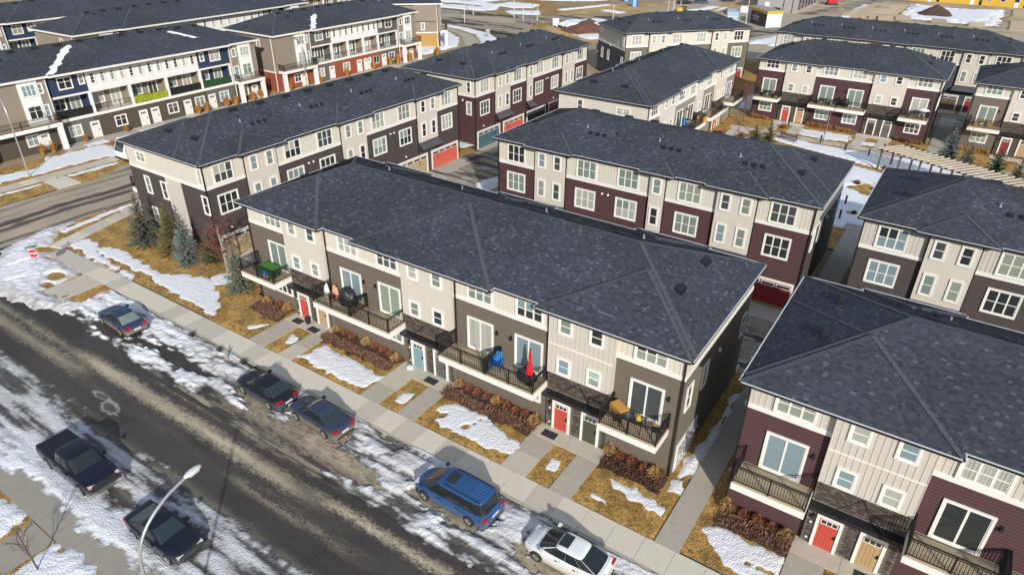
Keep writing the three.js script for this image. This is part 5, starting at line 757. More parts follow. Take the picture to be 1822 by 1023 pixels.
function gridGeo(rows, close, flip) { const p = [], ix = [], n = rows[0].length; rows.forEach(r => r.forEach(v => p.push(v.x, v.y, v.z))); for (let i = 0; i < rows.length - 1; i++) for (let j = 0; j < (close ? n : n - 1); j++) { const a = i * n + j, b = i * n + (j + 1) % n, c = a + n, d = b + n; flip ? ix.push(a, b, c, b, d, c) : ix.push(a, c, b, b, c, d); } const g = new THREE.BufferGeometry(); g.setAttribute('position', new THREE.Float32BufferAttribute(p, 3)); g.setIndex(ix); g.computeVertexNormals(); return g; }
const lerpTab = (T, x, k) => { if (x <= T[0][0]) return T[0][k]; for (let i = 1; i < T.length; i++) if (x <= T[i][0]) { const t = (x - T[i - 1][0]) / (T[i][0] - T[i - 1][0]); return mix(T[i - 1][k], T[i][k], t); } return T[T.length - 1][k]; };
function car(name, label, cat, x, z, turn, S, pm, opt = {}) {
  const t = thing(name, label, cat, [x, 0.01, z], turn), N = 64, rows = [], HL = S.len / 2, dirt = opt.dirt ?? 0.6;
  // lower body: sections along the length; table S.body of [x, belt height, crown height at the middle, half width]
  for (let i = 0; i <= N; i++) {
    const xx = -HL + S.len * i / N, yb = lerpTab(S.body, xx, 1), yt = lerpTab(S.body, xx, 2), w = lerpTab(S.body, xx, 3), end = Math.min(xx + HL, HL - xx), g = 0.23 + 0.12 * sstep(0.25, 0, end);
    const arch = Math.max(...S.wheels.map(c => { const d = Math.abs(xx - c); return d < S.wr + 0.06 ? Math.sqrt((S.wr + 0.06) ** 2 - d * d) + S.wr - 0.02 : 0; }));
    const lo = Math.max(g, Math.min(arch, yb - 0.08)); const r = [];
    for (const s of [-1, 1]) { const P = [[0.3, g], [w * 0.86, arch > g ? g : g], [w * 0.97, lo], [w, mix(lo, yb, 0.4)], [w * 0.995, mix(lo, yb, 0.75)], [w * 0.965, yb - 0.03], [w * 0.91, yb + 0.012], [w * 0.6, mix(yb, yt, 0.8) + 0.01], [w * 0.3, yt]]; if (s < 0) P.forEach(([a, b]) => r.push(V(xx, b, -a))); else P.reverse().forEach(([a, b]) => r.push(V(xx, b, a))); }
    rows.push(r);
  }
  const cap = k => { const r = rows[k], c = r.reduce((a, v) => a.add(v), V(0, 0, 0)).divideScalar(r.length); return r.map(v => v.clone().lerp(c, 0.999)); };
  const dirty = g => { const p = g.attributes.position, c = []; for (let i = 0; i < p.count; i++) { const d = dirt * sstep(0.86, 0.42, p.getY(i)) * clamp(0.6 + 0.8 * fbm(p.getX(i) * 1.3, p.getY(i) * 2 + p.getZ(i), 501, 2) - 0.1); const base = opt.base || [0.05, 0.06, 0.09], q = mix3([1, 1, 1], (opt.mud || [0.26, 0.23, 0.185]).map((m, k) => m / pm.color.toArray()[k]), d); c.push(...q.map(v => Math.min(v, 12))); } g.setAttribute('color', new THREE.Float32BufferAttribute(c, 3)); return g; };
  mesh('body', dirty(gridGeo([cap(0), ...rows, cap(N)], true)), pm, t);
  // cabin: superellipse rings from belt to roof
  const C = S.cabin, ring = (cx, a, w, y, e, n = 72) => Array.from({ length: n }, (_, i) => { const q = i / n * 6.28318, co = Math.cos(q), si = Math.sin(q); return V(cx + a * Math.sign(co) * Math.abs(co) ** (2 / e), y, w * Math.sign(si) * Math.abs(si) ** (2 / e)); });
  const at = (q, v, off = 0) => { const x0 = mix(C.r0, C.r1, v), x1 = mix(C.f0, C.f1, v), cx = (x0 + x1) / 2, a = (x1 - x0) / 2 + off, w = mix(C.w0, C.w1, v) + off, e = 6, co = Math.cos(q), si = Math.sin(q); const xx = cx + a * Math.sign(co) * Math.abs(co) ** (2 / e); return V(xx, mix(C.y0 + (C.dip || 0), C.y1, v) + (C.arc || 0) * v * (1 - ((xx - (C.ax || 0)) / (C.al || 2)) ** 2), w * Math.sign(si) * Math.abs(si) ** (2 / e)); };
  const qs = Array.from({ length: 96 }, (_, i) => i / 96 * 6.28318), rr = [];
  for (let k = 0; k <= 6; k++) rr.push(qs.map(q => at(q, k / 6)));
  const rc = at(0, 1).add(at(Math.PI, 1)).multiplyScalar(0.5); for (const [sc, up] of [[0.965, 0.018], [0.9, 0.035], [0.7, 0.06], [0.4, 0.075], [0.01, 0.08]]) rr.push(qs.map(q => { const p = at(q, 1); return V(mix(rc.x, p.x, sc), p.y + up, p.z * sc); }));
  mesh('cabin', dirty(gridGeo(rr, true, true)), opt.roofPaint || pm, t);
  const inv = u => { const s = Math.sign(u) * Math.abs(u) ** 3; return Math.acos(clamp(s, -1, 1)); };
  const patch = (q0, q1, v0, v1, m, nm, n = 14) => { const R2 = []; for (let k = 0; k <= 5; k++) R2.push(Array.from({ length: n + 1 }, (_, i) => at(mix(q0, q1, i / n), mix(v0, v1, k / 5), 0.012))); return mesh(nm, gridGeo(R2, false, true), m, t); };
  const fq = Math.asin((S.wide || 0.88) ** 3); patch(-fq, fq, 0.05, 0.95, opt.front || 'carglass', 'windscreen', 20); if (!C.noRear) patch(Math.PI - fq, Math.PI + fq, C.rv || 0.08, 0.93, opt.rear || 'carglass2', 'rear_window', 20);
  for (const s of [1, -1]) for (const [a, b] of S.side) { const q0 = inv(a), q1 = inv(b); s > 0 ? patch(q0, q1, 0.06, 0.93, 'carglass', 'side_window') : patch(-q1, -q0, 0.06, 0.93, 'carglass', 'side_window'); }
  // wheels
  const wg = cached('wheel' + S.wr, () => { const ty = new MB(); ty.tube(V(0, 0, -0.11), V(0, 0, 0.11), S.wr, S.wr, 24); const ri = new MB(); ri.tube(V(0, 0, 0.09), V(0, 0, 0.122), S.wr * 0.68, S.wr * 0.64, 20); const sp = new MB(); for (let k = 0; k < 10; k++) { const a = k / 10 * 6.283; sp.bar(V(Math.cos(a) * 0.05, Math.sin(a) * 0.05, 0.128), V(Math.cos(a) * S.wr * 0.62, Math.sin(a) * S.wr * 0.62, 0.126), 0.045, 0.02); } return { ty: ty.geo(), ri: ri.geo(), sp: sp.geo() }; });
  for (const wx of S.wheels) for (const s of [1, -1]) { const w = mesh('wheel', wg.ty, 'rubber', t); w.position.set(wx, S.wr, s * (S.tw - 0.11)); if (s < 0) w.rotation.y = Math.PI; mesh('hub', wg.ri, 'plastic', w); mesh('rim', wg.sp, 'alloy', w); }
  mesh('underside', boxGeo(-HL + 0.25, 0.2, -S.tw + 0.12, HL - 0.25, 0.5, S.tw - 0.12), 'plastic', t);
  // lamps, bumpers, mirrors, plates, seams
  const bw = lerpTab(S.body, HL - 0.2, 3), rb = lerpTab(S.body, -HL + 0.15, 3);
  for (const s of [1, -1]) {
    const hl = new MB(), hx = HL - 0.22, yb = S.hy || 0.66; hl.box(hx - 0.2, yb - 0.07, -0.17, hx + 0.12, yb + 0.06, 0.17); const o = mesh('headlight', hl.geo(), 'headlamp', t); o.position.z = s * (bw - 0.23);
    const tl = mesh('tail_light', boxGeo(-0.10, -0.09, -0.2, 0.16, 0.08, 0.2), 'taillamp', t); tl.position.set(-HL + 0.10 + (S.tlx || 0), S.ty || 0.8, s * (rb - 0.2)); if (S.tlv) tl.scale.set(1, 1.9, 0.55);
    const mi = mesh('mirror', boxGeo(-0.08, -0.06, -0.1, 0.1, 0.08, 0.1), opt.mirror || pm, t); mi.geometry.setAttribute('color', new THREE.Float32BufferAttribute(new Array(mi.geometry.attributes.position.count * 3).fill(1), 3)); mi.position.set(C.f0 - 0.42, C.y0 + 0.12, s * (C.w0 + 0.16));
    const hd = new MB(); for (const hx2 of S.seams || [0.05, -0.95]) hd.box(hx2 - 0.008, 0.36, -0.006, hx2 + 0.008, C.y0 - 0.03, 0.006).box(hx2 + 0.1, C.y0 - 0.16, -0.012, hx2 + 0.28, C.y0 - 0.12, 0.03); const sm = mesh('door_seam', hd.geo(), 'plastic', t); sm.position.z = s * (S.tw + 0.004); if (s < 0) { sm.rotation.y = Math.PI; sm.scale.x = -1; sm.scale.z = 1; }
  }
  mesh('grille', boxGeo(HL - 0.10, 0.34, -0.5, HL + 0.012, 0.5, 0.5), 'plastic', t); mesh('licence_plate', boxGeo(-HL - 0.02, S.py || 0.6, -0.26, -HL + 0.12, (S.py || 0.6) + 0.14, 0.26), 'plate', t); mesh('bumper', boxGeo(-HL - 0.01, 0.26, -rb * 0.8, -HL + 0.2, 0.38, rb * 0.8), 'plastic', t);
  const wp = new MB(); for (const dz of [-0.35, 0.25]) wp.bar(at(0, 0.06, 0.02).setZ(dz), at(0, 0.28, 0.03).setZ(dz + 0.35), 0.02); wp.build('wiper', 'plastic', t);
  if (opt.sunroof) { const y = C.y1 + (C.arc || 0) + 0.083; mesh('sunroof', boxGeo(opt.sunroof[0], y - 0.05, -0.4, opt.sunroof[1], y + 0.002, 0.4), 'carglass', t); }
  return t;
}
const SEDAN = { len: 4.75, tw: 0.88, wr: 0.33, wheels: [1.38, -1.34], hy: 0.66, ty: 0.84, py: 0.55, body: [[-2.38, 0.74, 0.80, 0.70], [-2.25, 0.92, 0.98, 0.80], [-1.5, 0.96, 1.02, 0.89], [0.3, 0.92, 0.98, 0.91], [1.0, 0.88, 0.98, 0.90], [1.8, 0.78, 0.88, 0.86], [2.2, 0.68, 0.76, 0.76], [2.38, 0.56, 0.6, 0.60]], cabin: { r0: -1.95, r1: -0.95, f0: 1.15, f1: 0.30, w0: 0.81, w1: 0.62, y0: 0.92, y1: 1.36, arc: 0.03, al: 1.4, ax: -0.3 }, side: [[0.80, 0.07], [0.06, -0.50], [-0.51, -0.86]] };
const COUPE = { ...SEDAN, len: 4.5, cabin: { ...SEDAN.cabin, r0: -2.1, r1: -0.75, f0: 1.05, f1: 0.1, y1: 1.32 }, body: SEDAN.body.map(([a, ...r]) => [a * 4.5 / 4.75, ...r]), wheels: [1.42, -1.4] };
const VAN = { len: 5.1, tw: 0.97, wr: 0.34, wheels: [1.62, -1.46], hy: 0.78, ty: 0.88, py: 0.66, body: [[-2.55, 0.80, 0.84, 0.86], [-2.4, 1.0, 1.05, 0.94], [-1.5, 1.03, 1.08, 0.98], [0.8, 1.0, 1.08, 0.98], [1.5, 0.95, 1.1, 0.96], [2.0, 0.86, 0.99, 0.90], [2.4, 0.72, 0.82, 0.78], [2.55, 0.58, 0.64, 0.6]], cabin: { r0: -2.44, r1: -2.16, f0: 1.95, f1: 0.82, w0: 0.94, w1: 0.79, y0: 1.0, y1: 1.68, arc: 0.03, al: 2.2, ax: -0.7, rv: 0.12 }, side: [[0.80, 0.215], [0.21, -0.315], [-0.32, -0.93]], wide: 0.94, seams: [0.35, -0.85] };
const HATCH = { len: 4.46, tw: 0.86, wr: 0.32, wheels: [1.38, -1.32], hy: 0.7, ty: 0.92, py: 0.7, body: [[-2.23, 0.78, 0.82, 0.68], [-2.1, 1.0, 1.04, 0.78], [-1.3, 1.02, 1.06, 0.87], [0.3, 0.94, 1.0, 0.88], [1.1, 0.88, 1.02, 0.87], [1.7, 0.78, 0.9, 0.82], [2.1, 0.66, 0.74, 0.70], [2.23, 0.55, 0.6, 0.56]], cabin: { r0: -2.12, r1: -0.92, f0: 1.42, f1: 0.42, w0: 0.79, w1: 0.60, y0: 0.97, y1: 1.38, arc: 0.04, al: 1.4, ax: -0.2 }, side: [[0.84, 0.11], [0.10, -0.45], [-0.46, -0.88]] };
const SUVB = { ...HATCH, len: 4.6, cabin: { r0: -2.15, r1: -1.85, f0: 1.2, f1: 0.5, w0: 0.84, w1: 0.70, y0: 1.05, y1: 1.58 } };
const PICK = { len: 5.75, tw: 0.99, wr: 0.40, wheels: [1.82, -1.75], hy: 0.92, ty: 1.02, tlv: true, py: 0.6, body: [[-2.87, 1.08, 1.10, 0.95], [-1.05, 1.12, 1.14, 1.0], [-0.95, 1.14, 1.15, 1.0], [1.0, 1.12, 1.16, 1.0], [1.9, 1.06, 1.14, 0.98], [2.5, 1.0, 1.08, 0.95], [2.8, 0.88, 0.96, 0.88], [2.87, 0.6, 0.64, 0.8]], cabin: { r0: -1.02, r1: -0.80, f0: 1.42, f1: 0.68, w0: 0.88, w1: 0.72, y0: 1.13, y1: 1.72, arc: 0.02, al: 1.2, ax: 0 }, side: [[0.58, -0.02], [-0.09, -0.82]], seams: [0.2, -0.75] };
std('bedcover', [0.006, 0.007, 0.010], 0.8); const P1 = paint('paint_blue', [0.022, 0.038, 0.085]), P2 = paint('paint_black', [0.005, 0.0065, 0.014]), P3 = paint('paint_slate', [0.030, 0.040, 0.075]), P4 = paint('paint_van', [0.020, 0.078, 0.21]), P5 = paint('paint_white', [0.74, 0.75, 0.74], { metalness: 0 }), P6 = paint('paint_dark', [0.004, 0.006, 0.013]);
car('parked_car', 'blue sedan parked alone by the street corner, lower sides grey with dirt', 'car', -41.25, 8.92, Math.PI - 0.04, SEDAN, P1, { rear: 'backglass', dirt: 0.95 });
car('parked_car', 'black sedan parked behind the dark blue sedan, chrome window trim', 'car', -25.15, 8.2, Math.PI - 0.03, SEDAN, P2, { dirt: 0.8 });
car('parked_car', 'slate blue sedan close behind the black sedan', 'car', -20.1, 8.05, Math.PI - 0.06, SEDAN, P3, { dirt: 0.8 });
const van = car('parked_minivan', 'bright blue minivan with roof rails parked at the kerb', 'minivan', -8.9, 8.38, Math.PI - 0.01, VAN, P4, { sunroof: [-0.1, 0.45], dirt: 0.3, rear: 'carglass' });
for (const s of [1, -1]) { const r = new MB(); r.bar(V(0.35, 1.77, s * 0.66), V(-2.0, 1.76, s * 0.66), 0.045); r.bar(V(0.35, 1.70, s * 0.66), V(0.35, 1.78, s * 0.66), 0.05); r.bar(V(-2.0, 1.68, s * 0.66), V(-2.0, 1.77, s * 0.66), 0.05); r.build('roof_rail', 'plastic', van); } { const r = new MB(); for (let k = 0; k < 5; k++) r.box(-1.9, 1.755, -0.42 + k * 0.2, 0.1, 1.772, -0.38 + k * 0.2); r.build('roof_rib', std('paint_van2', [0.045, 0.15, 0.36], 0.35), van); }
car('parked_car', 'white hatchback with black sunroof parked behind the blue minivan', 'car', -1.95, 8.33, Math.PI + 0.02, HATCH, P5, { sunroof: [-0.15, 0.38], dirt: 0.5, mud: [0.55, 0.47, 0.32], rear: 'carglass' });
const pk = car('parked_pickup', 'black pickup truck with a covered bed on the near side', 'pickup truck', -28.2, 18.78, 0.0, PICK, P6, { dirt: 0.35 }); mesh('bed_cover', new MB().box(-2.82, 1.10, -0.90, -1.08, 1.185, 0.90).geo(), 'bedcover', pk); mesh('front_bumper', boxGeo(2.62, 0.42, -0.94, 2.95, 0.62, 0.94), 'chrome', pk); mesh('front_grille', boxGeo(2.7, 0.68, -0.62, 2.90, 0.98, 0.62), 'plastic', pk); for (const z of [-0.4, 0.4]) mesh('hood_crease', boxGeo(1.6, 1.1, z - 0.03, 2.4, 1.135, z + 0.03), P6, pk).geometry.setAttribute('color', new THREE.Float32BufferAttribute(new Array(108).fill(1), 3));
for (const s of [1, -1]) mesh('turn_signal', boxGeo(2.72, 0.90, s * 0.78 - 0.09, 2.87, 0.93, s * 0.78 + 0.09), 'amber', pk);
const cp = car('parked_car', 'black coupe with a rear spoiler under the curved street lamp', 'car', -19.75, 18.85, 0.03, COUPE, P6, { dirt: 0.3, front: 'carglass2', rear: 'carglass2' }); mesh('spoiler', new MB().box(-2.24, 0.93, -0.72, -2.04, 0.995, 0.72).geo(), 'plastic', cp);
car('parked_car', 'dark car far away at the top, left of the builders huts', 'car', -77.0, -197.5, 0.6, SEDAN, P2, { dirt: 0.1 }); car('parked_car', 'dark car far away before the grey building', 'car', -67.2, -211.5, 0.9, SUVB, P3, { dirt: 0.1 }); car('parked_car', 'grey car far away beside the dark car at the top', 'car', -72.8, -201.5, 0.4, SUVB, P1, { dirt: 0.5 });
{ // white box truck behind the dark brown gable
  const t = thing('work_truck', 'white truck with a big windscreen behind the dark brown gable', 'truck', [-77.0, 0.12, -13.6], -Math.PI / 2), b = new MB(); b.box(-5.4, 0.8, -1.15, 0.0, 1.5, 1.15); b.build('truck_bed', 'pipe', t);
  const pr = [[0.1, 0.55], [2.15, 0.55], [2.3, 0.7], [2.3, 1.35], [1.75, 2.55], [1.5, 2.7], [0.1, 2.7]], sh = new THREE.Shape(pr.map(p => new THREE.Vector2(...p))), cg = new THREE.ExtrudeGeometry(sh, { depth: 2.1, bevelEnabled: true, bevelSize: 0.06, bevelThickness: 0.06, bevelSegments: 2 }); cg.translate(0, 0, -1.05); mesh('cab', cg, 'white', t);
  const ws = new MB(); ws.quad(V(2.345, 1.42, 0.95), V(2.345, 1.42, -0.95), V(1.86, 2.52, -0.9), V(1.86, 2.52, 0.9)); ws.build('windscreen', 'carglass2', t); for (const s of [1, -1]) { mesh('side_window', boxGeo(0.75, 1.5, s * 1.13 - 0.01, 1.75, 2.35, s * 1.13 + 0.01), 'carglass', t); mesh('headlight', boxGeo(2.3, 0.8, s * 0.85 - 0.18, 2.38, 1.0, s * 0.85 + 0.18), 'headlamp', t); mesh('mirror', boxGeo(1.9, 1.6, s * 1.35 - 0.08, 2.0, 2.2, s * 1.35 + 0.08), 'plastic', t); }
  mesh('bumper', boxGeo(2.1, 0.4, -1.12, 2.42, 0.62, 1.12), 'plastic', t); const wh = new MB().tube(V(0, 0, -0.14), V(0, 0, 0.14), 0.45, 0.45, 20).geo(); for (const x of [1.35, -4.2]) for (const s of [1, -1]) mesh('wheel', wh, 'rubber', t).position.set(x, 0.45, s * 0.98);
}
// ------------------------------------------------------------------ street furniture
function streetLamp(label, x, z, h, arm, turn, r = 0.075, y = 0.1) {   // the arm reaches towards local +x
  const t = thing('street_lamp', label, 'street lamp', [x, y, z], turn), c = new THREE.CatmullRomCurve3([V(0, 0, 0), V(0, h * 0.5, 0), V(0, h * 0.78, 0), V(arm * 0.16, h * 0.9, 0), V(arm * 0.5, h * 0.975, 0), V(arm * 0.85, h, 0)]);
  mesh('pole', new THREE.TubeGeometry(c, 40, r, 10), 'metal', t); const hd = new THREE.SphereGeometry(1, 18, 10); hd.scale(0.42, 0.10, 0.17); hd.translate(arm * 0.85 + 0.3, h + 0.02, 0); mesh('lamp_head', hd, 'lamphead', t); mesh('lens', boxGeo(arm * 0.85 + 0.1, h - 0.09, -0.11, arm * 0.85 + 0.55, h - 0.06, 0.11), 'plate', t); mesh('base', new MB().tube(V(0, 0, 0), V(0, 0.25, 0), r * 2.4, r * 2.2, 12).geo(), 'metal', t); return t;
}
std('lamphead', [0.66, 0.66, 0.63], 0.4);
streetLamp('tall pale curved street lamp in the foreground, its head over the street', -12.85, 22.45, 8.95, 3.1, Math.PI / 2 + 0.12, 0.062);
streetLamp('grey curved street lamp on the lawn of the blue row', -81.25, -2.5, 9.0, 2.2, Math.PI * 0.93);
streetLamp('grey curved street lamp before the red brick row', -86.3, -49.3, 8.6, 2.0, Math.PI * 0.95); streetLamp('curved street lamp by the far crossing', -92.5, -130.5, 6.5, 2.2, -0.4);
[['left one', -110.1, -124.5, 5.2], ['second from left', -116.1, -136.4, 7.5], ['tall middle one', -103.9, -139.1, 9.5], ['short one right of the tall one', -99.5, -137.0, 4.0], ['second short one', -96.2, -139.0, 4.0]].forEach(([l, x, z, h]) => { const t = thing('street_lamp', 'thin pale lamp post on the far road median, ' + l, 'lamp post', [x, 0, z]); mesh('pole', new MB().tube(V(0, 0, 0), V(0, h, 0), 0.12, 0.09, 8).geo(), 'plate', t); mesh('lamp_head', new MB().box(-0.5, h, -0.2, 0.5, h + 0.2, 0.2).geo(), 'lamphead', t); });
[['left of the orange roofed hut', -47.8, -167.5, 8], ['on the building lots', -79.0, -150.5, 4]].forEach(([l, x, z, h]) => { const t = thing('pole', 'slim white pole ' + l, 'pole', [x, 0, z]); mesh('shaft', new MB().tube(V(0, 0, 0), V(0, h, 0), 0.12, 0.08, 8).geo(), 'plate', t); mesh('cap', new MB().box(-0.4, h, -0.1, 0.4, h + 0.12, 0.1).geo(), 'lamphead', t); });
function canvasTex(w, h, draw) { const c = document.createElement('canvas'); c.width = w; c.height = h; const g = c.getContext('2d'); draw(g, w, h); const t = new THREE.CanvasTexture(c); t.colorSpace = THREE.SRGBColorSpace; return t; }
function face(w, h, t, rough = 0.5) { const m = new THREE.MeshStandardMaterial({ map: t, roughness: rough }); m.name = 'print'; return [new THREE.PlaneGeometry(w, h), m]; }
{ // stop sign with two street name blades
  const t = thing('stop_sign', 'red stop sign with green street name blades on the snowy corner', 'stop sign', [-54.5, 0.1, 8.67], 0.75);
  mesh('post', new MB().tube(V(0, 0, 0), V(0, 3.0, 0), 0.03, 0.03, 8).geo(), 'metal', t); const oc = new MB(), pts = Array.from({ length: 8 }, (_, i) => { const a = (i + 0.5) * Math.PI / 4; return V(Math.cos(a) * 0.42, 2.2 + Math.sin(a) * 0.42, 0.05); }); oc.poly(pts); oc.poly(pts.map(p => p.clone().setZ(0.035)).reverse()); for (let i = 0; i < 8; i++) { const a = pts[i], b = pts[(i + 1) % 8]; oc.quad(a.clone().setZ(0.035), b.clone().setZ(0.035), b, a); } oc.build('plate_back', 'plate', t);
  const [pg, pm] = face(0.84, 0.84, canvasTex(256, 256, (g, w) => { const o = r => { g.beginPath(); for (let i = 0; i < 8; i++) { const a = (i + 0.5) * Math.PI / 4; g.lineTo(w / 2 + Math.cos(a) * r, w / 2 + Math.sin(a) * r); } g.closePath(); g.fill(); }; g.fillStyle = '#eee'; g.fillRect(0, 0, w, w); o(128); g.fillStyle = '#b81c28'; o(119); g.fillStyle = '#fff'; g.font = 'bold 78px sans-serif'; g.textAlign = 'center'; g.textBaseline = 'middle'; g.fillText('STOP', w / 2, w / 2 + 4); })); const cg = new THREE.CircleGeometry(0.415, 8, Math.PI / 8); mesh('sign_face', cg, pm, t).position.set(0, 2.2, 0.056);
  mesh('street_name_blade', boxGeo(-0.45, 2.72, -0.01, 0.45, 2.88, 0.01), std('signgreen', [0.02, 0.22, 0.12], 0.5), t).rotation.y = 0.5; mesh('street_name_blade', boxGeo(-0.45, 2.89, -0.01, 0.45, 3.05, 0.01), 'signgreen', t).rotation.y = -1.0;
}
{ const t = thing('fire_hydrant', 'small pale broken stump with forked top on the kerb snow', 'stump', [-30.6, 0.1, 7.3]); const b = new MB(); b.tube(V(0, 0, 0), V(0, 0.55, 0), 0.11, 0.09, 8); b.bar(V(0, 0.5, 0), V(0.22, 0.85, 0.05), 0.07); b.bar(V(0, 0.5, 0), V(-0.2, 0.8, -0.04), 0.07); b.build('stem', 'palebark', t); t.name = 'tree_stump'; }
[['between the first two parked cars, left one', -35.3, 6.9], ['between the first two parked cars, right one', -31.9, 7.0], ['beside the snow at the stump', -29.2, 6.95]].forEach(([l, x, z], i) => shrub([shrubGeo(60, 0.4, 0.6, [[0.05, 0.045, 0.04]], 140 + i)], 'dead_sapling', 'low dark dead twigs on the kerb ' + l, 'dead twigs', x, z, 0.9));
// ------------------------------------------------------------------ on and round the brown row
const onDeck = (name, label, cat, x, z, turn = 0) => thing(name, label, cat, [x, 3.47, z], turn);
const lathe = (pts, n = 16) => new THREE.LatheGeometry(pts.map(p => new THREE.Vector2(...p)), n);
std('redcloth', [0.55, 0.015, 0.018], 0.8); std('bluechair', [0.01, 0.16, 0.55], 0.5); std('cover', [0.02, 0.02, 0.022], 0.5); std('tarp', [0.03, 0.10, 0.025], 0.9); std('woodshelf', [0.55, 0.29, 0.06], 0.7); std('yellow', [0.6, 0.36, 0.03], 0.5); std('pink', [0.66, 0.30, 0.22], 0.8); std('terracotta', [0.3, 0.11, 0.05], 0.9);
{ // closed parasol
  const t = onDeck('patio_umbrella', 'closed red patio umbrella on the third pair of balconies', 'umbrella', -9.0, 1.05); mesh('pole', new MB().tube(V(0, 0, 0), V(0, 2.5, 0), 0.025, 0.025, 8).geo(), 'black', t);
  const n = 18, rowsU = []; for (let k = 0; k <= 14; k++) { const v = k / 14, y = mix(0.75, 2.45, v), r = mix(0.20, 0.05, v) * (1 + 0.12 * Math.sin(v * 9)) * (v > 0.55 && v < 0.62 ? 0.8 : 1); rowsU.push(Array.from({ length: n * 2 }, (_, i) => { const a = i / (n * 2) * 6.283, q = r * (i % 4 < 2 ? 1.15 : 0.72); return V(Math.cos(a) * q, y, Math.sin(a) * q); })); } mesh('canopy', gridGeo(rowsU, true, true), 'redcloth', t); mesh('finial', new THREE.SphereGeometry(0.06, 10, 8).translate(0, 2.53, 0), 'black', t); mesh('base', lathe([[0, 0], [0.28, 0], [0.28, 0.06], [0.05, 0.12], [0, 0.12]]), 'black', t);
}
function lump(name, label, cat, x, z, w, h, d, m, sd, turn = 0) { const g = new THREE.SphereGeometry(1, 22, 14), p = g.attributes.position; for (let i = 0; i < p.count; i++) { const a = V(p.getX(i), p.getY(i), p.getZ(i)), k = 0.8 + 0.4 * fbm(a.x * 1.8 + sd, a.y * 1.8 + a.z * 2.2, sd, 3); const e = Math.pow(Math.abs(a.y), 0.6) * Math.sign(a.y); p.setXYZ(i, a.x * w / 2 * k * (1.15 - 0.3 * e), Math.max(0, (e * 0.5 + 0.5) * h * k), a.z * d / 2 * k * (1.15 - 0.3 * e)); } g.computeVertexNormals(); const t = onDeck(name, label, cat, x, z, turn); mesh('cover', g, m, t); return t; }
lump('covered_furniture', 'black covered furniture beside the closed red umbrella', 'covered furniture', -9.3, 0.9, 1.1, 0.95, 0.8, 'cover', 5); lump('covered_grill', 'large black covered barbecue on the second pair of balconies', 'barbecue', -24.6, 0.75, 1.25, 1.35, 0.9, 'cover', 9);
{ const t = onDeck('deck_chair', 'bright blue folded deck chair beside the balcony railing', 'chair', -11.55, 0.95, 0.4); const b = new MB(); b.box(-0.3, 0.35, -0.25, 0.3, 0.42, 0.3); b.build('seat', 'bluechair', t); const k = new MB(); for (let i = 0; i < 5; i++) k.bar(V(-0.26 + i * 0.13, 0.38, -0.24), V(-0.26 + i * 0.13, 1.0, -0.5), 0.09, 0.03); k.build('backrest', 'bluechair', t); for (const s of [-1, 1]) { mesh('armrest', new MB().box(s * 0.36 - 0.06, 0.6, -0.4, s * 0.36 + 0.06, 0.64, 0.35).geo(), 'bluechair', t); mesh('leg', new MB().bar(V(s * 0.34, 0.6, 0.3), V(s * 0.34, 0, 0.32), 0.07, 0.04).geo(), 'bluechair', t); mesh('leg', new MB().bar(V(s * 0.34, 0.6, -0.3), V(s * 0.34, 0, -0.45), 0.07, 0.04).geo(), 'bluechair', t); } }
{ const t = onDeck('shelf', 'orange wooden shelf leaning in the corner of the last balcony', 'shelf', -3.2, 0.75, -0.5), b = new MB(); b.box(-0.5, 0.75, -0.3, 0.5, 0.83, 0.3); b.build('top', 'woodshelf', t); mesh('panel', boxGeo(-0.5, 0.05, 0.26, 0.5, 0.75, 0.3), 'woodshelf', t); for (const [x, z] of [[-0.47, -0.27], [0.47, -0.27]]) mesh('leg', new MB().bar(V(x, 0, z), V(x, 0.75, z), 0.05).geo(), 'woodshelf', t); }
{ const t = onDeck('watering_can', 'yellow watering can on the glass table of the last balcony', 'watering can', -1.85, 1.2); t.position.y += 0.72; mesh('can', lathe([[0, 0], [0.16, 0], [0.14, 0.25], [0.06, 0.32], [0, 0.32]]), 'yellow', t); mesh('spout', new MB().tube(V(0.1, 0.1, 0), V(0.34, 0.3, 0), 0.03, 0.02, 8).geo(), 'yellow', t); mesh('handle', new THREE.TorusGeometry(0.12, 0.02, 6, 14).translate(-0.08, 0.28, 0), 'yellow', t); }
{ const t = onDeck('patio_table', 'glass topped patio table behind the railing of the last balcony', 'table', -2.2, 1.1); mesh('tabletop', boxGeo(-0.7, 0.68, -0.42, 0.7, 0.71, 0.42), 'g_dim', t); for (const [x, z] of [[-0.62, -0.36], [0.62, -0.36], [-0.62, 0.36], [0.62, 0.36]]) mesh('leg', new MB().bar(V(x, 0, z), V(x, 0.68, z), 0.035).geo(), 'black', t); }
function chair(label, x, z, turn, m = 'black') { const t = onDeck('patio_chair', label, 'chair', x, z, turn); mesh('seat', boxGeo(-0.24, 0.4, -0.24, 0.24, 0.44, 0.24), m, t); const b = new MB(); b.bar(V(-0.22, 0.42, -0.23), V(-0.24, 0.95, -0.34), 0.03); b.bar(V(0.22, 0.42, -0.23), V(0.24, 0.95, -0.34), 0.03); for (let i = 0; i < 4; i++) b.bar(V(-0.23, 0.56 + i * 0.12, -0.26 - i * 0.025), V(0.23, 0.56 + i * 0.12, -0.26 - i * 0.025), 0.035, 0.02); b.build('backrest', m, t); for (const [a, c] of [[-0.21, -0.21], [0.21, -0.21], [-0.21, 0.21], [0.21, 0.21]]) mesh('leg', new MB().bar(V(a, 0, c), V(a, 0.41, c), 0.03).geo(), m, t); return t; }
chair('black patio chair at the right end of the last balcony', -0.85, 1.0, -1.2); chair('black patio chair between shelf and glass table', -3.0, 1.35, 2.0); chair('dark chair beside the green box on the first balcony', -34.6, 0.9, 0.7); chair('wooden patio chair on the left balcony of the third pair', -12.6, 0.75, 2.5, 'timber');
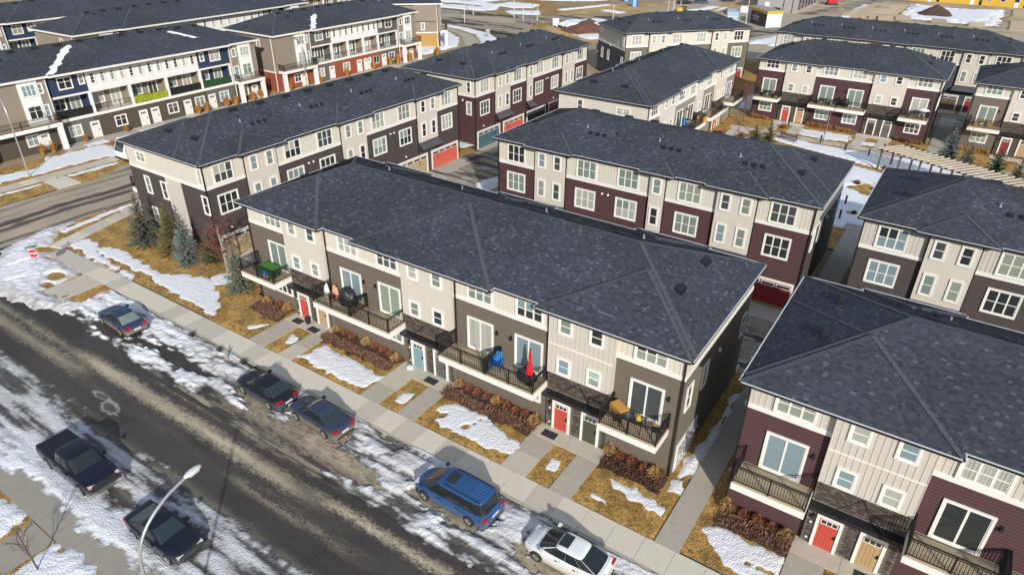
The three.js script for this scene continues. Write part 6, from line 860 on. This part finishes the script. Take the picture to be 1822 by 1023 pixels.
{ const t = onDeck('potted_plant', 'terracotta potted plant beside the pink and white bundles', 'potted plant', -26.0, 1.0); mesh('pot', lathe([[0, 0], [0.16, 0], [0.21, 0.3], [0.18, 0.3], [0.17, 0.26], [0, 0.26]]), 'terracotta', t); const g = mesh('plant', shrubGeo(160, 0.35, 0.5, RED, 150), 'twigs', t); g.position.y = 0.25; }
lump('draped_cloth', 'white bundle standing on the left balcony of the second pair', 'bundle', -26.6, 0.9, 0.36, 1.15, 0.34, 'white', 12); lump('draped_cloth', 'pink bundle standing on the left balcony of the second pair', 'bundle', -26.1, 0.55, 0.42, 1.05, 0.36, 'pink', 14);
{ const t = onDeck('storage_box', 'green covered box on the first balcony, a blue and red striped towel over it', 'storage box', -33.0, 1.05); const g = new MB().box(-0.75, 0, -0.55, 0.75, 0.72, 0.5).geo(); mesh('box', g, 'tarp', t); mesh('lid', boxGeo(-0.78, 0.72, -0.58, 0.78, 0.78, 0.53), std('lidgreen', [0.05, 0.16, 0.03], 0.8), t); const [pg, pm] = face(0.6, 0.62, canvasTex(128, 128, (c, w) => { c.fillStyle = '#2f7fc8'; c.fillRect(0, 0, w, w); c.fillStyle = '#e8eef4'; for (let i = 0; i < 6; i++) c.fillRect(8 + i * 21, 70, 10, 58); c.fillStyle = '#c8202c'; for (let i = 0; i < 6; i++) c.fillRect(18 + i * 21, 92, 10, 36); c.fillStyle = '#8fc4ee'; c.beginPath(); c.arc(64, 34, 20, 0, 7); c.fill(); }), 0.9); const tw = mesh('towel', pg, pm, t); tw.position.set(0.35, 0.42, 0.545); mesh('towel_back', boxGeo(0.05, 0.11, 0.505, 0.65, 0.73, 0.54), 'bluechair', t); }
[['left coral door', -30.45, 1.0, 0.9], ['first sand door', -28.5, 1.15, 0.95], ['grey door', -17.0, 0.95, 0.95], ['red door below the shelf', -7.5, 0.95, 0.95], ['tan door of the maroon row', 10.55, 1.05, 0.9]].forEach(([l, x, z, w]) => { const o = mesh('doormat', new MB().box(-w / 2, 0, -0.3, w / 2, 0.02, 0.3).geo(), 'mat'); o.position.set(x, 0.14, z); tag(o, 'dark doormat before the ' + l, 'doormat'); });
{ const t = thing('plant_pot', 'black plant pot beside the first coral door', 'plant pot', [-29.55, 0.14, 0.75]); mesh('pot', lathe([[0, 0], [0.17, 0], [0.24, 0.5], [0.2, 0.5], [0.19, 0.44], [0, 0.44]]), 'plastic', t); mesh('soil', new THREE.CylinderGeometry(0.19, 0.19, 0.02, 14).translate(0, 0.45, 0), 'mulch', t); }
{ const o = mesh('parcel', new MB().box(-0.2, 0, -0.14, 0.2, 0.22, 0.14).geo(), 'white'); o.position.set(-19.1, 0.14, 0.7); o.rotation.y = 0.3; tag(o, 'white parcel left beside the blue door', 'parcel'); }
{ // bank of white meters on the gable
  const t = thing('meter_bank', 'white bank of gas and power meters on the brown gable', 'meters', [0.03, 0.1, -0.35], Math.PI / 2), b = new MB(); b.box(0, 0.05, 0, 3.2, 2.1, 0.05); b.build('backboard', 'white', t); for (let i = 0; i < 6; i++) { mesh('meter', new MB().box(0.2 + i * 0.5, 1.3, 0.05, 0.5 + i * 0.5, 1.75, 0.16).tube(V(0.35 + i * 0.5, 1.55, 0.16), V(0.35 + i * 0.5, 1.55, 0.24), 0.11, 0.1, 12).geo(), 'pipe', t); mesh('conduit', new MB().tube(V(0.35 + i * 0.5, 0, 0.1), V(0.35 + i * 0.5, 1.3, 0.1), 0.03, 0.03, 6).tube(V(0.35 + i * 0.5, 0.5, 0.1), V(0.65 + i * 0.5, 0.5, 0.1), 0.025, 0.025, 6).geo(), 'metal', t); }
}
// ------------------------------------------------------------------ the courtyard
{ // pergola: beams, posts, slats
  const a = Math.atan2(-5.6, 12.4), t = thing('pergola', 'long open pergola of pale wooden slats over the snowy courtyard', 'pergola', [0.8, 0.1, -63.3], a + 0.0); t.rotation.y = -Math.atan2(5.6, 12.4); const L = 15.5;
  for (const z of [-0.15, -2.9]) { mesh('beam', new MB().box(-0.3, 2.45, z - 0.06, L, 2.62, z + 0.06).geo(), 'darktimber', t); for (let k = 0; k < 7; k++) mesh('post', new MB().box(0.15 + k * 2.45, 0, z - 0.09, 0.33 + k * 2.45, 2.45, z + 0.09).geo(), 'darktimber', t); }
  const sg = new MB().box(-0.06, 2.62, -3.6, 0.06, 2.82, 0.35).geo(); for (let k = 0; k < 22; k++) { const s = mesh('slat', sg, 'timber', t); s.position.x = k * 0.71; s.rotation.y = -0.25; }
}
{ const t = thing('park_bench', 'dark slatted bench on the snow by the two small spruces', 'bench', [-11.2, 0.12, -68.6], -0.35), s = new MB(), k = new MB(); for (let i = 0; i < 4; i++) { s.box(-1.3, 0.42, -0.2 + i * 0.13, 1.3, 0.46, -0.1 + i * 0.13); k.box(-1.3, 0.55 + i * 0.12, -0.28, 1.3, 0.64 + i * 0.12, -0.24); } s.build('seat', 'darktimber', t); k.build('backrest', 'darktimber', t); for (const x of [-1.2, 1.2]) mesh('leg', new MB().box(x - 0.05, 0, -0.28, x + 0.05, 1.0, -0.22).box(x - 0.05, 0, 0.22, x + 0.05, 0.42, 0.28).geo(), 'black', t); }
[['left of the first paths, on the snow corner', -13.0, -76.4], ['in the middle of the courtyard', -7.2, -70.4], ['by the courtyard sapling', -3.7, -68.5], ['right of the courtyard sapling', -0.7, -67.9], ['near the pergola end', 0.6, -71.3], ['behind the middle maroon row', 0.1, -49.0], ['at the corner of the middle maroon row', 0.4, -44.4], ['on the bare courtyard ground', 3.0, -56.3]].forEach(([l, x, z]) => { const t = thing('bollard_light', 'black bollard light ' + l, 'bollard', [x, 0.1, z]); mesh('shaft', new MB().tube(V(0, 0, 0), V(0, 0.95, 0), 0.1, 0.1, 10).geo(), 'black', t); mesh('cap', new MB().tube(V(0, 0.97, 0), V(0, 1.08, 0), 0.12, 0.10, 10).geo(), 'gutter', t); });
{ const f = 3.57; const at = (nm, l, c, x, z, tr) => { const t = thing(nm, l, c, [x, f, z], tr); return t; };
  const set = (l, x, z, m, tr = 0) => { const t = at('patio_set', l, 'patio furniture', x, z, tr); mesh('tabletop', boxGeo(-0.5, 0.68, -0.35, 0.5, 0.72, 0.35), m, t); for (const [a, b] of [[-0.45, -0.3], [0.45, -0.3], [-0.45, 0.3], [0.45, 0.3]]) mesh('leg', new MB().bar(V(a, 0, b), V(a, 0.68, b), 0.04).geo(), m, t); for (const s of [-1, 1]) mesh('stool', new MB().box(s * 0.85 - 0.2, 0.4, -0.22, s * 0.85 + 0.2, 0.46, 0.22).box(s * 0.85 + s * 0.16, 0.46, -0.22, s * 0.85 + s * 0.2, 0.95, 0.22).box(s * 0.85 - 0.16, 0, -0.18, s * 0.85 + 0.16, 0.4, 0.18).geo(), m, t); };
  set('black patio set on the first balcony of the courtyard row', -17.2, -77.6, 'black'); set('black patio set on the second balcony of the courtyard row', -9.3, -77.6, 'cover'); set('wooden patio set on the fourth balcony of the courtyard row', 2.6, -77.6, 'darktimber'); set('wooden patio set on the balcony above the wine red door', 10.6, -78.3, 'woodshelf');
  const t = at('covered_grill', 'black covered barbecue on the third balcony of the courtyard row', 'barbecue', -6.3, -77.9, 0); const g = new THREE.SphereGeometry(0.55, 14, 10); g.scale(1, 1.1, 0.7); g.translate(0, 0.6, 0); mesh('cover', g, 'cover', t);
  const q = at('deck_box', 'orange wooden box on the near cream balcony', 'box', -20.6, -59.5, 0.1); q.position.y = 3.47; mesh('box', boxGeo(-0.5, 0, -0.8, 0.5, 0.75, 0.8), 'woodshelf', q); mesh('lid', boxGeo(-0.54, 0.75, -0.84, 0.54, 0.8, 0.84), 'darktimber', q);
  const r = at('folded_umbrella', 'blue and white folded umbrella on the nearest cream balcony', 'umbrella', -20.7, -53.0, 0); r.position.y = 3.47; mesh('pole', new MB().tube(V(0, 0, 0), V(0, 2.2, 0), 0.03, 0.03, 8).geo(), 'metal', r); mesh('canopy', lathe([[0, 0.6], [0.24, 0.6], [0.16, 1.5], [0.03, 2.2], [0, 2.2]], 10), 'bluechair', r);
  const u = at('patio_umbrella', 'white folded umbrella on the last balcony of the courtyard row', 'umbrella', 3.5, -77.4, 0); mesh('pole', new MB().tube(V(0, 0, 0), V(0, 1.3, 0), 0.03, 0.03, 8).geo(), 'metal', u); mesh('canopy', lathe([[0, 1.5], [0.2, 1.42], [0.75, 1.2], [0.75, 1.16], [0, 1.3]], 12), 'white', u);
}
// ------------------------------------------------------------------ far away: main road, verges, building site
const far = (name, pts, y, m, label) => sheet(name, pts, y, m, { label });
std('farroad', [1, 1, 1], 0.9, { map: tex(512, 512, (u, v) => { const n = fbm(u * 6, v * 24, 711, 5, 6), m = fbm(u * 20, v * 20, 713, 3, 20); return mix3([0.05, 0.043, 0.036], [0.34, 0.29, 0.215], sstep(0.42, 0.66, n * 0.85 + m * 0.2)); }, 1 / 34) }); std('farsand', [0.40, 0.345, 0.25], 0.95, { map: mot2 }); std('fargold', [1, 1, 1], 0.95, { map: tex(512, 512, (u, v) => { const n = fbm(u * 8, v * 8, 721, 5, 8), m = fbm(u * 40, v * 40, 723, 3, 40); return mix3([0.30, 0.185, 0.06], [0.58, 0.41, 0.19], clamp(n * 1.1 + m * 0.5 - 0.35)); }, 1 / 30) }); std('fardirt', [1, 1, 1], 0.95, { map: tex(1024, 1024, (u, v) => { const n = fbm(u * 8, v * 16, 731, 6, 8), m = fbm(u * 50, v * 50, 733, 3, 50), t = fbm(u * 3 + v * 2, v * 30, 735, 4, 0); let k = mix3([0.27, 0.205, 0.13], [0.60, 0.49, 0.34], clamp(n * 1.2 + m * 0.5 - 0.4)); return mix3(k, [0.17, 0.13, 0.09], sstep(0.6, 0.7, t) * 0.7); }, 1 / 80) }); std('farsnow', [0.78, 0.78, 0.79], 0.85, { map: mot2 }); std('berm', [0.16, 0.07, 0.04], 0.95, { map: mot2 });
far('road', [[-220, -135], [-133, -143.5], [-123.5, -142.5], [-115.4, -141.5], [-107.8, -143.1], [-99.4, -148.2], [-93.6, -154], [-86.2, -157], [-60, -180], [-20, -206], [-20, -198], [-62, -172], [-82.8, -150.5], [-89.5, -146.7], [-93.5, -134], [-91, -122], [-78, -110], [-64.1, -101], [-64.1, -112], [-74, -118], [-89.6, -110.1], [-95.4, -115.4], [-105.8, -119.2], [-114, -119.7], [-220, -112]], 0.014, 'farroad');
far('median', [[-200, -127], [-125.7, -133.6], [-117.3, -134.6], [-114.3, -135.6], [-102, -137.3], [-98, -130.6], [-100.7, -128.7], [-109.4, -129.2], [-117.2, -129.5], [-121, -127.9], [-200, -121]], 0.09, 'farsand');
far('path', [[-150, -115], [-110.6, -115.5], [-105.2, -114.2], [-97, -110.3], [-90, -103.6], [-88, -94], [-84.5, -90], [-86, -88], [-89.5, -98], [-97.5, -107], [-103.8, -111.2], [-108.5, -112.9], [-150, -112]], 0.05, 'concrete3');
far('verge', [[-89.3, -130.5], [-90.7, -139.7], [-87.9, -145.5], [-80, -150], [-72, -140], [-66, -118], [-73, -120], [-84, -124]], 0.03, 'fargold'); far('verge', [[-96.9, -150.2], [-93.4, -156.9], [-62, -182], [-40, -200], [-60, -215], [-91.5, -187.2], [-100, -172.4], [-100, -158.8]], 0.03, 'fargold');
const fsnow = (label, P, o = {}) => snowPatch(label, P, { cell: 0.7, y: 0.05, th: 0.25, rag: 1.2, dirt: 0.3, ...o });
fsnow('snow on the verge beyond the far main road', [[-150, -150], [-137.6, -148.3], [-132, -151], [-123, -151.6], [-118.3, -144.9], [-133.6, -143.5], [-150, -143]], { s: 61 }); fsnow('round snow field above the far main road', [[-124.5, -158.4], [-123.3, -166], [-113, -167.2], [-110.7, -159.6], [-116, -155.4]], { s: 62 }); fsnow('snow strip beside the far crossing', [[-113.5, -148.6], [-105.3, -154.8], [-101, -148.2], [-109, -145]], { s: 63 }); fsnow('snow between the path and the far main road', [[-110, -116.5], [-105, -115.5], [-96.5, -111.5], [-89, -103.5], [-86, -94], [-83, -97], [-88.7, -109.5], [-95.4, -114.6], [-105.8, -118.4], [-114, -119]], { s: 64, rag: 0.5 }); fsnow('snow lawn inside the bend of the path', [[-108, -111.5], [-103.5, -110], [-97.5, -105.5], [-91, -97], [-90.5, -85], [-100, -88], [-112, -96]], { s: 65, rag: 0.8 }); fsnow('snow field at the top left of the crossing', [[-150, -158], [-132, -157], [-128, -170], [-150, -178]], { s: 66 });
fsnow('snow on the red brown berm', [[-86, -131], [-86.5, -140], [-80, -147], [-75, -139]], { s: 67, y: 1.0, holes: 1.4 }); fsnow('bright snow at the foot of the berm', [[-76.9, -125.3], [-72, -131], [-68.5, -127], [-71, -121.5]], { s: 68 });
{ const o = field('berm', -92, -68, -152, -120, 0.7, (x, z) => { const d = dPoly([[-82.3, -127.5], [-87.4, -144.6], [-81.4, -150.4], [-72.5, -135], [-76.5, -125.5]], x, z) + (fbm(x * 0.5, z * 0.5, 601, 3) - 0.5) * 3; return H(Math.min(1.5, d * 0.35) - 0.05, null, d < -1); }, 'berm'); tag(o, 'red brown planted mulch berm between the far roads', 'berm', null, 'stuff'); }
far('building_lot', [[-90, -175], [-60, -181], [-20, -205], [40, -150], [200, -150], [260, -330], [-60, -330], [-80, -215]], 0.02, 'fardirt'); far('dirt_track', [[-82, -176], [-78, -186.5], [-74, -197], [-73, -230], [-66, -230], [-66, -200], [-64, -186], [-58, -182], [-70, -176]], 0.06, 'farsand'); far('yard', [[-62, -168], [-62, -196], [-28, -198], [-18, -168], [-20, -122], [-58, -122]], 0.05, 'farsand');
{ // building plots marked by low earth ridges, each strip its own
  std('plotdirt', [0.47, 0.37, 0.25], 0.97, { map: mot2 }); for (let i = 0; i < 9; i++) { const o = mesh('earth_strip', new MB().box(-30 + i * 0.4, 0, -200 - i * 4.2, -17, 0.4, -202.6 - i * 4.2).geo(), 'plotdirt'); o.userData.kind = 'structure'; }
  for (let i = 0; i < 12; i++) { const o = mesh('earth_strip', new MB().box(11.5, 0, -200 - i * 4, 40, 0.4, -202.4 - i * 4).geo(), 'plotdirt'); o.userData.kind = 'structure'; }
}
fsnow('snow filled building pit below the yellow house shells', [[-15.6, -206.5], [-16, -243], [-5, -238], [9.2, -244.6], [9, -207], [5.7, -204.4], [-5, -206.5]], { s: 71, holes: 2.5, rag: 2 }); fsnow('snow patch on the plots left of the pit', [[-24.5, -211], [-21, -233], [-18, -234], [-17.6, -210]], { s: 72 }); fsnow('white snow line between the plots', [[-30, -197], [-29, -232], [-27.5, -232], [-27.5, -197]], { s: 73 });
{ const g = new THREE.ConeGeometry(5.2, 3.2, 22, 8), p = g.attributes.position; for (let i = 0; i < p.count; i++) { const k = 0.75 + 0.5 * fbm(p.getX(i) * 0.4, p.getZ(i) * 0.4 + p.getY(i), 611, 3); p.setXYZ(i, p.getX(i) * k * 1.1, p.getY(i) * (0.8 + 0.2 * k), p.getZ(i) * k); } g.computeVertexNormals(); const o = mesh('earth_pile', g, 'mulch'); o.position.set(-7.5, 1.5, -219); tag(o, 'brown pile of earth in the snowy building pit', 'earth pile'); }
{ // grey site building
  const t = thing('grey_building', 'light grey building with dark frame lines at the top', 'building', [-53.5, 0, -196.5]), w = new MB(); w.box(0, 0, -26, 11.6, 6.5, 0); w.build('wall', std('sitegrey', [0.36, 0.35, 0.35], 0.8), t); mesh('roof', boxGeo(-0.2, 6.5, -26.2, 11.8, 6.8, 0.2), 'white', t); for (const x of [7.6, 10.2]) mesh('frame_post', boxGeo(x, 0, 0, x + 0.18, 6.5, 0.08), 'black', t); mesh('frame_rail', boxGeo(0, 4.9, 0, 11.6, 5.1, 0.09), 'black', t); for (let i = 0; i < 6; i++) { const f = mesh('window', boxGeo(11.6, 0.8, -4.2 - i * 4, 11.7, 3.6, -1.6 - i * 4), 'black', t); mesh('pane', boxGeo(11.7, 1, -4 - i * 4, 11.73, 3.4, -1.8 - i * 4), 'g_dim', f); }
  mesh('window', boxGeo(2.2, 0.8, 0, 3.6, 2.6, 0.1), 'white', t); mesh('window', boxGeo(5.0, 0.3, 0, 7.0, 1.3, 0.1), 'black', t);
}
{ // sales hut with an orange roof line and a dark red billboard
  const t = thing('sales_hut', 'white hut with an orange roof edge and a dark red billboard on its side', 'hut', [-49.4, 0, -173.0], Math.atan2(-7.6, -8.2) * 0 - 0.82), L = 11.2, b = new MB(); b.box(0, 0, -4.2, L, 3.5, 0); b.build('wall', 'white', t); mesh('roof_edge', boxGeo(-0.15, 3.5, -4.35, L + 0.15, 4.1, 0.15), 'yellow', t); mesh('roof', boxGeo(0.3, 4.1, -3.9, L - 0.3, 4.15, -0.3), 'pipe', t);
  mesh('side_panel', boxGeo(0.1, 0.2, 0, 2.4, 3.3, 0.06), 'sitegrey', t); mesh('side_panel', boxGeo(8.6, 0.2, 0, L - 0.1, 3.3, 0.06), 'darkstone', t); mesh('billboard', boxGeo(2.5, 0.1, 0, 8.5, 3.4, 0.08), std('billred', [0.085, 0.018, 0.03], 0.6), t);
  const [g, m] = face(5.9, 3.2, canvasTex(512, 280, (c, w, h) => { c.fillStyle = '#4a1c26'; c.fillRect(0, 0, w, h); c.fillStyle = '#e6d8da'; c.fillRect(w / 2 - 14, 40, 28, 16); c.fillStyle = '#efe4e6'; for (let r = 0; r < 3; r++) for (let i = 0; i < 10; i++) { const q = [22, 14, 12][r]; c.fillRect(110 + i * 29 + (r ? 6 : 0), [96, 142, 176][r], [22, 18, 15][r] - (i * 7 % 5), q); } })); mesh('print', g, m, t).position.set(5.5, 1.75, 0.085);
}
{ const t = thing('storage_tank', 'pale blue covered stack beside the orange roofed hut', 'covered stack', [-52.5, 0, -171.5], 0.3), g = new MB().box(-1.6, 0, -1.5, 1.6, 2.6, 1.5).geo(); mesh('wrap', g, std('paleblue', [0.36, 0.47, 0.58], 0.6), t); mesh('strap', boxGeo(-1.62, 1.2, -1.52, 1.62, 1.3, 1.52), 'white', t); }
{ const t = thing('excavator', 'small red machine on the building site road', 'machine', [-37.6, 0, -224], 0.4); mesh('body', new MB().box(-1.3, 0.7, -1.1, 1.4, 1.9, 1.1).geo(), 'redcloth', t); mesh('cab', new MB().box(-0.2, 1.9, -0.9, 1.1, 3.1, 0.3).geo(), 'redcloth', t); mesh('track', new MB().box(-1.7, 0, -1.3, 1.7, 0.7, -0.8).box(-1.7, 0, 0.8, 1.7, 0.7, 1.3).geo(), 'plastic', t); mesh('arm', new MB().bar(V(1.2, 1.6, 0), V(2.8, 3.3, 0), 0.3).bar(V(2.8, 3.3, 0), V(3.6, 1.2, 0), 0.24).geo(), 'redcloth', t); }
for (const [l, x, z] of [['left one', -94.2, -191], ['right one', -87.0, -181.6]]) { const t = thing('portable_toilet', 'bright blue portable toilet on the far verge, ' + l, 'portable toilet', [x, 0, z], 0.3); mesh('cabin', new MB().box(-0.9, 0, -0.9, 0.9, 2.3, 0.9).geo(), 'bluechair', t); mesh('roof', new THREE.SphereGeometry(1.0, 12, 6, 0, 6.28, 0, 1.57).scale(1, 0.4, 1).translate(0, 2.3, 0), 'bluechair', t); mesh('door', boxGeo(-0.5, 0.1, 0.9, 0.5, 2.1, 0.95), 'paleblue', t); }
{ const t = thing('utility_box', 'white A-frame board on the grass by the far road', 'sign board', [-87.4, 0, -134.0], 0.9); mesh('panel', new MB().box(-0.8, 0.3, 0.2, 0.8, 1.9, 0.3).geo(), 'white', t); mesh('panel_back', new MB().box(-0.8, 0.3, -0.5, 0.8, 1.9, -0.4).geo(), 'white', t); mesh('frame', new MB().bar(V(-0.8, 0, 0.25), V(-0.8, 1.9, 0.0), 0.08).bar(V(0.8, 0, 0.25), V(0.8, 1.9, 0.0), 0.08).geo(), 'white', t); }
{ const t = thing('notice_sign', 'small grey notice sign on the snow beside the path', 'sign', [-91.2, 0, -108.9], 0.6); mesh('board', boxGeo(-0.5, 0.9, -0.03, 0.5, 2.1, 0.03), 'pipe', t); for (const x of [-0.4, 0.4]) mesh('post', boxGeo(x - 0.05, 0, -0.05, x + 0.05, 0.9, 0.02), 'metal', t); }
{ // house shells in yellow sheathing
  for (let k = 0; k < 5; k++) { const x0 = -22 + k * 12.2, t = thing('house_shell', ['first', 'second', 'third', 'fourth', 'fifth'][k] + ' house shell in yellow sheathing from the left, at the top right', 'house under construction', [x0, 0, -254]), w = new MB(); w.box(0, 0, -9, 11.4, 6.2, 0); w.build('wall', std('sheathyellow' + k, [0.66, 0.40, 0.045], 0.8), t); for (let i = 0; i < 3; i++) { const f = mesh('window', boxGeo(1 + i * 3.8, 1.4, 0, 2.6 + i * 3.8, 3.3, 0.1), 'white', t); mesh('pane', boxGeo(1.15 + i * 3.8, 1.55, 0.1, 2.45 + i * 3.8, 3.15, 0.13), 'g_dark', f); } mesh('roof', boxGeo(-0.2, 6.2, -9.2, 11.6, 6.6, 0.3), 'timber', t); mesh('door', boxGeo(8.9, 0, 0, 10, 2.2, 0.05), 'white', t); }
}
seed = 4242; [['left of the pit', -14, -203.5], ['above the pit', -5, -203], ['right of the pit', 4, -202.5], ['by the plots', -20.5, -200], ['near the plots', -18, -199.5]].forEach(([l, x, z], i) => { const t = thing('lumber_stack', 'stack of pale lumber on the building site, ' + l, 'lumber', [x, 0, z], R(-0.3, 0.3)); for (let k = 0; k < 4; k++) mesh('board', boxGeo(-2, k * 0.28, -0.5 + k * 0.03, 2 - k * 0.1, k * 0.28 + 0.24, 0.5), 'timber', t); });

// more of the far ground: snow lines, plots, posts, stakes and heaps
fsnow('snow bank along the upper edge of the far main road', [[-150, -158], [-141, -153], [-136, -155], [-125, -154], [-119, -146.5], [-117, -149], [-122, -158], [-138, -164]], { s: 91, rag: 0.8 });
fsnow('snow streak across the far golden verge', [[-103, -161], [-99.5, -170], [-96, -181], [-94, -180], [-97.5, -168], [-100.5, -160]], { s: 92, rag: 0.5 }); fsnow('short snow streak on the golden verge by the hut road', [[-90, -170], [-83, -167.5], [-84.5, -164.5], [-92, -167]], { s: 93, rag: 0.6 });
fsnow('snow field beyond the golden verge', [[-118, -176], [-111, -180], [-104, -184], [-98, -196], [-120, -205], [-140, -186]], { s: 94, rag: 1.6 }); fsnow('snow beside the covered blue stack', [[-63, -187], [-60, -185], [-61, -196], [-64.5, -197.5]], { s: 95, rag: 0.8 });
fsnow('snow strip along the road left of the grey building', [[-71, -183], [-66, -187], [-65, -196], [-68, -197]], { s: 96, rag: 0.9, holes: 1 }); fsnow('snow patches on the yard behind the long dark roof', [[-40, -140], [-30, -138], [-24, -150], [-36, -154]], { s: 97, rag: 1.4, holes: 1.5 });
fsnow('snow on the plots right of the pit', [[14, -214], [30, -210], [34, -232], [15, -236]], { s: 98, rag: 2, holes: 2 }); fsnow('snow remnant on the lane beyond the angled row', [[-23.5, -92], [-20.5, -92], [-20.3, -82], [-22.5, -82]], { s: 99, rag: 0.4, y: 0.02 });
far('track', [[-41, -196], [-38, -196], [-26, -232], [-24, -262], [-30, -262], [-33, -234]], 0.05, 'farroad'); far('track', [[-58, -122], [-50, -122], [-36, -160], [-22, -168], [-22, -174], [-40, -168]], 0.09, 'farroad');
seed = 909; for (let i = 0; i < 12; i++) { const x = -27 + i * 4.2 + R(-1, 1), z = R(-204, -198.5); const t = mesh('stake', boxGeo(-0.06, 0, -0.06, 0.06, 1.1, 0.06), 'timber'); t.position.set(x, 0, z); tag(t, ['first', 'second', 'third', 'fourth', 'fifth', 'sixth', 'seventh', 'eighth', 'ninth', 'tenth', 'eleventh', 'last'][i] + ' wooden survey stake from the left on the bank by the pit', 'stake', 'survey stakes on the bank by the pit'); }
for (const [l, x, z] of [['first from the left', -73.3, -175.2], ['second from the left', -72.3, -176.4], ['third from the left', -73.1, -179.4], ['fourth from the left', -71.3, -179.6]]) { const t = thing('pole', 'slim white flag pole behind the angled row, ' + l, 'pole', [x, 0, z]); mesh('shaft', new MB().tube(V(0, 0, 0), V(0, 5.2, 0), 0.09, 0.07, 8).geo(), 'plate', t); mesh('cap', new MB().tube(V(0, 5.2, 0), V(0, 5.35, 0), 0.13, 0.05, 8).geo(), 'pipe', t); }
for (const [l, x, z, s] of [['behind the pale blue stack', -58.5, -186, 1.0], ['on the plots left of the pit', -23, -224, 0.8], ['right of the pit', 12, -222, 1.0], ['on the road below the red machine', -33, -214, 0.5]]) { const g = new THREE.ConeGeometry(3.2 * s, 1.6 * s, 18, 6), q = g.attributes.position; for (let i = 0; i < q.count; i++) { const k = 0.7 + 0.6 * fbm(q.getX(i) * 0.6 + x, q.getZ(i) * 0.6 + q.getY(i), 615, 3); q.setXYZ(i, q.getX(i) * k * 1.3, q.getY(i), q.getZ(i) * k); } g.computeVertexNormals(); const o = mesh('earth_pile', g, 'fardirt'); o.position.set(x, 0.75 * s, z); tag(o, 'low heap of pale earth ' + l, 'earth pile'); }
for (const [l, x, z, m, w, h] of [['grey', -57, -183, 'pipe', 2.4, 1.6], ['white', -55.5, -190, 'white', 2.0, 1.8], ['yellow', -70.9, -178.2, 'yellow', 1.6, 1.3], ['dark', -69.8, -178.9, 'darkstone', 1.4, 1.9]]) { const t = thing('site_box', l + ' crate or bin on the building site behind the angled row', 'crate', [x, 0, z], 0.5); mesh('box', boxGeo(-w / 2, 0, -w * 0.35, w / 2, h, w * 0.35), m, t); mesh('lid', boxGeo(-w / 2 - 0.06, h, -w * 0.35 - 0.06, w / 2 + 0.06, h + 0.12, w * 0.35 + 0.06), 'pipe', t); }

{ const t = thing('window_sign', 'small white notice with green print in a window right of the red umbrella', 'sign', [-5.13, 5.02, 0.34]); mesh('board', boxGeo(-0.24, 0, 0, 0.24, 0.34, 0.012), 'white', t); mesh('print', boxGeo(-0.2, 0.17, 0.012, 0.2, 0.29, 0.016), std('noticegreen', [0.12, 0.38, 0.30], 0.6), t); mesh('print', boxGeo(-0.2, 0.06, 0.012, 0.08, 0.1, 0.016), 'noticegreen', t); }
renderer.render(scene, camera);
